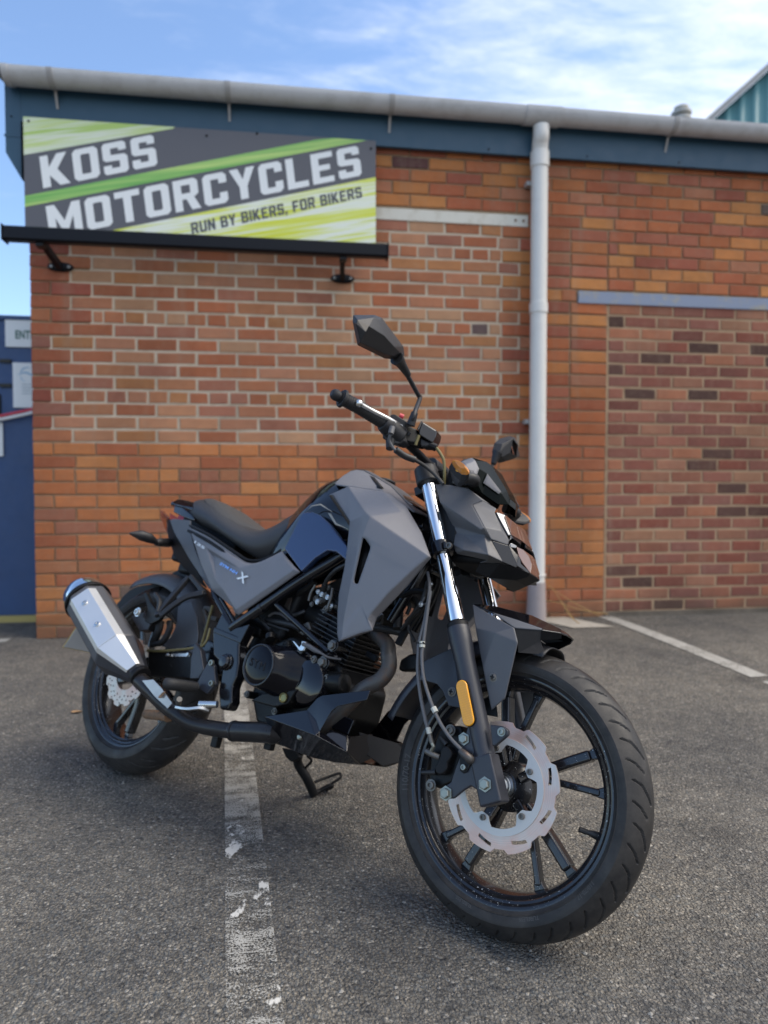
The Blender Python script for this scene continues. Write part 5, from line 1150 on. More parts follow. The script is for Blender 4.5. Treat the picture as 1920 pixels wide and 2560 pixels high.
panel('hugger_side', [(0.2174, -0.0920, 0.5664), (0.2743, -0.1000, 0.5223), (0.3110, -0.1040, 0.4675), (0.3157, -0.1040, 0.4416), (0.2923, -0.1020, 0.4265), (0.1961, -0.1000, 0.4109), (0.1353, -0.0950, 0.4135), (0.1723, -0.0950, 0.4463), (0.1790, -0.0930, 0.4894), (0.1529, -0.0880, 0.5464)], [(0, 1, 8, 9), (1, 2, 7, 8), (2, 3, 4, 7), (4, 5, 6, 7)], 'hugger_grey', hg, mirror=True, bevel=.003)
ph = part('peg_hanger')
bar('hanger_strut', [(0.2278, -0.1350, 0.6363), (0.2171, -0.1600, 0.5755), (0.2039, -0.1850, 0.5090), (0.2074, -0.1900, 0.4970)], .016, .014, 'plastic_black', ph, bevel=.003)
bar('hanger_strut', [(0.3258, -0.1400, 0.5932), (0.2801, -0.1600, 0.5714), (0.2512, -0.1780, 0.5382), (0.2213, -0.1900, 0.4986)], .016, .014, 'plastic_black', ph, bevel=.003)
bar('hanger_strut', [(0.2332, -0.1350, 0.6403), (0.3249, -0.1380, 0.5936)], .014, .014, 'plastic_black', ph, bevel=.003)
prism('hanger_web', [(0.2783, -0.1420, 0.5881), (0.3012, -0.1390, 0.6070), (0.3295, -0.1390, 0.5938), (0.3091, -0.1420, 0.5741), (0.2720, -0.1500, 0.5696)], (0, .012, 0), 'fender_black', ph, bevel=.003)
prism('muffler_bracket', [(0.0763, -0.1750, 0.5629), (0.0908, -0.1750, 0.5655), (0.1368, -0.1800, 0.5349), (0.1791, -0.1850, 0.5175), (0.2285, -0.1900, 0.5062), (0.2197, -0.1900, 0.4873), (0.1772, -0.1850, 0.4698), (0.1335, -0.1800, 0.4746), (0.1336, -0.1800, 0.5114)], (0, .014, 0), 'engine_black', ph, bevel=.003)
bar('peg_fold', [(0.1423, -0.1780, 0.5638), (0.1824, -0.1820, 0.5437), (0.2010, -0.1880, 0.5080)], .012, .012, 'plastic_black', ph, bevel=.002)
bolt('muffler_bolt', (0.1119, -0.1950, 0.4975), .010, ph, 'alloy', sock=True)
prism('muffler_tab', [(0.0588, -0.1800, 0.4820), (0.1187, -0.1800, 0.5028), (0.1701, -0.1800, 0.4700), (0.1647, -0.1800, 0.4512), (0.1275, -0.1800, 0.4419)], (0, .03, 0), 'exhaust_black', ph, bevel=.003)
tube('lower_loop', [(0.1874, -0.1600, 0.4854), (0.1918, -0.1600, 0.4542), (0.1694, -0.1500, 0.4194)], .012, 'matt_black', ph, n=10)
tube('lower_loop', [(0.2191, -0.1500, 0.4913), (0.2280, -0.1500, 0.4654), (0.2136, -0.1500, 0.4277), (0.1656, -0.1500, 0.4121)], .010, 'matt_black', ph, n=10)
fp_ = part('footpeg')
prism('peg_bracket', [(0.4702, -0.1500, 0.3942), (0.4434, -0.1500, 0.4063), (0.4305, -0.1500, 0.3693), (0.4222, -0.1550, 0.3278), (0.4781, -0.1550, 0.3161), (0.4980, -0.1500, 0.3462)], (0, .014, 0), 'fender_black', fp_, bevel=.003)
tube('peg_rubber', [(0.4407, -0.1650, 0.3262), (0.4268, -0.2350, 0.3221), (0.4102, -0.2500, 0.3204)], [.0150, .0165, .0150], 'grip_rubber', fp_, n=12)
for i in range(5): bar('peg_rib', [(0.3784, -0.2000, 0.3277)] * 0 + [Vector((0.4358, -0.1680, 0.3329)).lerp(Vector((0.4229, -0.2400, 0.3285)), (i + .5) / 5) + Vector((.010, 0, .006)), Vector((0.4358, -0.1680, 0.3329)).lerp(Vector((0.4229, -0.2400, 0.3285)), (i + .5) / 5) + Vector((-.012, 0, .006))], .004, .004, 'grip_rubber', fp_, bevel=.001)
for p, r in (((0.4398, -0.1600, 0.3267), .0075), ((0.4908, -0.1560, 0.3464), .0085), ((0.4677, -0.1560, 0.3997), .0085)): bolt('peg_bolt', p, r, fp_, 'zinc', sock=True, washer=False)
bp = part('brake_pedal')
bar('pedal_arm', [(0.4370, -0.2050, 0.2656), (0.4758, -0.2000, 0.2692), (0.5026, -0.1850, 0.2782), (0.5113, -0.1650, 0.2755)], .008, .024, 'alloy', bp, bevel=.002)
tube('pedal_spring', [(0.4965, -0.1850, 0.2880), (0.5429, -0.1650, 0.2980)], .0095, 'lever_alloy', bp, n=16)
tube('pedal_pad', [(0.4586, -0.2250, 0.2893), (0.4234, -0.1950, 0.2708)], .0075, 'old_bolt', bp, n=14)

# ------------------------------------------------------------------ engine
en = part('engine')
EA = Vector((.2455, 0, -.0629)).normalized()        # along a cooling fin, towards the front
EU = Vector((.26, 0, .97)).normalized()             # up the barrel
EU = Vector((-EA.z, 0, EA.x)); EY = Vector((0, 1, 0))
def ebox(name, c, dx, dy, dz, mat, parent=en, bevel=.003):
    c = Vector(c); v = [c + EA * a * dx / 2 + EY * b * dy / 2 + EU * d * dz / 2 for a in (-1, 1) for b in (-1, 1) for d in (-1, 1)]
    return closed(name, v, [(0, 1, 3, 2), (4, 6, 7, 5), (0, 4, 5, 1), (2, 3, 7, 6), (0, 2, 6, 4), (1, 5, 7, 3)], mat, parent, bevel=bevel)
cb = Vector((.800, 0, .463))
ebox('barrel', cb + EU * .055, .115, .125, .15, 'engine_black', bevel=.01)
for k in range(11): ebox('fin', cb + EU * (.004 + .0118 * k), .156 - .001 * abs(k - 5), .182, .0030, 'fin_alloy', bevel=.0009)
ebox('cylinder_head', cb + EU * .170, .125, .150, .075, 'engine_black', bevel=.012)
ebox('rocker_cover', cb + EU * .225 - EA * .004, .105, .125, .045, 'engine_black', bevel=.012)
for k in range(5): ebox('head_fin', cb + EU * (.142 + .011 * k), .135, .165, .003, 'engine_black', bevel=.0009)
for k in range(6): bolt('head_bolt', Vector((0.7107, -0.0780, 0.6137)) + EA * (.017 * k) + EU * (.012 * (k % 3)), .0055, en, 'old_bolt', washer=True)
for (p) in ((0.7329, -0.0850, 0.6470), (0.7562, -0.0850, 0.6411), (0.7267, -0.0850, 0.6290), (0.7442, -0.0850, 0.6247), (0.7715, -0.0850, 0.6055), (0.7605, -0.0850, 0.6649)): bolt('cover_bolt', p, .006, en, 'old_bolt', sock=True)
tube('plug_lead', [(0.7513, -0.0880, 0.6561), (0.7632, -0.1000, 0.6795), (0.7965, -0.1150, 0.7044), (0.8285, -0.1200, 0.7204), (0.8417, -0.1200, 0.7244)], .0062, 'hose_black', en, n=12)
tube('plug_cap', [(0.7479, -0.0850, 0.6545), (0.7560, -0.0950, 0.6680)], .009, 'hose_black', en, n=12)
tube('oil_pipe', [(0.7163, -0.1000, 0.6183), (0.7170, -0.1000, 0.6407), (0.7268, -0.1000, 0.6641)], .0035, 'old_bolt', en, n=8)
prism('bracket_tab', [(0.6098, -0.0800, 0.5973), (0.6158, -0.0800, 0.6212), (0.6308, -0.0800, 0.6237), (0.6321, -0.0800, 0.5872)], (0, .004, 0), 'header_steel', en, bevel=.001)
# crankcase
cc = [(.585, .43), (.62, .49), (.68, .52), (.76, .50), (.87, .47), (.905, .42), (.90, .34), (.85, .275), (.72, .255), (.63, .275), (.585, .34)]
prism('crankcase', [(x, -.095, z) for x, z in cc], (0, .19, 0), 'engine_black', en, bevel=.012)
c1 = Vector((.6867, -.194, .4229))
def ring_c(c, r, y, stretch=0.0, ang=-20, n=40):
    o = []
    for k in range(n):
        a = 2 * math.pi * k / n; d = math.cos(a - R(ang)); e = stretch * max(0, d) ** 1.6
        o.append((c[0] + (r + e) * math.cos(a), y, c[2] + (r + e) * math.sin(a)))
    return o
loft('clutch_cover', [ring_c(c1, .012, -.1985), ring_c(c1, .032, -.1972), ring_c(c1, .050, -.1945), ring_c(c1, .0555, -.1915), ring_c(c1, .0575, -.180, .006), ring_c(c1, .0590, -.160, .030, -8), ring_c(c1, .0620, -.130, .068, -4), ring_c(c1, .0640, -.105, .088, -4), ring_c(c1, .064, -.09, .088, -4)], 'gloss_dark', en, ang=40)
lathe('clutch_rim', c1 + Vector((0, .0015, 0)), (0, -1, 0), [(-.003, .0525), (.0015, .0550), (.004, .0540), (.0045, .0510), (.002, .0485), (.0015, .047)], 'frame_black', en, 72, close=True)
v, f = font_fill('SYM', .05, .0, 1.2); w = v[:, 0].max()
closed('cover_emblem', [(c1.x + (p[0] / w - .5) * .056, -.1985 - p[2] * .022, c1.z + .002 + (p[1] - .36) * .030 - (p[0] / w - .5) * .006) for p in v], f, 'gloss_dark', en, ang=20)
tube('oil_filler', [(0.6665, -0.1550, 0.4930), (0.6570, -0.1500, 0.5054)], .0135, 'engine_black', en, n=18)
dc = Vector((0.8126, -0.1400, 0.4087)); lathe('generator_drum', (dc.x, -.085, dc.z), (0, -1, 0), [(0, .058), (.046, .058), (.054, .054), (.060, .042), (.061, 0)], 'gloss_black', en, 56)
lathe('starter_motor', (0.8808, -0.1100, 0.4228), (1, 0, .1), [(-.06, .020), (-.05, .026), (.03, .026), (.035, .022), (.04, 0)], 'engine_black', en, 28)
prism('sump_cover', [(0.6828, -0.1500, 0.3547), (0.7983, -0.1500, 0.3868), (0.7781, -0.1500, 0.3452), (0.7380, -0.1500, 0.3294), (0.6456, -0.1500, 0.3288)], (0, .05, 0), 'engine_black', en, bevel=.004)
lathe('sight_glass', (0.7624, -0.1520, 0.3575), (0, -1, 0), [(0, .0125), (.004, .0125), (.005, .0095), (.003, .0085), (.003, 0)], 'brass', en, 28)
for p, r in (((0.7218, -0.1300, 0.3185), .006), ((0.8300, -0.1300, 0.3688), .0065), ((0.8671, -0.1300, 0.4284), .0065), ((0.8215, -0.1400, 0.4664), .0065), ((0.7688, -0.1400, 0.4828), .0065), ((0.7221, -0.1300, 0.3187), .006), ((0.6066, -0.1300, 0.3414), .006), ((0.5270, -0.1300, 0.4562), .005)): 
    bolt('case_bolt', p, r, en, 'old_bolt', sock=True)
    cyl('case_boss', (p[0], p[1] + .05, p[2]), (p[0], p[1] + .001, p[2]), r * 1.7, 'engine_black', en, n=16)
prism('clutch_arm', [(0.7398, -0.1500, 0.5020), (0.7480, -0.1500, 0.5012), (0.7705, -0.1500, 0.4892), (0.7754, -0.1500, 0.4974), (0.7926, -0.1500, 0.4998), (0.7858, -0.1500, 0.4820), (0.7736, -0.1500, 0.4802)], (0, .004, 0), 'lever_alloy', en, bevel=.001)
prism('cable_bracket', [(0.7708, -0.1480, 0.5057), (0.7834, -0.1480, 0.5064), (0.7938, -0.1480, 0.4985), (0.7870, -0.1480, 0.4807), (0.7742, -0.1480, 0.4882)], (0, .012, 0), 'alloy', en, bevel=.002)
lathe('clutch_spindle', (0.7113, -0.1300, 0.4844), Vector((0, -.3, 1)), [(-.01, .012), (.002, .012), (.003, .014), (.006, .014), (.007, .012), (.012, .012), (.014, .009), (.018, .009)], 'engine_black', en, 20)
tube('clutch_cable', [(0.7803, -0.1500, 0.4981), (0.7999, -0.1480, 0.4956), (0.8194, -0.1450, 0.4896), (0.8417, -0.1400, 0.4845), (0.8570, -0.1300, 0.4793), (0.8747, -0.1000, 0.4816)], [.005, .0065, .0065, .003, .003, .003], 'cable_rubber', en, n=8)
tube('breather', [(0.5479, -0.0800, 0.5480), (0.6165, -0.0900, 0.5489), (0.6653, -0.0900, 0.5477), (0.6944, -0.0800, 0.5413)], .009, 'hose_black', en, n=10)
tube('throttle_wire', [(0.5831, -0.1000, 0.5396), (0.6318, -0.1000, 0.5333), (0.6723, -0.1000, 0.5303)], .003, 'hose_black', en, n=8)
prism('carb_body', [(0.6487, -0.0600, 0.5396), (0.6943, -0.0600, 0.5698), (0.7127, -0.0600, 0.5477), (0.6877, -0.0600, 0.5242)], (0, .07, 0), 'old_bolt', en, bevel=.006)
ebox('airbox', (.56, 0, .60), .17, .15, .17, 'matt_black', en, bevel=.02)
tube('intake', [(.62, 0, .60), (.74, 0, .58)], .03, 'hose_black', en, n=20)
box('battery_box', (.44, -.06, .50), (.52, .06, .68), 'matt_black', en, bevel=.01)
tube('shock', [(.45, 0, .40), (.56, 0, .68)], .035, 'matt_black', en, n=20)
for (x, y) in ((1180, 690), (1210, 780), (1190, 900)): box('relay', (0, 0, 0), (1, 1, 1), 'plastic_black', en).data.transform(Matrix.Translation(Vector((.40 + .012 * ((x * 7) % 3), -.085, .60 - (y - 690) * .00035))) @ Matrix.Diagonal((.04, .02, .03, 1)))
hoses = part('radiator_hose')
tube('hose', [(0.9582, -0.0300, 0.6695), (0.9779, -0.0400, 0.6289), (0.9915, -0.0500, 0.5851)], .012, 'hose_black', hoses, n=12)
tube('hose', [(0.9874, -0.0200, 0.6652), (0.9939, -0.0200, 0.6486), (0.9897, -0.0200, 0.6290)], .005, 'hose_black', hoses, n=10)
tube('hose', [(0.9945, -0.0200, 0.6736), (1.0155, -0.0200, 0.6623), (1.0149, -0.0200, 0.6375), (1.0023, -0.0300, 0.6055)], .008, 'hose_black', hoses, n=10)
tube('hose', [(0.9208, -0.0500, 0.5799), (0.9676, -0.0400, 0.5803), (0.9930, -0.0300, 0.5800)], .010, 'hose_black', hoses, n=10)
bar('front_bracket', [(1.0431, -0.0300, 0.6666), (1.0116, -0.0400, 0.5860), (1.0039, -0.0500, 0.5461)], .018, .012, 'matt_black', hoses)
prism('horn', [(1.0486, -0.0300, 0.5361), (1.0279, -0.0300, 0.5312), (1.0035, -0.0300, 0.5130), (1.0043, -0.0300, 0.4842), (1.0510, -0.0300, 0.4917), (1.0717, -0.0300, 0.5127)], (0, .03, 0), 'engine_black', hoses, bevel=.008)
box('radiator_mass', (.93, -.07, .66), (1.0, .07, .80), 'matt_black', hoses, bevel=.01)

# ------------------------------------------------------------------ exhaust
ex = part('exhaust')
tube('header_pipe', [(0.8894, -0.0200, 0.5705), (0.9257, -0.0300, 0.5617), (0.9674, -0.0450, 0.5419), (0.9887, -0.0600, 0.5148), (0.9958, -0.0620, 0.5021), (1.0006, -0.0660, 0.4792), (0.9861, -0.0720, 0.4498), (0.9417, -0.0780, 0.4151), (.86, -.085, .31), (.78, -.10, .265)], .0200, 'header_steel', ex, n=22)
bar('exhaust_stay', [(0.8982, -0.0300, 0.5140), (0.9386, -0.0350, 0.5023)], .016, .012, 'matt_black', ex)
tube('collector', [(0.7259, -0.1200, 0.2634), (0.7317, -0.1350, 0.2659), (0.6138, -0.1400, 0.2444)], .0262, 'exhaust_black', ex, n=28)
lathe('collector_rim', (0.6036, -0.1420, 0.2429), Vector((0.7317, -0.1350, 0.2659)) - Vector((0.6036, -0.1420, 0.2429)), [(-.003, .022), (0, .0265), (.006, .0275), (.010, .0262)], 'exhaust_black', ex, 28)
tube('link_pipe', [(0.6067, -0.1420, 0.2432), (0.5582, -0.1500, 0.2376), (0.5010, -0.1580, 0.2326), (0.4555, -0.1680, 0.2344), (0.4203, -0.1780, 0.2430), (0.3591, -0.1900, 0.2615), (0.2999, -0.1980, 0.2842), (0.2352, -0.2030, 0.3053)], [.0205, .0205, .0205, .021, .021, .0225, .0235, .0235], 'exhaust_black', ex, n=24)
hsp = [(0.2718, -0.2240, 0.3085), (0.3193, -0.2220, 0.3192), (0.3586, -0.2180, 0.3035), (0.4126, -0.2080, 0.2717), (0.3996, -0.2080, 0.2547), (0.3436, -0.2180, 0.2757)]
panel('pipe_shield', hsp, [(0, 1, 2, 5), (2, 3, 4, 5)], 'pipe_shield', ex, thick=.0015, bevel=.0008, out=(0, -.7, .7))
prism('rust_patch', [(0.3704, -0.2215, 0.2892), (0.3800, -0.2205, 0.2979), (0.3849, -0.2200, 0.2943), (0.3731, -0.2205, 0.2774), (0.3639, -0.2215, 0.2756), (0.3649, -0.2225, 0.2802)], (0, .002, 0), 'rusty_steel', ex, bevel=.0005)
tube('pipe_bracket', [(0.1739, -0.1000, 0.2073), (0.3247, -0.1600, 0.2260), (0.3676, -0.1700, 0.2289)], .014, 'rusty_steel', ex, n=12)
mf = part('muffler')
M0 = Vector((-0.1615, -0.2050, 0.5002)); M1 = Vector((0.0986, -0.2050, 0.3621)); M2 = Vector((0.2238, -0.2030, 0.3188)); MA = (M1 - M0).normalized()
MU = Vector((0, 0, 1)); MU = (MU - MA * MU.dot(MA)).normalized(); MS = MA.cross(MU)      # MS sideways
if MS.y > 0: MS = -MS
OUTD = [math.radians(a) for a in (50.5, 95.5, 140.5, 185.5, 230.5, 275.5, 320.5, 365.5)]
def oct_ring(c, r, asp=1.0, A=MA):
    return [Vector(c) + MS * r * math.cos(a) * asp + MU * r * math.sin(a) for a in OUTD]
L1 = (M1 - M0).length
loft('muffler_body', [oct_ring(M0, .072), oct_ring(M0 + MA * .02, .0735), oct_ring(M0 + MA * L1, .0735)], 'satin_dark', mf, bevel=.008, seg=3, ang=30)
loft('muffler_cone', [oct_ring(M0 + MA * L1, .0735), oct_ring(M0 + MA * (L1 + .004), .073), oct_ring(M2, .030)], 'fender_black', mf, bevel=.006, ang=30)
lathe('muffler_band', M0 - MA * .004, MA, [(-.006, .066), (-.005, .0745), (.006, .0755), (.009, .073)], 'matt_black', mf, 48)
lathe('end_cap', M0 - MA * .005, -MA, [(0, .0715), (.020, .0710), (.045, .0665), (.056, .060), (.057, .03), (.045, .026), (.0, .024)], 'chrome', mf, 48)
lathe('outlet_collar', M2 - MA * .004, (M2 - M1), [(0, .030), (.002, .031), (.016, .031), (.018, .028)], 'matt_black', mf, 30)
def hs_panel(name, s0, s1, off=.006, cone=False):
    rr = [MS * math.cos(a) + MU * math.sin(a) for a in OUTD]
    ds = [rr[7].lerp(rr[6], .30), rr[7], rr[0], rr[0].lerp(rr[1], .42)]; v = []
    for d in ds:
        v += [M0 + MA * s0 + d * (.0735 + off)] + ([M0 + MA * s1 + d * (.0735 + off)] if not cone else [M2.lerp(M1, .08) + d * (.033 + off)])
    mesh(name, v, [(2 * i, 2 * i + 2, 2 * i + 3, 2 * i + 1) for i in range(3)], 'shield_steel', mf, out_dir=MS + MU * .6, solid=.002, bevel=.0015, ang=25)
hs_panel('heat_shield', .030, L1 - .001); hs_panel('heat_shield', L1 + .001, 0, cone=True)
for t in (.085, .205):
    d = (MS * math.cos(R(28)) + MU * math.sin(R(28))); lathe('shield_screw', M0 + MA * t + d * (.0735 * math.cos(R(22.5)) + .0072), d, [(-.002, .009), (.001, .009), (.0025, .006), (.0025, .003), (.0005, .0028), (.0005, 0)], 'alloy', mf, 24)

# ------------------------------------------------------------------ belly pan and stand
bl = part('belly_pan')
BV = {'0': (0.7207, -0.1600, 0.3017), '1': (0.8520, -0.1570, 0.3440), '2': (0.9119, -0.1760, 0.2943), '5': (0.8739, -0.1540, 0.3780), '5b': (0.8845, -0.1520, 0.3856), '9': (1.0203, -0.1460, 0.4239), '10': (1.0191, -0.1500, 0.4005), '6': (0.9460, -0.1600, 0.3705), '7': (0.9328, -0.1620, 0.3559),
      '8': (0.9151, -0.1660, 0.3042), '11': (0.9237, -0.1520, 0.3000), '12': (0.9237, -0.1400, 0.3135), '13': (0.9618, -0.1220, 0.3116), '14': (0.9696, -0.1140, 0.3097), '15': (0.9878, -0.1380, 0.2747), '3': (0.8901, -0.1580, 0.3257),
      'b5': (0.7329, -0.1450, 0.2753), 'b4': (0.7403, -0.1050, 0.2423), 'b3': (0.8008, -0.0950, 0.2350), 'b2': (0.8524, -0.0850, 0.2330), 'b1': (0.9143, -0.0750, 0.2380), 'b0': (0.9674, -0.0620, 0.2457), 'f1': (0.9659, -0.0450, 0.2491), 'f2': (0.9603, 0.0200, 0.2705), 'f3': (0.9274, 0.0300, 0.3187), 'f4': (0.9624, -0.1000, 0.3085)}
ks = list(BV); ix = {k: i for i, k in enumerate(ks)}
BF = ['0 1 2', '1 3 2', '1 5 3', '5 7 8 3', '3 8 2', '5 5b 6 7', '5b 9 10 6', '2 8 11 15', '11 12 13 15', '13 14 15', '0 2 b3 b4 b5', '2 15 b1 b2', '2 b2 b3', '15 b0 b1', '15 f1 b0']
BF = [tuple(ix[k] for k in f.split()) for f in BF]; bv = [BV[k] for k in ks]
panel('belly_panel', bv, BF, 'gloss_black', bl, thick=.003, bevel=.0022, ang=18); panel('belly_panel', [neg(p) for p in bv], BF, 'gloss_black', bl, thick=.003, bevel=.0022, out=(0, 1, 0), ang=18)
panel('belly_nose', [BV[k] for k in ('15', 'f4', 'f3', 'f2', 'f1', '14')], [(0, 1, 2, 3, 4), (5, 1, 0)], 'matt_black', bl, thick=.003, bevel=.002, mirror=True, out=(1, -.4, 0), ang=18)
box('belly_floor', (.64, -.070, .236), (.90, .070, .242), 'matt_black', bl, bevel=0)
lathe('belly_screw', (0.8481, -0.1520, 0.2789), (0, -1, 0), [(-.006, .0075), (.004, .0075), (.0065, .005), (.007, 0)], 'zinc', bl, 22)
bar('belly_stay', [(0.8806, -0.0700, 0.3413), (0.9231, -0.0500, 0.3376)], .014, .02, 'matt_black', bl)
prism('belly_inner', [(0.8922, -0.0900, 0.3487), (0.9265, -0.0850, 0.3472), (0.9421, -0.0800, 0.3438), (0.9378, -0.0850, 0.3095), (0.8908, -0.0950, 0.3127)], (0, .003, 0), 'gloss_black', bl, bevel=.001)
for p, l in (((0.5077, -0.1000, 0.1972), .03), ((0.7065, -0.1000, 0.2323), .025)): box('belly_tab', (p[0] - .012, p[1] - .01, p[2] - l / 2), (p[0] + .012, p[1] + .01, p[2] + l), 'matt_black', bl)
sd_ = part('side_stand')
sa, sb = Vector((.655, .10, .250)), Vector((0.6166, 0.2350, 0.0940))
tube('stand_leg', [sa, Vector((0.5988, 0.1450, 0.1836)), Vector((0.6123, 0.1900, 0.1372)), sb], .0135, 'matt_black', sd_, n=16)
prism('stand_bracket', [(0.5664, 0.1000, 0.2085), (0.6239, 0.1000, 0.2132), (0.6325, 0.1100, 0.1955), (0.6006, 0.1200, 0.1765), (0.5836, 0.1100, 0.1842)], (0, .02, 0), 'matt_black', sd_, bevel=.003)
tube('stand_foot', [(0.6200, 0.2300, 0.0969), (0.6235, 0.2500, 0.1054), (0.6390, 0.2700, 0.1235), (0.6421, 0.2800, 0.1245), (0.6246, 0.2750, 0.1094)], .007, 'matt_black', sd_, n=10)
tube('stand_tang', [(0.6292, 0.2100, 0.1307), (0.6423, 0.2400, 0.1464), (0.6635, 0.2700, 0.1663), (0.6698, 0.2750, 0.1628), (0.6728, 0.2700, 0.1550), (0.6608, 0.2500, 0.1347)], .0042, 'matt_black', sd_, n=8)
tube('stand_spring', [(0.6372, 0.1400, 0.2045), (0.6400, 0.1600, 0.1909), (0.6115, 0.1750, 0.1664)], .004, 'matt_black', sd_, n=8)

# wiring and pipework seen in the gaps around the engine
wl_ = part('wiring')
for pts, r, m in (
    ([(0.9604, -0.1000, 0.5930), (0.9730, -0.1000, 0.6056), (0.9682, -0.0900, 0.5887), (0.9508, -0.0900, 0.5847)], .004, 'hose_black'),
    ([(1.0792, -0.0900, 0.7072), (1.0746, -0.0900, 0.6556), (1.0404, -0.0700, 0.6200), (1.0051, -0.0500, 0.5850)], .005, 'hose_black'),
    ([(1.0870, -0.1000, 0.6653), (1.0809, -0.1000, 0.6467), (1.0949, -0.1000, 0.6500), (1.1054, -0.1000, 0.6582)], .0028, 'cable_rubber'),
    ([(0.9910, -0.0600, 0.6655), (1.0293, -0.0700, 0.6818), (1.0702, -0.0800, 0.6832), (1.0901, -0.0900, 0.6971)], .008, 'matt_black'),
    ([(1.0508, -0.0500, 0.5617), (1.0214, -0.0500, 0.5999), (1.0555, -0.0600, 0.6386)], .004, 'hose_black'),
    ([(0.5859, -0.0700, 0.5801), (0.6281, -0.0800, 0.5701), (0.6649, -0.0800, 0.5784), (0.6843, -0.0700, 0.5932)], .006, 'hose_black'),
    ([(0.5709, -0.0900, 0.5613), (0.5906, -0.0900, 0.5719), (0.6200, -0.0900, 0.5711), (0.6531, -0.0900, 0.5585)], .0035, 'cable_rubber'),
    ([(0.6317, -0.0600, 0.6297), (0.6551, -0.0700, 0.6464), (0.6782, -0.0700, 0.6612), (0.6944, -0.0700, 0.6795)], .010, 'hose_black'),
    ([(0.7815, -0.0900, 0.6615), (0.7882, -0.0950, 0.6368), (0.7854, -0.0950, 0.6047)], .004, 'old_bolt'),
    ([(0.5383, -0.1000, 0.5553), (0.5718, -0.1000, 0.5382), (0.6009, -0.1000, 0.5232)], .005, 'hose_black'),
    ([(0.3452, -0.1100, 0.4381), (0.3330, -0.1000, 0.4845), (0.3325, -0.1000, 0.5246), (0.3320, -0.1000, 0.5651)], .004, 'gold_hose'),
    ([(0.2858, -0.0900, 0.5487), (0.3176, -0.0900, 0.5160), (0.3190, -0.0900, 0.4892)], .006, 'header_steel')):
    tube('wire', pts, r, m, wl_, n=8)
for a, b in (((0.2737, -0.0850, 0.5623), (0.3101, -0.0850, 0.5434)), ((0.2930, -0.0850, 0.5346), (0.3442, -0.0850, 0.5202))):
    prism('relay_box', [(a[0], a[1], a[2]), (b[0], a[1], a[2]), (b[0], a[1], b[2]), (a[0], a[1], b[2])], (0, .02, 0), 'header_steel', wl_, bevel=.003)
for p in ((0.7326, -0.0900, 0.6488), (0.7482, -0.0900, 0.6421), (0.7712, -0.0900, 0.6363), (0.7390, -0.0900, 0.6209), (0.7911, -0.0900, 0.6144), (0.9633, -0.0900, 0.6067), (1.1024, -0.1100, 0.6967), (1.0866, -0.1100, 0.6450)):
    bolt('wiring_clip', p, .0048, wl_, 'alloy', sock=True)

# ------------------------------------------------------------------ headlight cowl
hc = part('headlight_cowl')
CV = {'A': (1.0553, -0.1120, 0.9555), 'B': (1.1047, -0.1080, 0.9534), 'B2': (1.1478, -0.1000, 0.9484), 'D': (1.2077, -0.0780, 0.9134), 'E': (1.1900, -0.0920, 0.9197), 'F': (1.1702, -0.1040, 0.9034), 'G': (1.2324, -0.1340, 0.8371), 'G2': (1.2250, -0.1370, 0.8316), 'L': (1.0854, -0.1180, 0.9050),
      'M': (1.0993, -0.1080, 0.8855), 'N': (1.1223, -0.0980, 0.8492), 'O': (1.1321, -0.0940, 0.8321), 'Q': (1.1645, -0.1060, 0.8262), 'Q2': (1.2279, -0.1190, 0.8233), 'R': (1.2454, -0.1140, 0.8137), 'H': (1.2764, -0.0980, 0.7679), 'I': (1.2654, -0.0880, 0.7662), 'J': (1.2163, -0.0960, 0.7608),
      'S': (1.1446, -0.1120, 0.7984), 'S2': (1.1517, -0.1080, 0.7836), 'T': (1.2598, -0.1400, 0.7709), 'U': (1.2447, -0.1120, 0.7648), 'X': (1.1534, -0.1000, 0.7785), 'Y': (1.1888, -0.1340, 0.7801)}
ks = list(CV); ix = {k: i for i, k in enumerate(ks)}
CF = ['A B L', 'B F G G2 L', 'B B2 E F', 'B2 D E', 'L G2 M', 'M G2 Q2 N', 'N Q2 Q O', 'O Q Y S', 'S Y X S2', 'Q T Y', 'Y T U X', 'Q Q2 T', 'Q2 R H T', 'G2 G R Q2', 'T H I J U']
CF = [tuple(ix[k] for k in f.split()) for f in CF]; cv = [CV[k] for k in ks]
for s in (1, -1): panel('cowl_side', cv if s == 1 else [neg(p) for p in cv], CF, 'cowl_grey', hc, thick=.003, bevel=.003, out=(.2, -s, 0), ang=18)
IV = [(1.1704, -0.1035, 0.9040), (1.1899, -0.0915, 0.9191), (1.2219, -0.0750, 0.9054), (1.2277, -0.0900, 0.8899), (1.2544, -0.0900, 0.8449), (1.2742, -0.0800, 0.8244), (1.2726, -0.0800, 0.8129), (1.2457, -0.1160, 0.8152), (1.2320, -0.1330, 0.8385), (1.2244, -0.0780, 0.8881), (1.2646, -0.0760, 0.8355)]
IF_ = [(0, 1, 2, 3), (0, 3, 4, 8), (8, 4, 5, 6, 7), (3, 9, 10, 5, 4)]
panel('cowl_insert', IV, IF_, 'satin_dark', hc, thick=.003, bevel=.002, mirror=True, ang=18, out=(.3, -1, 0))
panel('cowl_lower', [(1.2461, -0.1125, 0.8139), (1.2727, -0.0800, 0.8126), (1.2988, -0.0680, 0.7693), (1.2960, -0.0640, 0.7647), (1.2750, -0.0960, 0.7680)], [(0, 1, 2, 3, 4)], 'gloss_black', hc, thick=.003, bevel=.002, mirror=True, out=(.3, -1, 0))
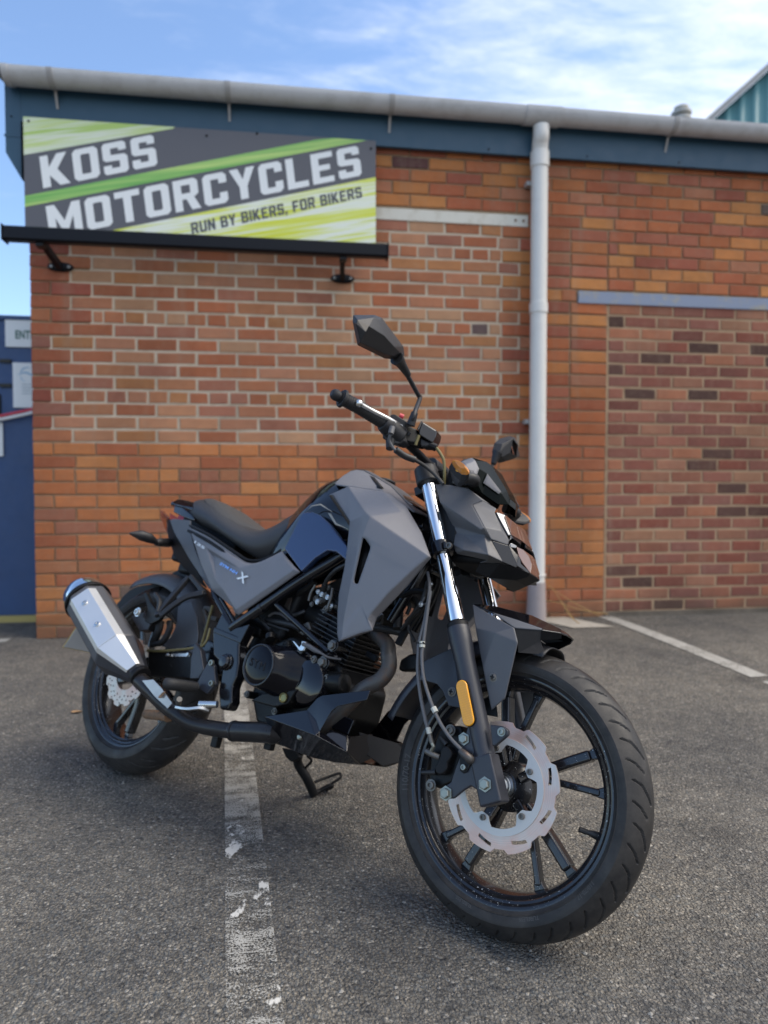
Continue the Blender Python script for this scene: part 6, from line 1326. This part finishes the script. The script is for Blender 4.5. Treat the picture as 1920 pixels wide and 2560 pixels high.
ch = [(1.2141, -0.0920, 0.7614), (1.2644, -0.0860, 0.7663), (1.2953, -0.0620, 0.7655), (1.3144, -0.0300, 0.7618), (1.3067, -0.0220, 0.7542), (1.2836, -0.0300, 0.7426), (1.2317, -0.0700, 0.7335), (1.2029, -0.0850, 0.7416)]
panel('cowl_chin', ch, [(0, 1, 6, 7), (1, 2, 5, 6), (2, 3, 4, 5)], 'matt_black', hc, thick=.003, bevel=.002, mirror=True, out=(.3, -1, -.4))
cm = [ch[3], ch[4], ch[5], ch[6]]; cmv = [q for p in cm for q in (p, neg(p))]
panel('chin_centre', cmv, [(2 * i, 2 * i + 1, 2 * i + 3, 2 * i + 2) for i in range(3)], 'matt_black', hc, thick=.003, bevel=.001, out=(.5, 0, -1))
box('lamp_shell', (1.10, -.075, .765), (1.235, .075, .90), 'matt_black', hc, bevel=.015)
box('cowl_inner', (1.06, -.10, .78), (1.14, .10, .94), 'matt_black', hc, bevel=.01)
hl = part('headlight')
def pair(fn, pts): fn(pts); fn([neg(p) for p in pts])
up = [(1.2242, -0.0760, 0.8962), (1.2397, -0.0580, 0.8950), (1.2397, -0.0600, 0.8869), (1.2680, -0.0660, 0.8429), (1.2651, -0.0720, 0.8408), (1.2344, -0.0760, 0.8817)]
panel('lamp_trim', up, [(0, 1, 2, 5), (2, 3, 4, 5)], 'lamp_silver', hl, thick=.004, bevel=.0015, mirror=True, out=(.6, -.6, .2))
lu = [(1.2404, -0.0575, 0.8952), (1.2459, -0.0300, 0.8903), (1.2522, -0.0100, 0.8803), (1.2682, -0.0100, 0.8475), (1.2683, -0.0620, 0.8442), (1.2421, -0.0600, 0.8874)]
panel('lamp_lens', lu, [(0, 1, 4, 5), (1, 2, 3, 4)], 'smoke_lens', hl, thick=.003, bevel=.001, mirror=True, out=(1, -.4, .2))
lum = [lu[1], lu[2], lu[3]]; v = [q for p in lum for q in (p, neg(p))]
panel('lamp_lens', v, [(0, 1, 3, 2), (2, 3, 5, 4)], 'smoke_lens', hl, thick=.003, bevel=.001, out=(1, 0, .2))
lt = [(1.2739, -0.0740, 0.8191), (1.2772, -0.0700, 0.8216), (1.2843, -0.0560, 0.8192), (1.2844, -0.0600, 0.8130), (1.2764, -0.0720, 0.8106)]
panel('lamp_trim', lt, [(0, 1, 2, 3, 4)], 'lamp_silver', hl, thick=.003, bevel=.0015, mirror=True, out=(.6, -.6, .2))
l2 = [(1.2832, -0.0550, 0.8176), (1.2876, -0.0300, 0.8187), (1.2965, -0.0120, 0.8083), (1.3054, -0.0080, 0.7903), (1.3117, -0.0200, 0.7652), (1.3035, -0.0500, 0.7800), (1.2938, -0.0570, 0.7949)]
panel('lower_lens', l2, [(0, 1, 6), (1, 2, 5, 6), (2, 3, 4, 5)], 'smoke_lens', hl, thick=.003, bevel=.001, mirror=True, out=(1, -.4, .2))
lm = [l2[1], l2[2], l2[3], l2[4]]; v = [q for p in lm for q in (p, neg(p))]
panel('lower_lens', v, [(2 * i, 2 * i + 1, 2 * i + 3, 2 * i + 2) for i in range(3)], 'smoke_lens', hl, thick=.003, bevel=.001, out=(1, 0, .2))
panel('lens_edge', [(1.2736, -0.0770, 0.8182), (1.2787, -0.0735, 0.8103), (1.2936, -0.0585, 0.7945), (1.3119, -0.0210, 0.7641), (1.3107, -0.0280, 0.7621), (1.2981, -0.0680, 0.7684), (1.2735, -0.0800, 0.8112)], [(0, 1, 6), (1, 2, 5, 6), (2, 3, 4, 5)], 'gloss_black', hl, thick=.003, bevel=.0015, mirror=True, out=(.6, -.6, 0))
panel('lamp_bar', [(1.2663, -0.0630, 0.8443), (1.2712, -0.0120, 0.8443), (1.2718, -0.0140, 0.8354), (1.2725, -0.0620, 0.8368), (1.2729, -0.0780, 0.8246)], [(0, 1, 2, 3), (0, 3, 4)], 'gloss_black', hl, thick=.004, bevel=.001, mirror=True, out=(.8, -.6, 0))

# ------------------------------------------------------------------ flyscreen over the clocks
fs = part('flyscreen')
FVv = {'a': (1.1065, -0.0950, 1.0232), 'b': (1.1318, -0.0850, 1.0380), 'c': (1.1451, -0.0880, 1.0288), 'd': (1.1505, -0.0450, 1.0431), 'e': (1.1617, -0.0300, 1.0374), 'f': (1.1857, -0.0240, 1.0051), 'g': (1.2119, -0.0220, 0.9728), 'h': (1.2231, -0.0180, 0.9511), 'i': (1.2241, -0.0200, 0.9346), 'j': (1.2116, -0.0500, 0.9240),
       'k': (1.1779, -0.0780, 0.9419), 'l': (1.1469, -0.1000, 0.9526), 'm': (1.1670, -0.1060, 0.9674), 'n': (1.1647, -0.0940, 1.0031), 'o': (1.1301, -0.1120, 1.0062), 'p': (1.1505, -0.1180, 0.9839), 'q': (1.1768, -0.0720, 0.9978), 'r': (1.2151, -0.0500, 0.9526)}
ks = list(FVv); ix = {k: i for i, k in enumerate(ks)}; fv = [FVv[k] for k in ks]
def ff(*s): return [tuple(ix[k] for k in t.split()) for t in s]
scr = ff('c d q n', 'd e f q', 'f g r q', 'g h i r', 'n q k m', 'q r j k', 'r i j', 'm k l')
panel('screen', fv, scr, 'screen_black', fs, thick=.003, bevel=.002, mirror=True, ang=25, out=(.5, -.8, .4))
panel('screen_side', [FVv[k] for k in 'abcnmpo'], [(0, 1, 2, 6), (2, 3, 4, 5, 6)], 'satin_grey', fs, thick=.003, bevel=.002, mirror=True, out=(.2, -1, .3), ang=25)
md = [FVv[k] for k in 'bdefghi']; v = [q for p in md for q in (p, neg(p))]
panel('screen_centre', v, [(2 * i, 2 * i + 1, 2 * i + 3, 2 * i + 2) for i in range(6)], 'screen_black', fs, thick=.003, bevel=.001, out=(.6, 0, .8), ang=40)
panel('screen_inlay', [Vector(p) + Vector((.0018, -.002, .001)) for p in ((1.1773, -0.0735, 0.9961), (1.2137, -0.0525, 0.9558), (1.2091, -0.0545, 0.9486), (1.1748, -0.0805, 0.9685))], [(0, 1, 2, 3)], 'satin_grey', fs, thick=.001, bevel=.0004, mirror=True, out=(.5, -.8, .4))
box('clock_body', (1.06, -.08, .95), (1.15, .08, 1.025), 'matt_black', fs, bevel=.015)
cyl('clock_dial', (1.10, 0, 1.00), (1.06, 0, 1.035), .045, 'plastic_black', fs)
prism('clock_bracket', [(1.1021, -0.1100, 0.9702), (1.1349, -0.1100, 0.9641), (1.1496, -0.1050, 0.9507), (1.1009, -0.1100, 0.9565)], (0, .05, 0), 'engine_black', fs, bevel=.004)
bolt('clock_screw', (1.1143, -0.1120, 0.9606), .0055, fs, 'old_bolt', sock=True, washer=False)
prism('clock_bracket', [(1.0895, -0.1000, 0.9822), (1.1057, -0.1000, 0.9859), (1.1107, -0.1000, 0.9780), (1.1043, -0.1000, 0.9732)], (0, .03, 0), 'zinc', fs, bevel=.002)
for s in (1, -1):
    fi = part('front_indicator')
    i0, i1, i2 = Vector((1.1312, -0.1750, 0.9782)), Vector((1.1598, -0.1750, 0.9682)), Vector((1.1881, -0.1750, 0.9613))
    rim_ = [(1.1369, -0.1780, 0.9878), (1.1460, -0.1780, 0.9883), (1.1600, -0.1780, 0.9842), (1.1783, -0.1780, 0.9732), (1.1905, -0.1780, 0.9619), (1.1917, -0.1780, 0.9545), (1.1850, -0.1780, 0.9509), (1.1708, -0.1780, 0.9529), (1.1545, -0.1780, 0.9634), (1.1414, -0.1780, 0.9767), (1.1359, -0.1780, 0.9834)]
    cen = sum((Vector(p) for p in rim_), Vector()) / len(rim_)
    r1 = [Vector(p) for p in rim_]; r0 = [cen + (p - cen) * 1.10 + Vector((-.010, .012, -.008)) for p in r1]; rb = [cen + (p - cen) * .5 + Vector((-.03, .045, -.022)) for p in r1]; rt = [cen + (p - cen) * .55 + Vector((.006, -.013, .004)) for p in r1]; rt2 = [cen + (p - cen) * .90 + Vector((.002, -.006, .002)) for p in r1]
    fl_ = (lambda ps: ps) if s == 1 else (lambda ps: [Vector(neg(p)) for p in ps])
    loft('indicator_body', [fl_(rb), fl_(r0), fl_(r1)], 'plastic_black', fi, bevel=.001, ang=40)
    loft('indicator_lens', [fl_(r1), fl_(rt2), fl_(rt)], 'amber_lens', fi, bevel=.001, ang=50)
    bu = cen + Vector((-.004, .004, -.002)); bu = bu if s == 1 else Vector(neg(bu))
    lathe('indicator_bulb', bu, (0, -1 * s, .2), [(-.004, .0), (-.004, .008), (.002, .009), (.006, .006), (.007, 0)], 'amber_reflector', fi, 16)
    tube('indicator_stalk', fl_([cen + Vector((-.02, .03, -.015)), Vector((1.1717, -0.1250, 0.9637)), Vector((1.1547, -0.0900, 0.9661))]), [.016, .014, .015], 'hose_black', fi, n=14)

# ------------------------------------------------------------------ handlebar
hb_ = part('handlebar')
half = [Vector((0.9129, -0.3780, 1.0781)), Vector((0.9334, -0.3280, 1.0750)), Vector((0.9599, -0.2550, 1.0667)), Vector((0.9846, -0.1900, 1.0461)), Vector((0.9894, -0.1200, 1.0367)), Vector((0.9907, -0.0600, 1.0297))]
pathb = half + [Vector(neg(p)) for p in reversed(half)]
tube('bar', pathb, .0112, 'matt_black', hb_, n=18)
for s in (1, -1):
    q = [p if s == 1 else Vector(neg(p)) for p in half]
    d = (q[1] - q[0]).normalized(); g1 = q[2]
    gr = part('grip')
    n = 60; rad = [.0165 + .0010 * (1 if i % 3 == 0 else 0) for i in range(n)]
    pth = [q[0].lerp(q[1], i / 29 * 1.0) if i < 30 else q[1].lerp(g1, (i - 29) / 30) for i in range(n)]
    tube('grip_sleeve', pth, rad, 'grip_rubber', gr, n=20, straight=True, ang=50)
    lathe('grip_flange', q[0] + d * .006, d, [(-.004, .014), (-.002, .0225), (.004, .0235), (.007, .0165)], 'grip_rubber', gr, 28)
    lathe('bar_end', q[0] - d * .022, d, [(-.002, .0), (-.002, .0085), (.002, .0125), (.010, .0145), (.020, .0125), (.024, .012)], 'plastic_black', gr, 24)
    sw_ = part('switch_housing')
    a0, a1 = q[2], q[2].lerp(q[3], .62)
    dd = (a1 - a0).normalized()
    lathe('switch_body', a0, dd, [(0, .018), (.002, .0215), (.018, .0245), (.022, .023), (.024, .026), (.060, .0265), (.064, .021)], 'plastic_black', sw_, 30)
    bx = a0 + dd * .035 + Vector((0, 0, -.022))
    tube('cable_exit', [bx, bx + Vector((.006, -.004 * s, -.030))], [.014, .009], 'plastic_black', sw_, n=14)
    if s == 1:
        tube('kill_switch', [(0.9716, -0.2120, 1.1047), (0.9793, -0.2040, 1.1029)], .008, 'red_plastic', sw_, n=14)
        prism('switch_block', [(0.9610, -0.2380, 1.0949), (0.9700, -0.2360, 1.0989), (0.9754, -0.2320, 1.0985), (0.9960, -0.2050, 1.0891), (0.9932, -0.2050, 1.0691), (0.9855, -0.2120, 1.0733), (0.9707, -0.2360, 1.0791)], (-.004, .036, 0), 'plastic_black', sw_, bevel=.004)
        prism('throttle_box', [(0.9662, -0.2450, 1.0262), (0.9601, -0.2450, 1.0275), (0.9584, -0.2450, 1.0465), (0.9723, -0.2400, 1.0580), (0.9847, -0.2250, 1.0663), (0.9920, -0.2150, 1.0645), (1.0015, -0.2050, 1.0366), (0.9893, -0.2150, 1.0227), (0.9817, -0.2300, 1.0223)], (0, .030, 0), 'plastic_black', sw_, bevel=.006)
        tube('cable_boss', [(0.9961, -0.2580, 1.0493), (0.9988, -0.2620, 1.0287)], .0075, 'cable_rubber', sw_, n=14)
lv = part('brake_lever')
LB = Vector((0.9486, -0.3450, 1.0751)); LI = Vector((0.9858, -0.2120, 1.0719))
tube('lever_blade', [LI, LI.lerp(LB, .35) + Vector((.004, 0, 0)), LI.lerp(LB, .75), LB], [.0072, .0062, .0056, .0062], 'lever_alloy', lv, n=14)
lathe('lever_ball', LB, (LB - LI), [(-.0098, 0), (-.0085, .0050), (-.005, .0085), (0, .0099), (.005, .0085), (.0085, .005), (.0098, 0)], 'lever_alloy', lv, 24)
lvl = part('clutch_lever'); tube('lever_blade', [Vector(neg(LI)), Vector(neg(LI.lerp(LB, .5))), Vector(neg(LB))], [.0072, .006, .006], 'lever_alloy', lvl, n=14)
mc = part('master_cylinder')
rb = [(1.0196, -0.1800, 1.0761), (1.0154, -0.1700, 1.1061), (1.0457, -0.1400, 1.0932), (1.0462, -0.1400, 1.0768), (1.0434, -0.1450, 1.0551), (1.0220, -0.1800, 1.0639)]
prism('reservoir', rb, (-.012, .045, .004), 'gloss_black', mc, bevel=.004)
prism('reservoir_lid', [(1.0129, -0.1820, 1.0786), (1.0129, -0.1720, 1.1078), (1.0166, -0.1710, 1.1055), (1.0189, -0.1820, 1.0752)], (-.012, .040, .004), 'plastic_black', mc, bevel=.002)
prism('cylinder_body', [(0.9796, -0.2050, 1.0780), (0.9890, -0.1950, 1.0861), (1.0087, -0.1750, 1.0821), (1.0187, -0.1750, 1.0553), (1.0136, -0.1800, 1.0392), (0.9976, -0.2000, 1.0390), (0.9837, -0.2050, 1.0575)], (0, .045, 0), 'engine_black', mc, bevel=.005)
for a, b in (((0.9933, -0.2080, 1.0677), (0.9882, -0.2080, 1.0569)), ((1.0030, -0.2060, 1.0640), (0.9979, -0.2060, 1.0533)), ((1.0127, -0.2040, 1.0604), (1.0076, -0.2040, 1.0497))): bar('cylinder_rib', [a, b], .004, .006, 'plastic_black', mc, bevel=.001)
tube('lever_pin', [(1.0300, -0.1900, 1.0569), (1.0267, -0.1900, 1.0302)], .0042, 'gold_hose', mc, n=10)
prism('cylinder_lower', [(1.0119, -0.1650, 1.0662), (1.0410, -0.1450, 1.0556), (1.0367, -0.1450, 1.0456), (1.0186, -0.1600, 1.0398)], (0, .03, 0), 'plastic_black', mc, bevel=.005)
tube('hose_banjo', [(1.0321, -0.1400, 1.0521), (1.0493, -0.1300, 1.0477)], .010, 'engine_black', mc, n=14)
cb_ = part('control_cable')
tube('brake_pipe', [(1.0528, -0.1350, 1.0454), (1.0667, -0.1300, 1.0290), (1.0762, -0.1250, 1.0129), (1.0817, -0.1200, 0.9852), (1.0815, -0.1100, 0.9557)], .0042, 'gold_hose', cb_, n=10)
tube('throttle_cable', [(0.9983, -0.2620, 1.0277), (0.9932, -0.2550, 1.0146), (0.9986, -0.2400, 1.0015), (1.0065, -0.2300, 0.9958)], .0038, 'cable_rubber', cb_, n=10)
tube('cable_sleeve', [(1.0037, -0.2350, 0.9986), (1.0161, -0.2100, 0.9924), (1.0308, -0.1850, 0.9918)], .0085, 'hose_black', cb_, n=12)
tube('throttle_cable', [(1.0308, -0.1850, 0.9918), (1.0437, -0.1550, 0.9873), (1.0657, -0.1350, 0.9715), (1.0884, -0.1250, 0.9499)], .0048, 'hose_black', cb_, n=10)
tube('clutch_cable', [(0.9895, -0.1900, 1.0358), (0.9896, -0.1400, 1.0415), (0.9920, -0.0900, 1.0338), (0.9964, -0.0600, 1.0253)], .005, 'hose_black', cb_, n=8)
tube('wire_ring', [(1.0317, -0.0800, 1.0010), (1.0422, -0.0800, 1.0039), (1.0630, -0.0850, 1.0036), (1.0688, -0.0900, 0.9954)], .002, 'matt_black', cb_, n=6)
tube('wire_loom', [(1.0750, -0.0600, 0.8865), (1.0664, -0.0500, 0.8602), (1.0688, -0.0500, 0.8213)], .006, 'hose_black', cb_, n=8)
prism('connector', [(1.0900, -0.0700, 0.8410), (1.1006, -0.0700, 0.8462), (1.1067, -0.0700, 0.8331), (1.0950, -0.0700, 0.8287)], (0, .015, 0), 'header_steel', cb_, bevel=.001)
cyl('bar_clamp', (.985, -.05, 1.035), (.985, .05, 1.035), .022, 'plastic_black', cl)
tube('bar_riser', [(.985, -.045, 1.035), (1.006, -.045, .985)], .016, 'plastic_black', cl, n=16); tube('bar_riser', [(.985, .045, 1.035), (1.006, .045, .985)], .016, 'plastic_black', cl, n=16)

# ------------------------------------------------------------------ mirrors
mo = [(0.9600, -0.4513, 1.2535), (0.9600, -0.3793, 1.2989), (0.9600, -0.3526, 1.3077), (0.9600, -0.2455, 1.2884), (0.9600, -0.2320, 1.2692), (0.9600, -0.2676, 1.2381), (0.9600, -0.3058, 1.2183), (0.9600, -0.4125, 1.1945), (0.9600, -0.4480, 1.2368)]
mi = [(0.9850, -0.4595, 1.2306), (0.9880, -0.4108, 1.2669), (0.9880, -0.3875, 1.2749), (0.9850, -0.2870, 1.2607), (0.9850, -0.2813, 1.2460), (0.9850, -0.3021, 1.2252), (0.9850, -0.3349, 1.2109), (0.9850, -0.4306, 1.1874), (0.9850, -0.4597, 1.2200)]
ma = [(1.0030, -0.4348, 1.2260), (1.0050, -0.3760, 1.2351), (1.0000, -0.3277, 1.2349), (1.0000, -0.4367, 1.2086)]
mv = mo + mi + ma
mf_ = [(i, (i + 1) % 9, 9 + (i + 1) % 9, 9 + i) for i in range(9)] + [(9, 10, 18, 21), (10, 11, 19, 18), (11, 12, 20, 19), (12, 13, 20), (13, 14, 20), (14, 15, 20), (15, 16, 21, 18, 19, 20), (16, 17, 21), (17, 9, 21)]
stem_ = [(1.0088, -0.2050, 1.0782), (1.0171, -0.2100, 1.1116), (0.9650, -0.1349, 1.1942), (0.9670, -0.1472, 1.1971), (0.9660, -0.1787, 1.2111), (0.9660, -0.2104, 1.2232)]
lo = [Vector(p) for p in ((0.9650, 0.2954, 1.2541), (0.9650, 0.3240, 1.2833), (0.9650, 0.3813, 1.3188), (0.9650, 0.3979, 1.3110), (0.9650, 0.4480, 1.2701), (0.9650, 0.3965, 1.2353), (0.9650, 0.3485, 1.2070), (0.9650, 0.3100, 1.2061), (0.9650, 0.2902, 1.2219))]
lcg = sum(lo, Vector()) / 9
lvv = lo + [lcg + (p - lcg) * .86 + Vector((.024, 0, 0)) for p in lo] + [lcg + Vector(d) for d in ((.042, -.02, .03), (.043, .018, .024), (.042, .024, -.015), (.041, -.018, -.018))]
for s in (1, -1):
    mr_ = part('mirror')
    f = (lambda ps: [Vector(p) for p in ps]) if s == 1 else (lambda ps: [Vector(neg(p)) for p in ps])
    if s == -1:
        panel('mirror_shell', lvv, [(i, (i + 1) % 9, 9 + (i + 1) % 9, 9 + i) for i in range(9)] + [(9, 10, 18), (10, 11, 19, 18), (11, 12, 19), (12, 13, 20, 19), (13, 14, 20), (14, 15, 21, 20), (15, 16, 21), (16, 17, 18, 21), (17, 9, 18)], 'plastic_black', mr_, thick=.002, bevel=.004, out=(1, 0, 0), ang=25)
        mesh('mirror_glass', [lcg + (p - lcg) * .88 for p in lo], [tuple(range(9))], 'chrome', mr_, out_dir=(-1, 0, 0))
        b0 = Vector(neg(stem_[0])); tube('mirror_stem', [b0, b0 + Vector((.004, .02, .05)), Vector((0.9700, 0.3019, 1.1783)), Vector((0.9720, 0.3057, 1.2095))], .0062, 'plastic_black', mr_, n=14)
        tube('stem_socket', [(0.9710, 0.3028, 1.1851), (0.9750, 0.3035, 1.2111), (0.9780, 0.3053, 1.2253)], [.0085, .013, .017], 'plastic_black', mr_, n=16)
        continue
    panel('mirror_shell', f(mv), mf_, 'plastic_black', mr_, thick=.002, bevel=.006, out=(1, 0, 0), ang=25)
    cg = sum(f(mo), Vector()) / 9; mesh('mirror_glass', [cg + (p - cg) * .86 + Vector((.003, 0, 0)) for p in f(mo)], [tuple(range(9))], 'chrome', mr_, out_dir=(-1, 0, 0))
    tube('mirror_stem', f(stem_), [.0062] * 6, 'plastic_black', mr_, n=14)
    tube('stem_base', f([stem_[0], stem_[1]]), [.0115, .0085], 'plastic_black', mr_, n=16)
    tube('stem_socket', f([(0.9660, -0.2073, 1.2249), (0.9700, -0.2506, 1.2337), (0.9720, -0.2742, 1.2360)]), [.0085, .013, .019], 'plastic_black', mr_, n=18)
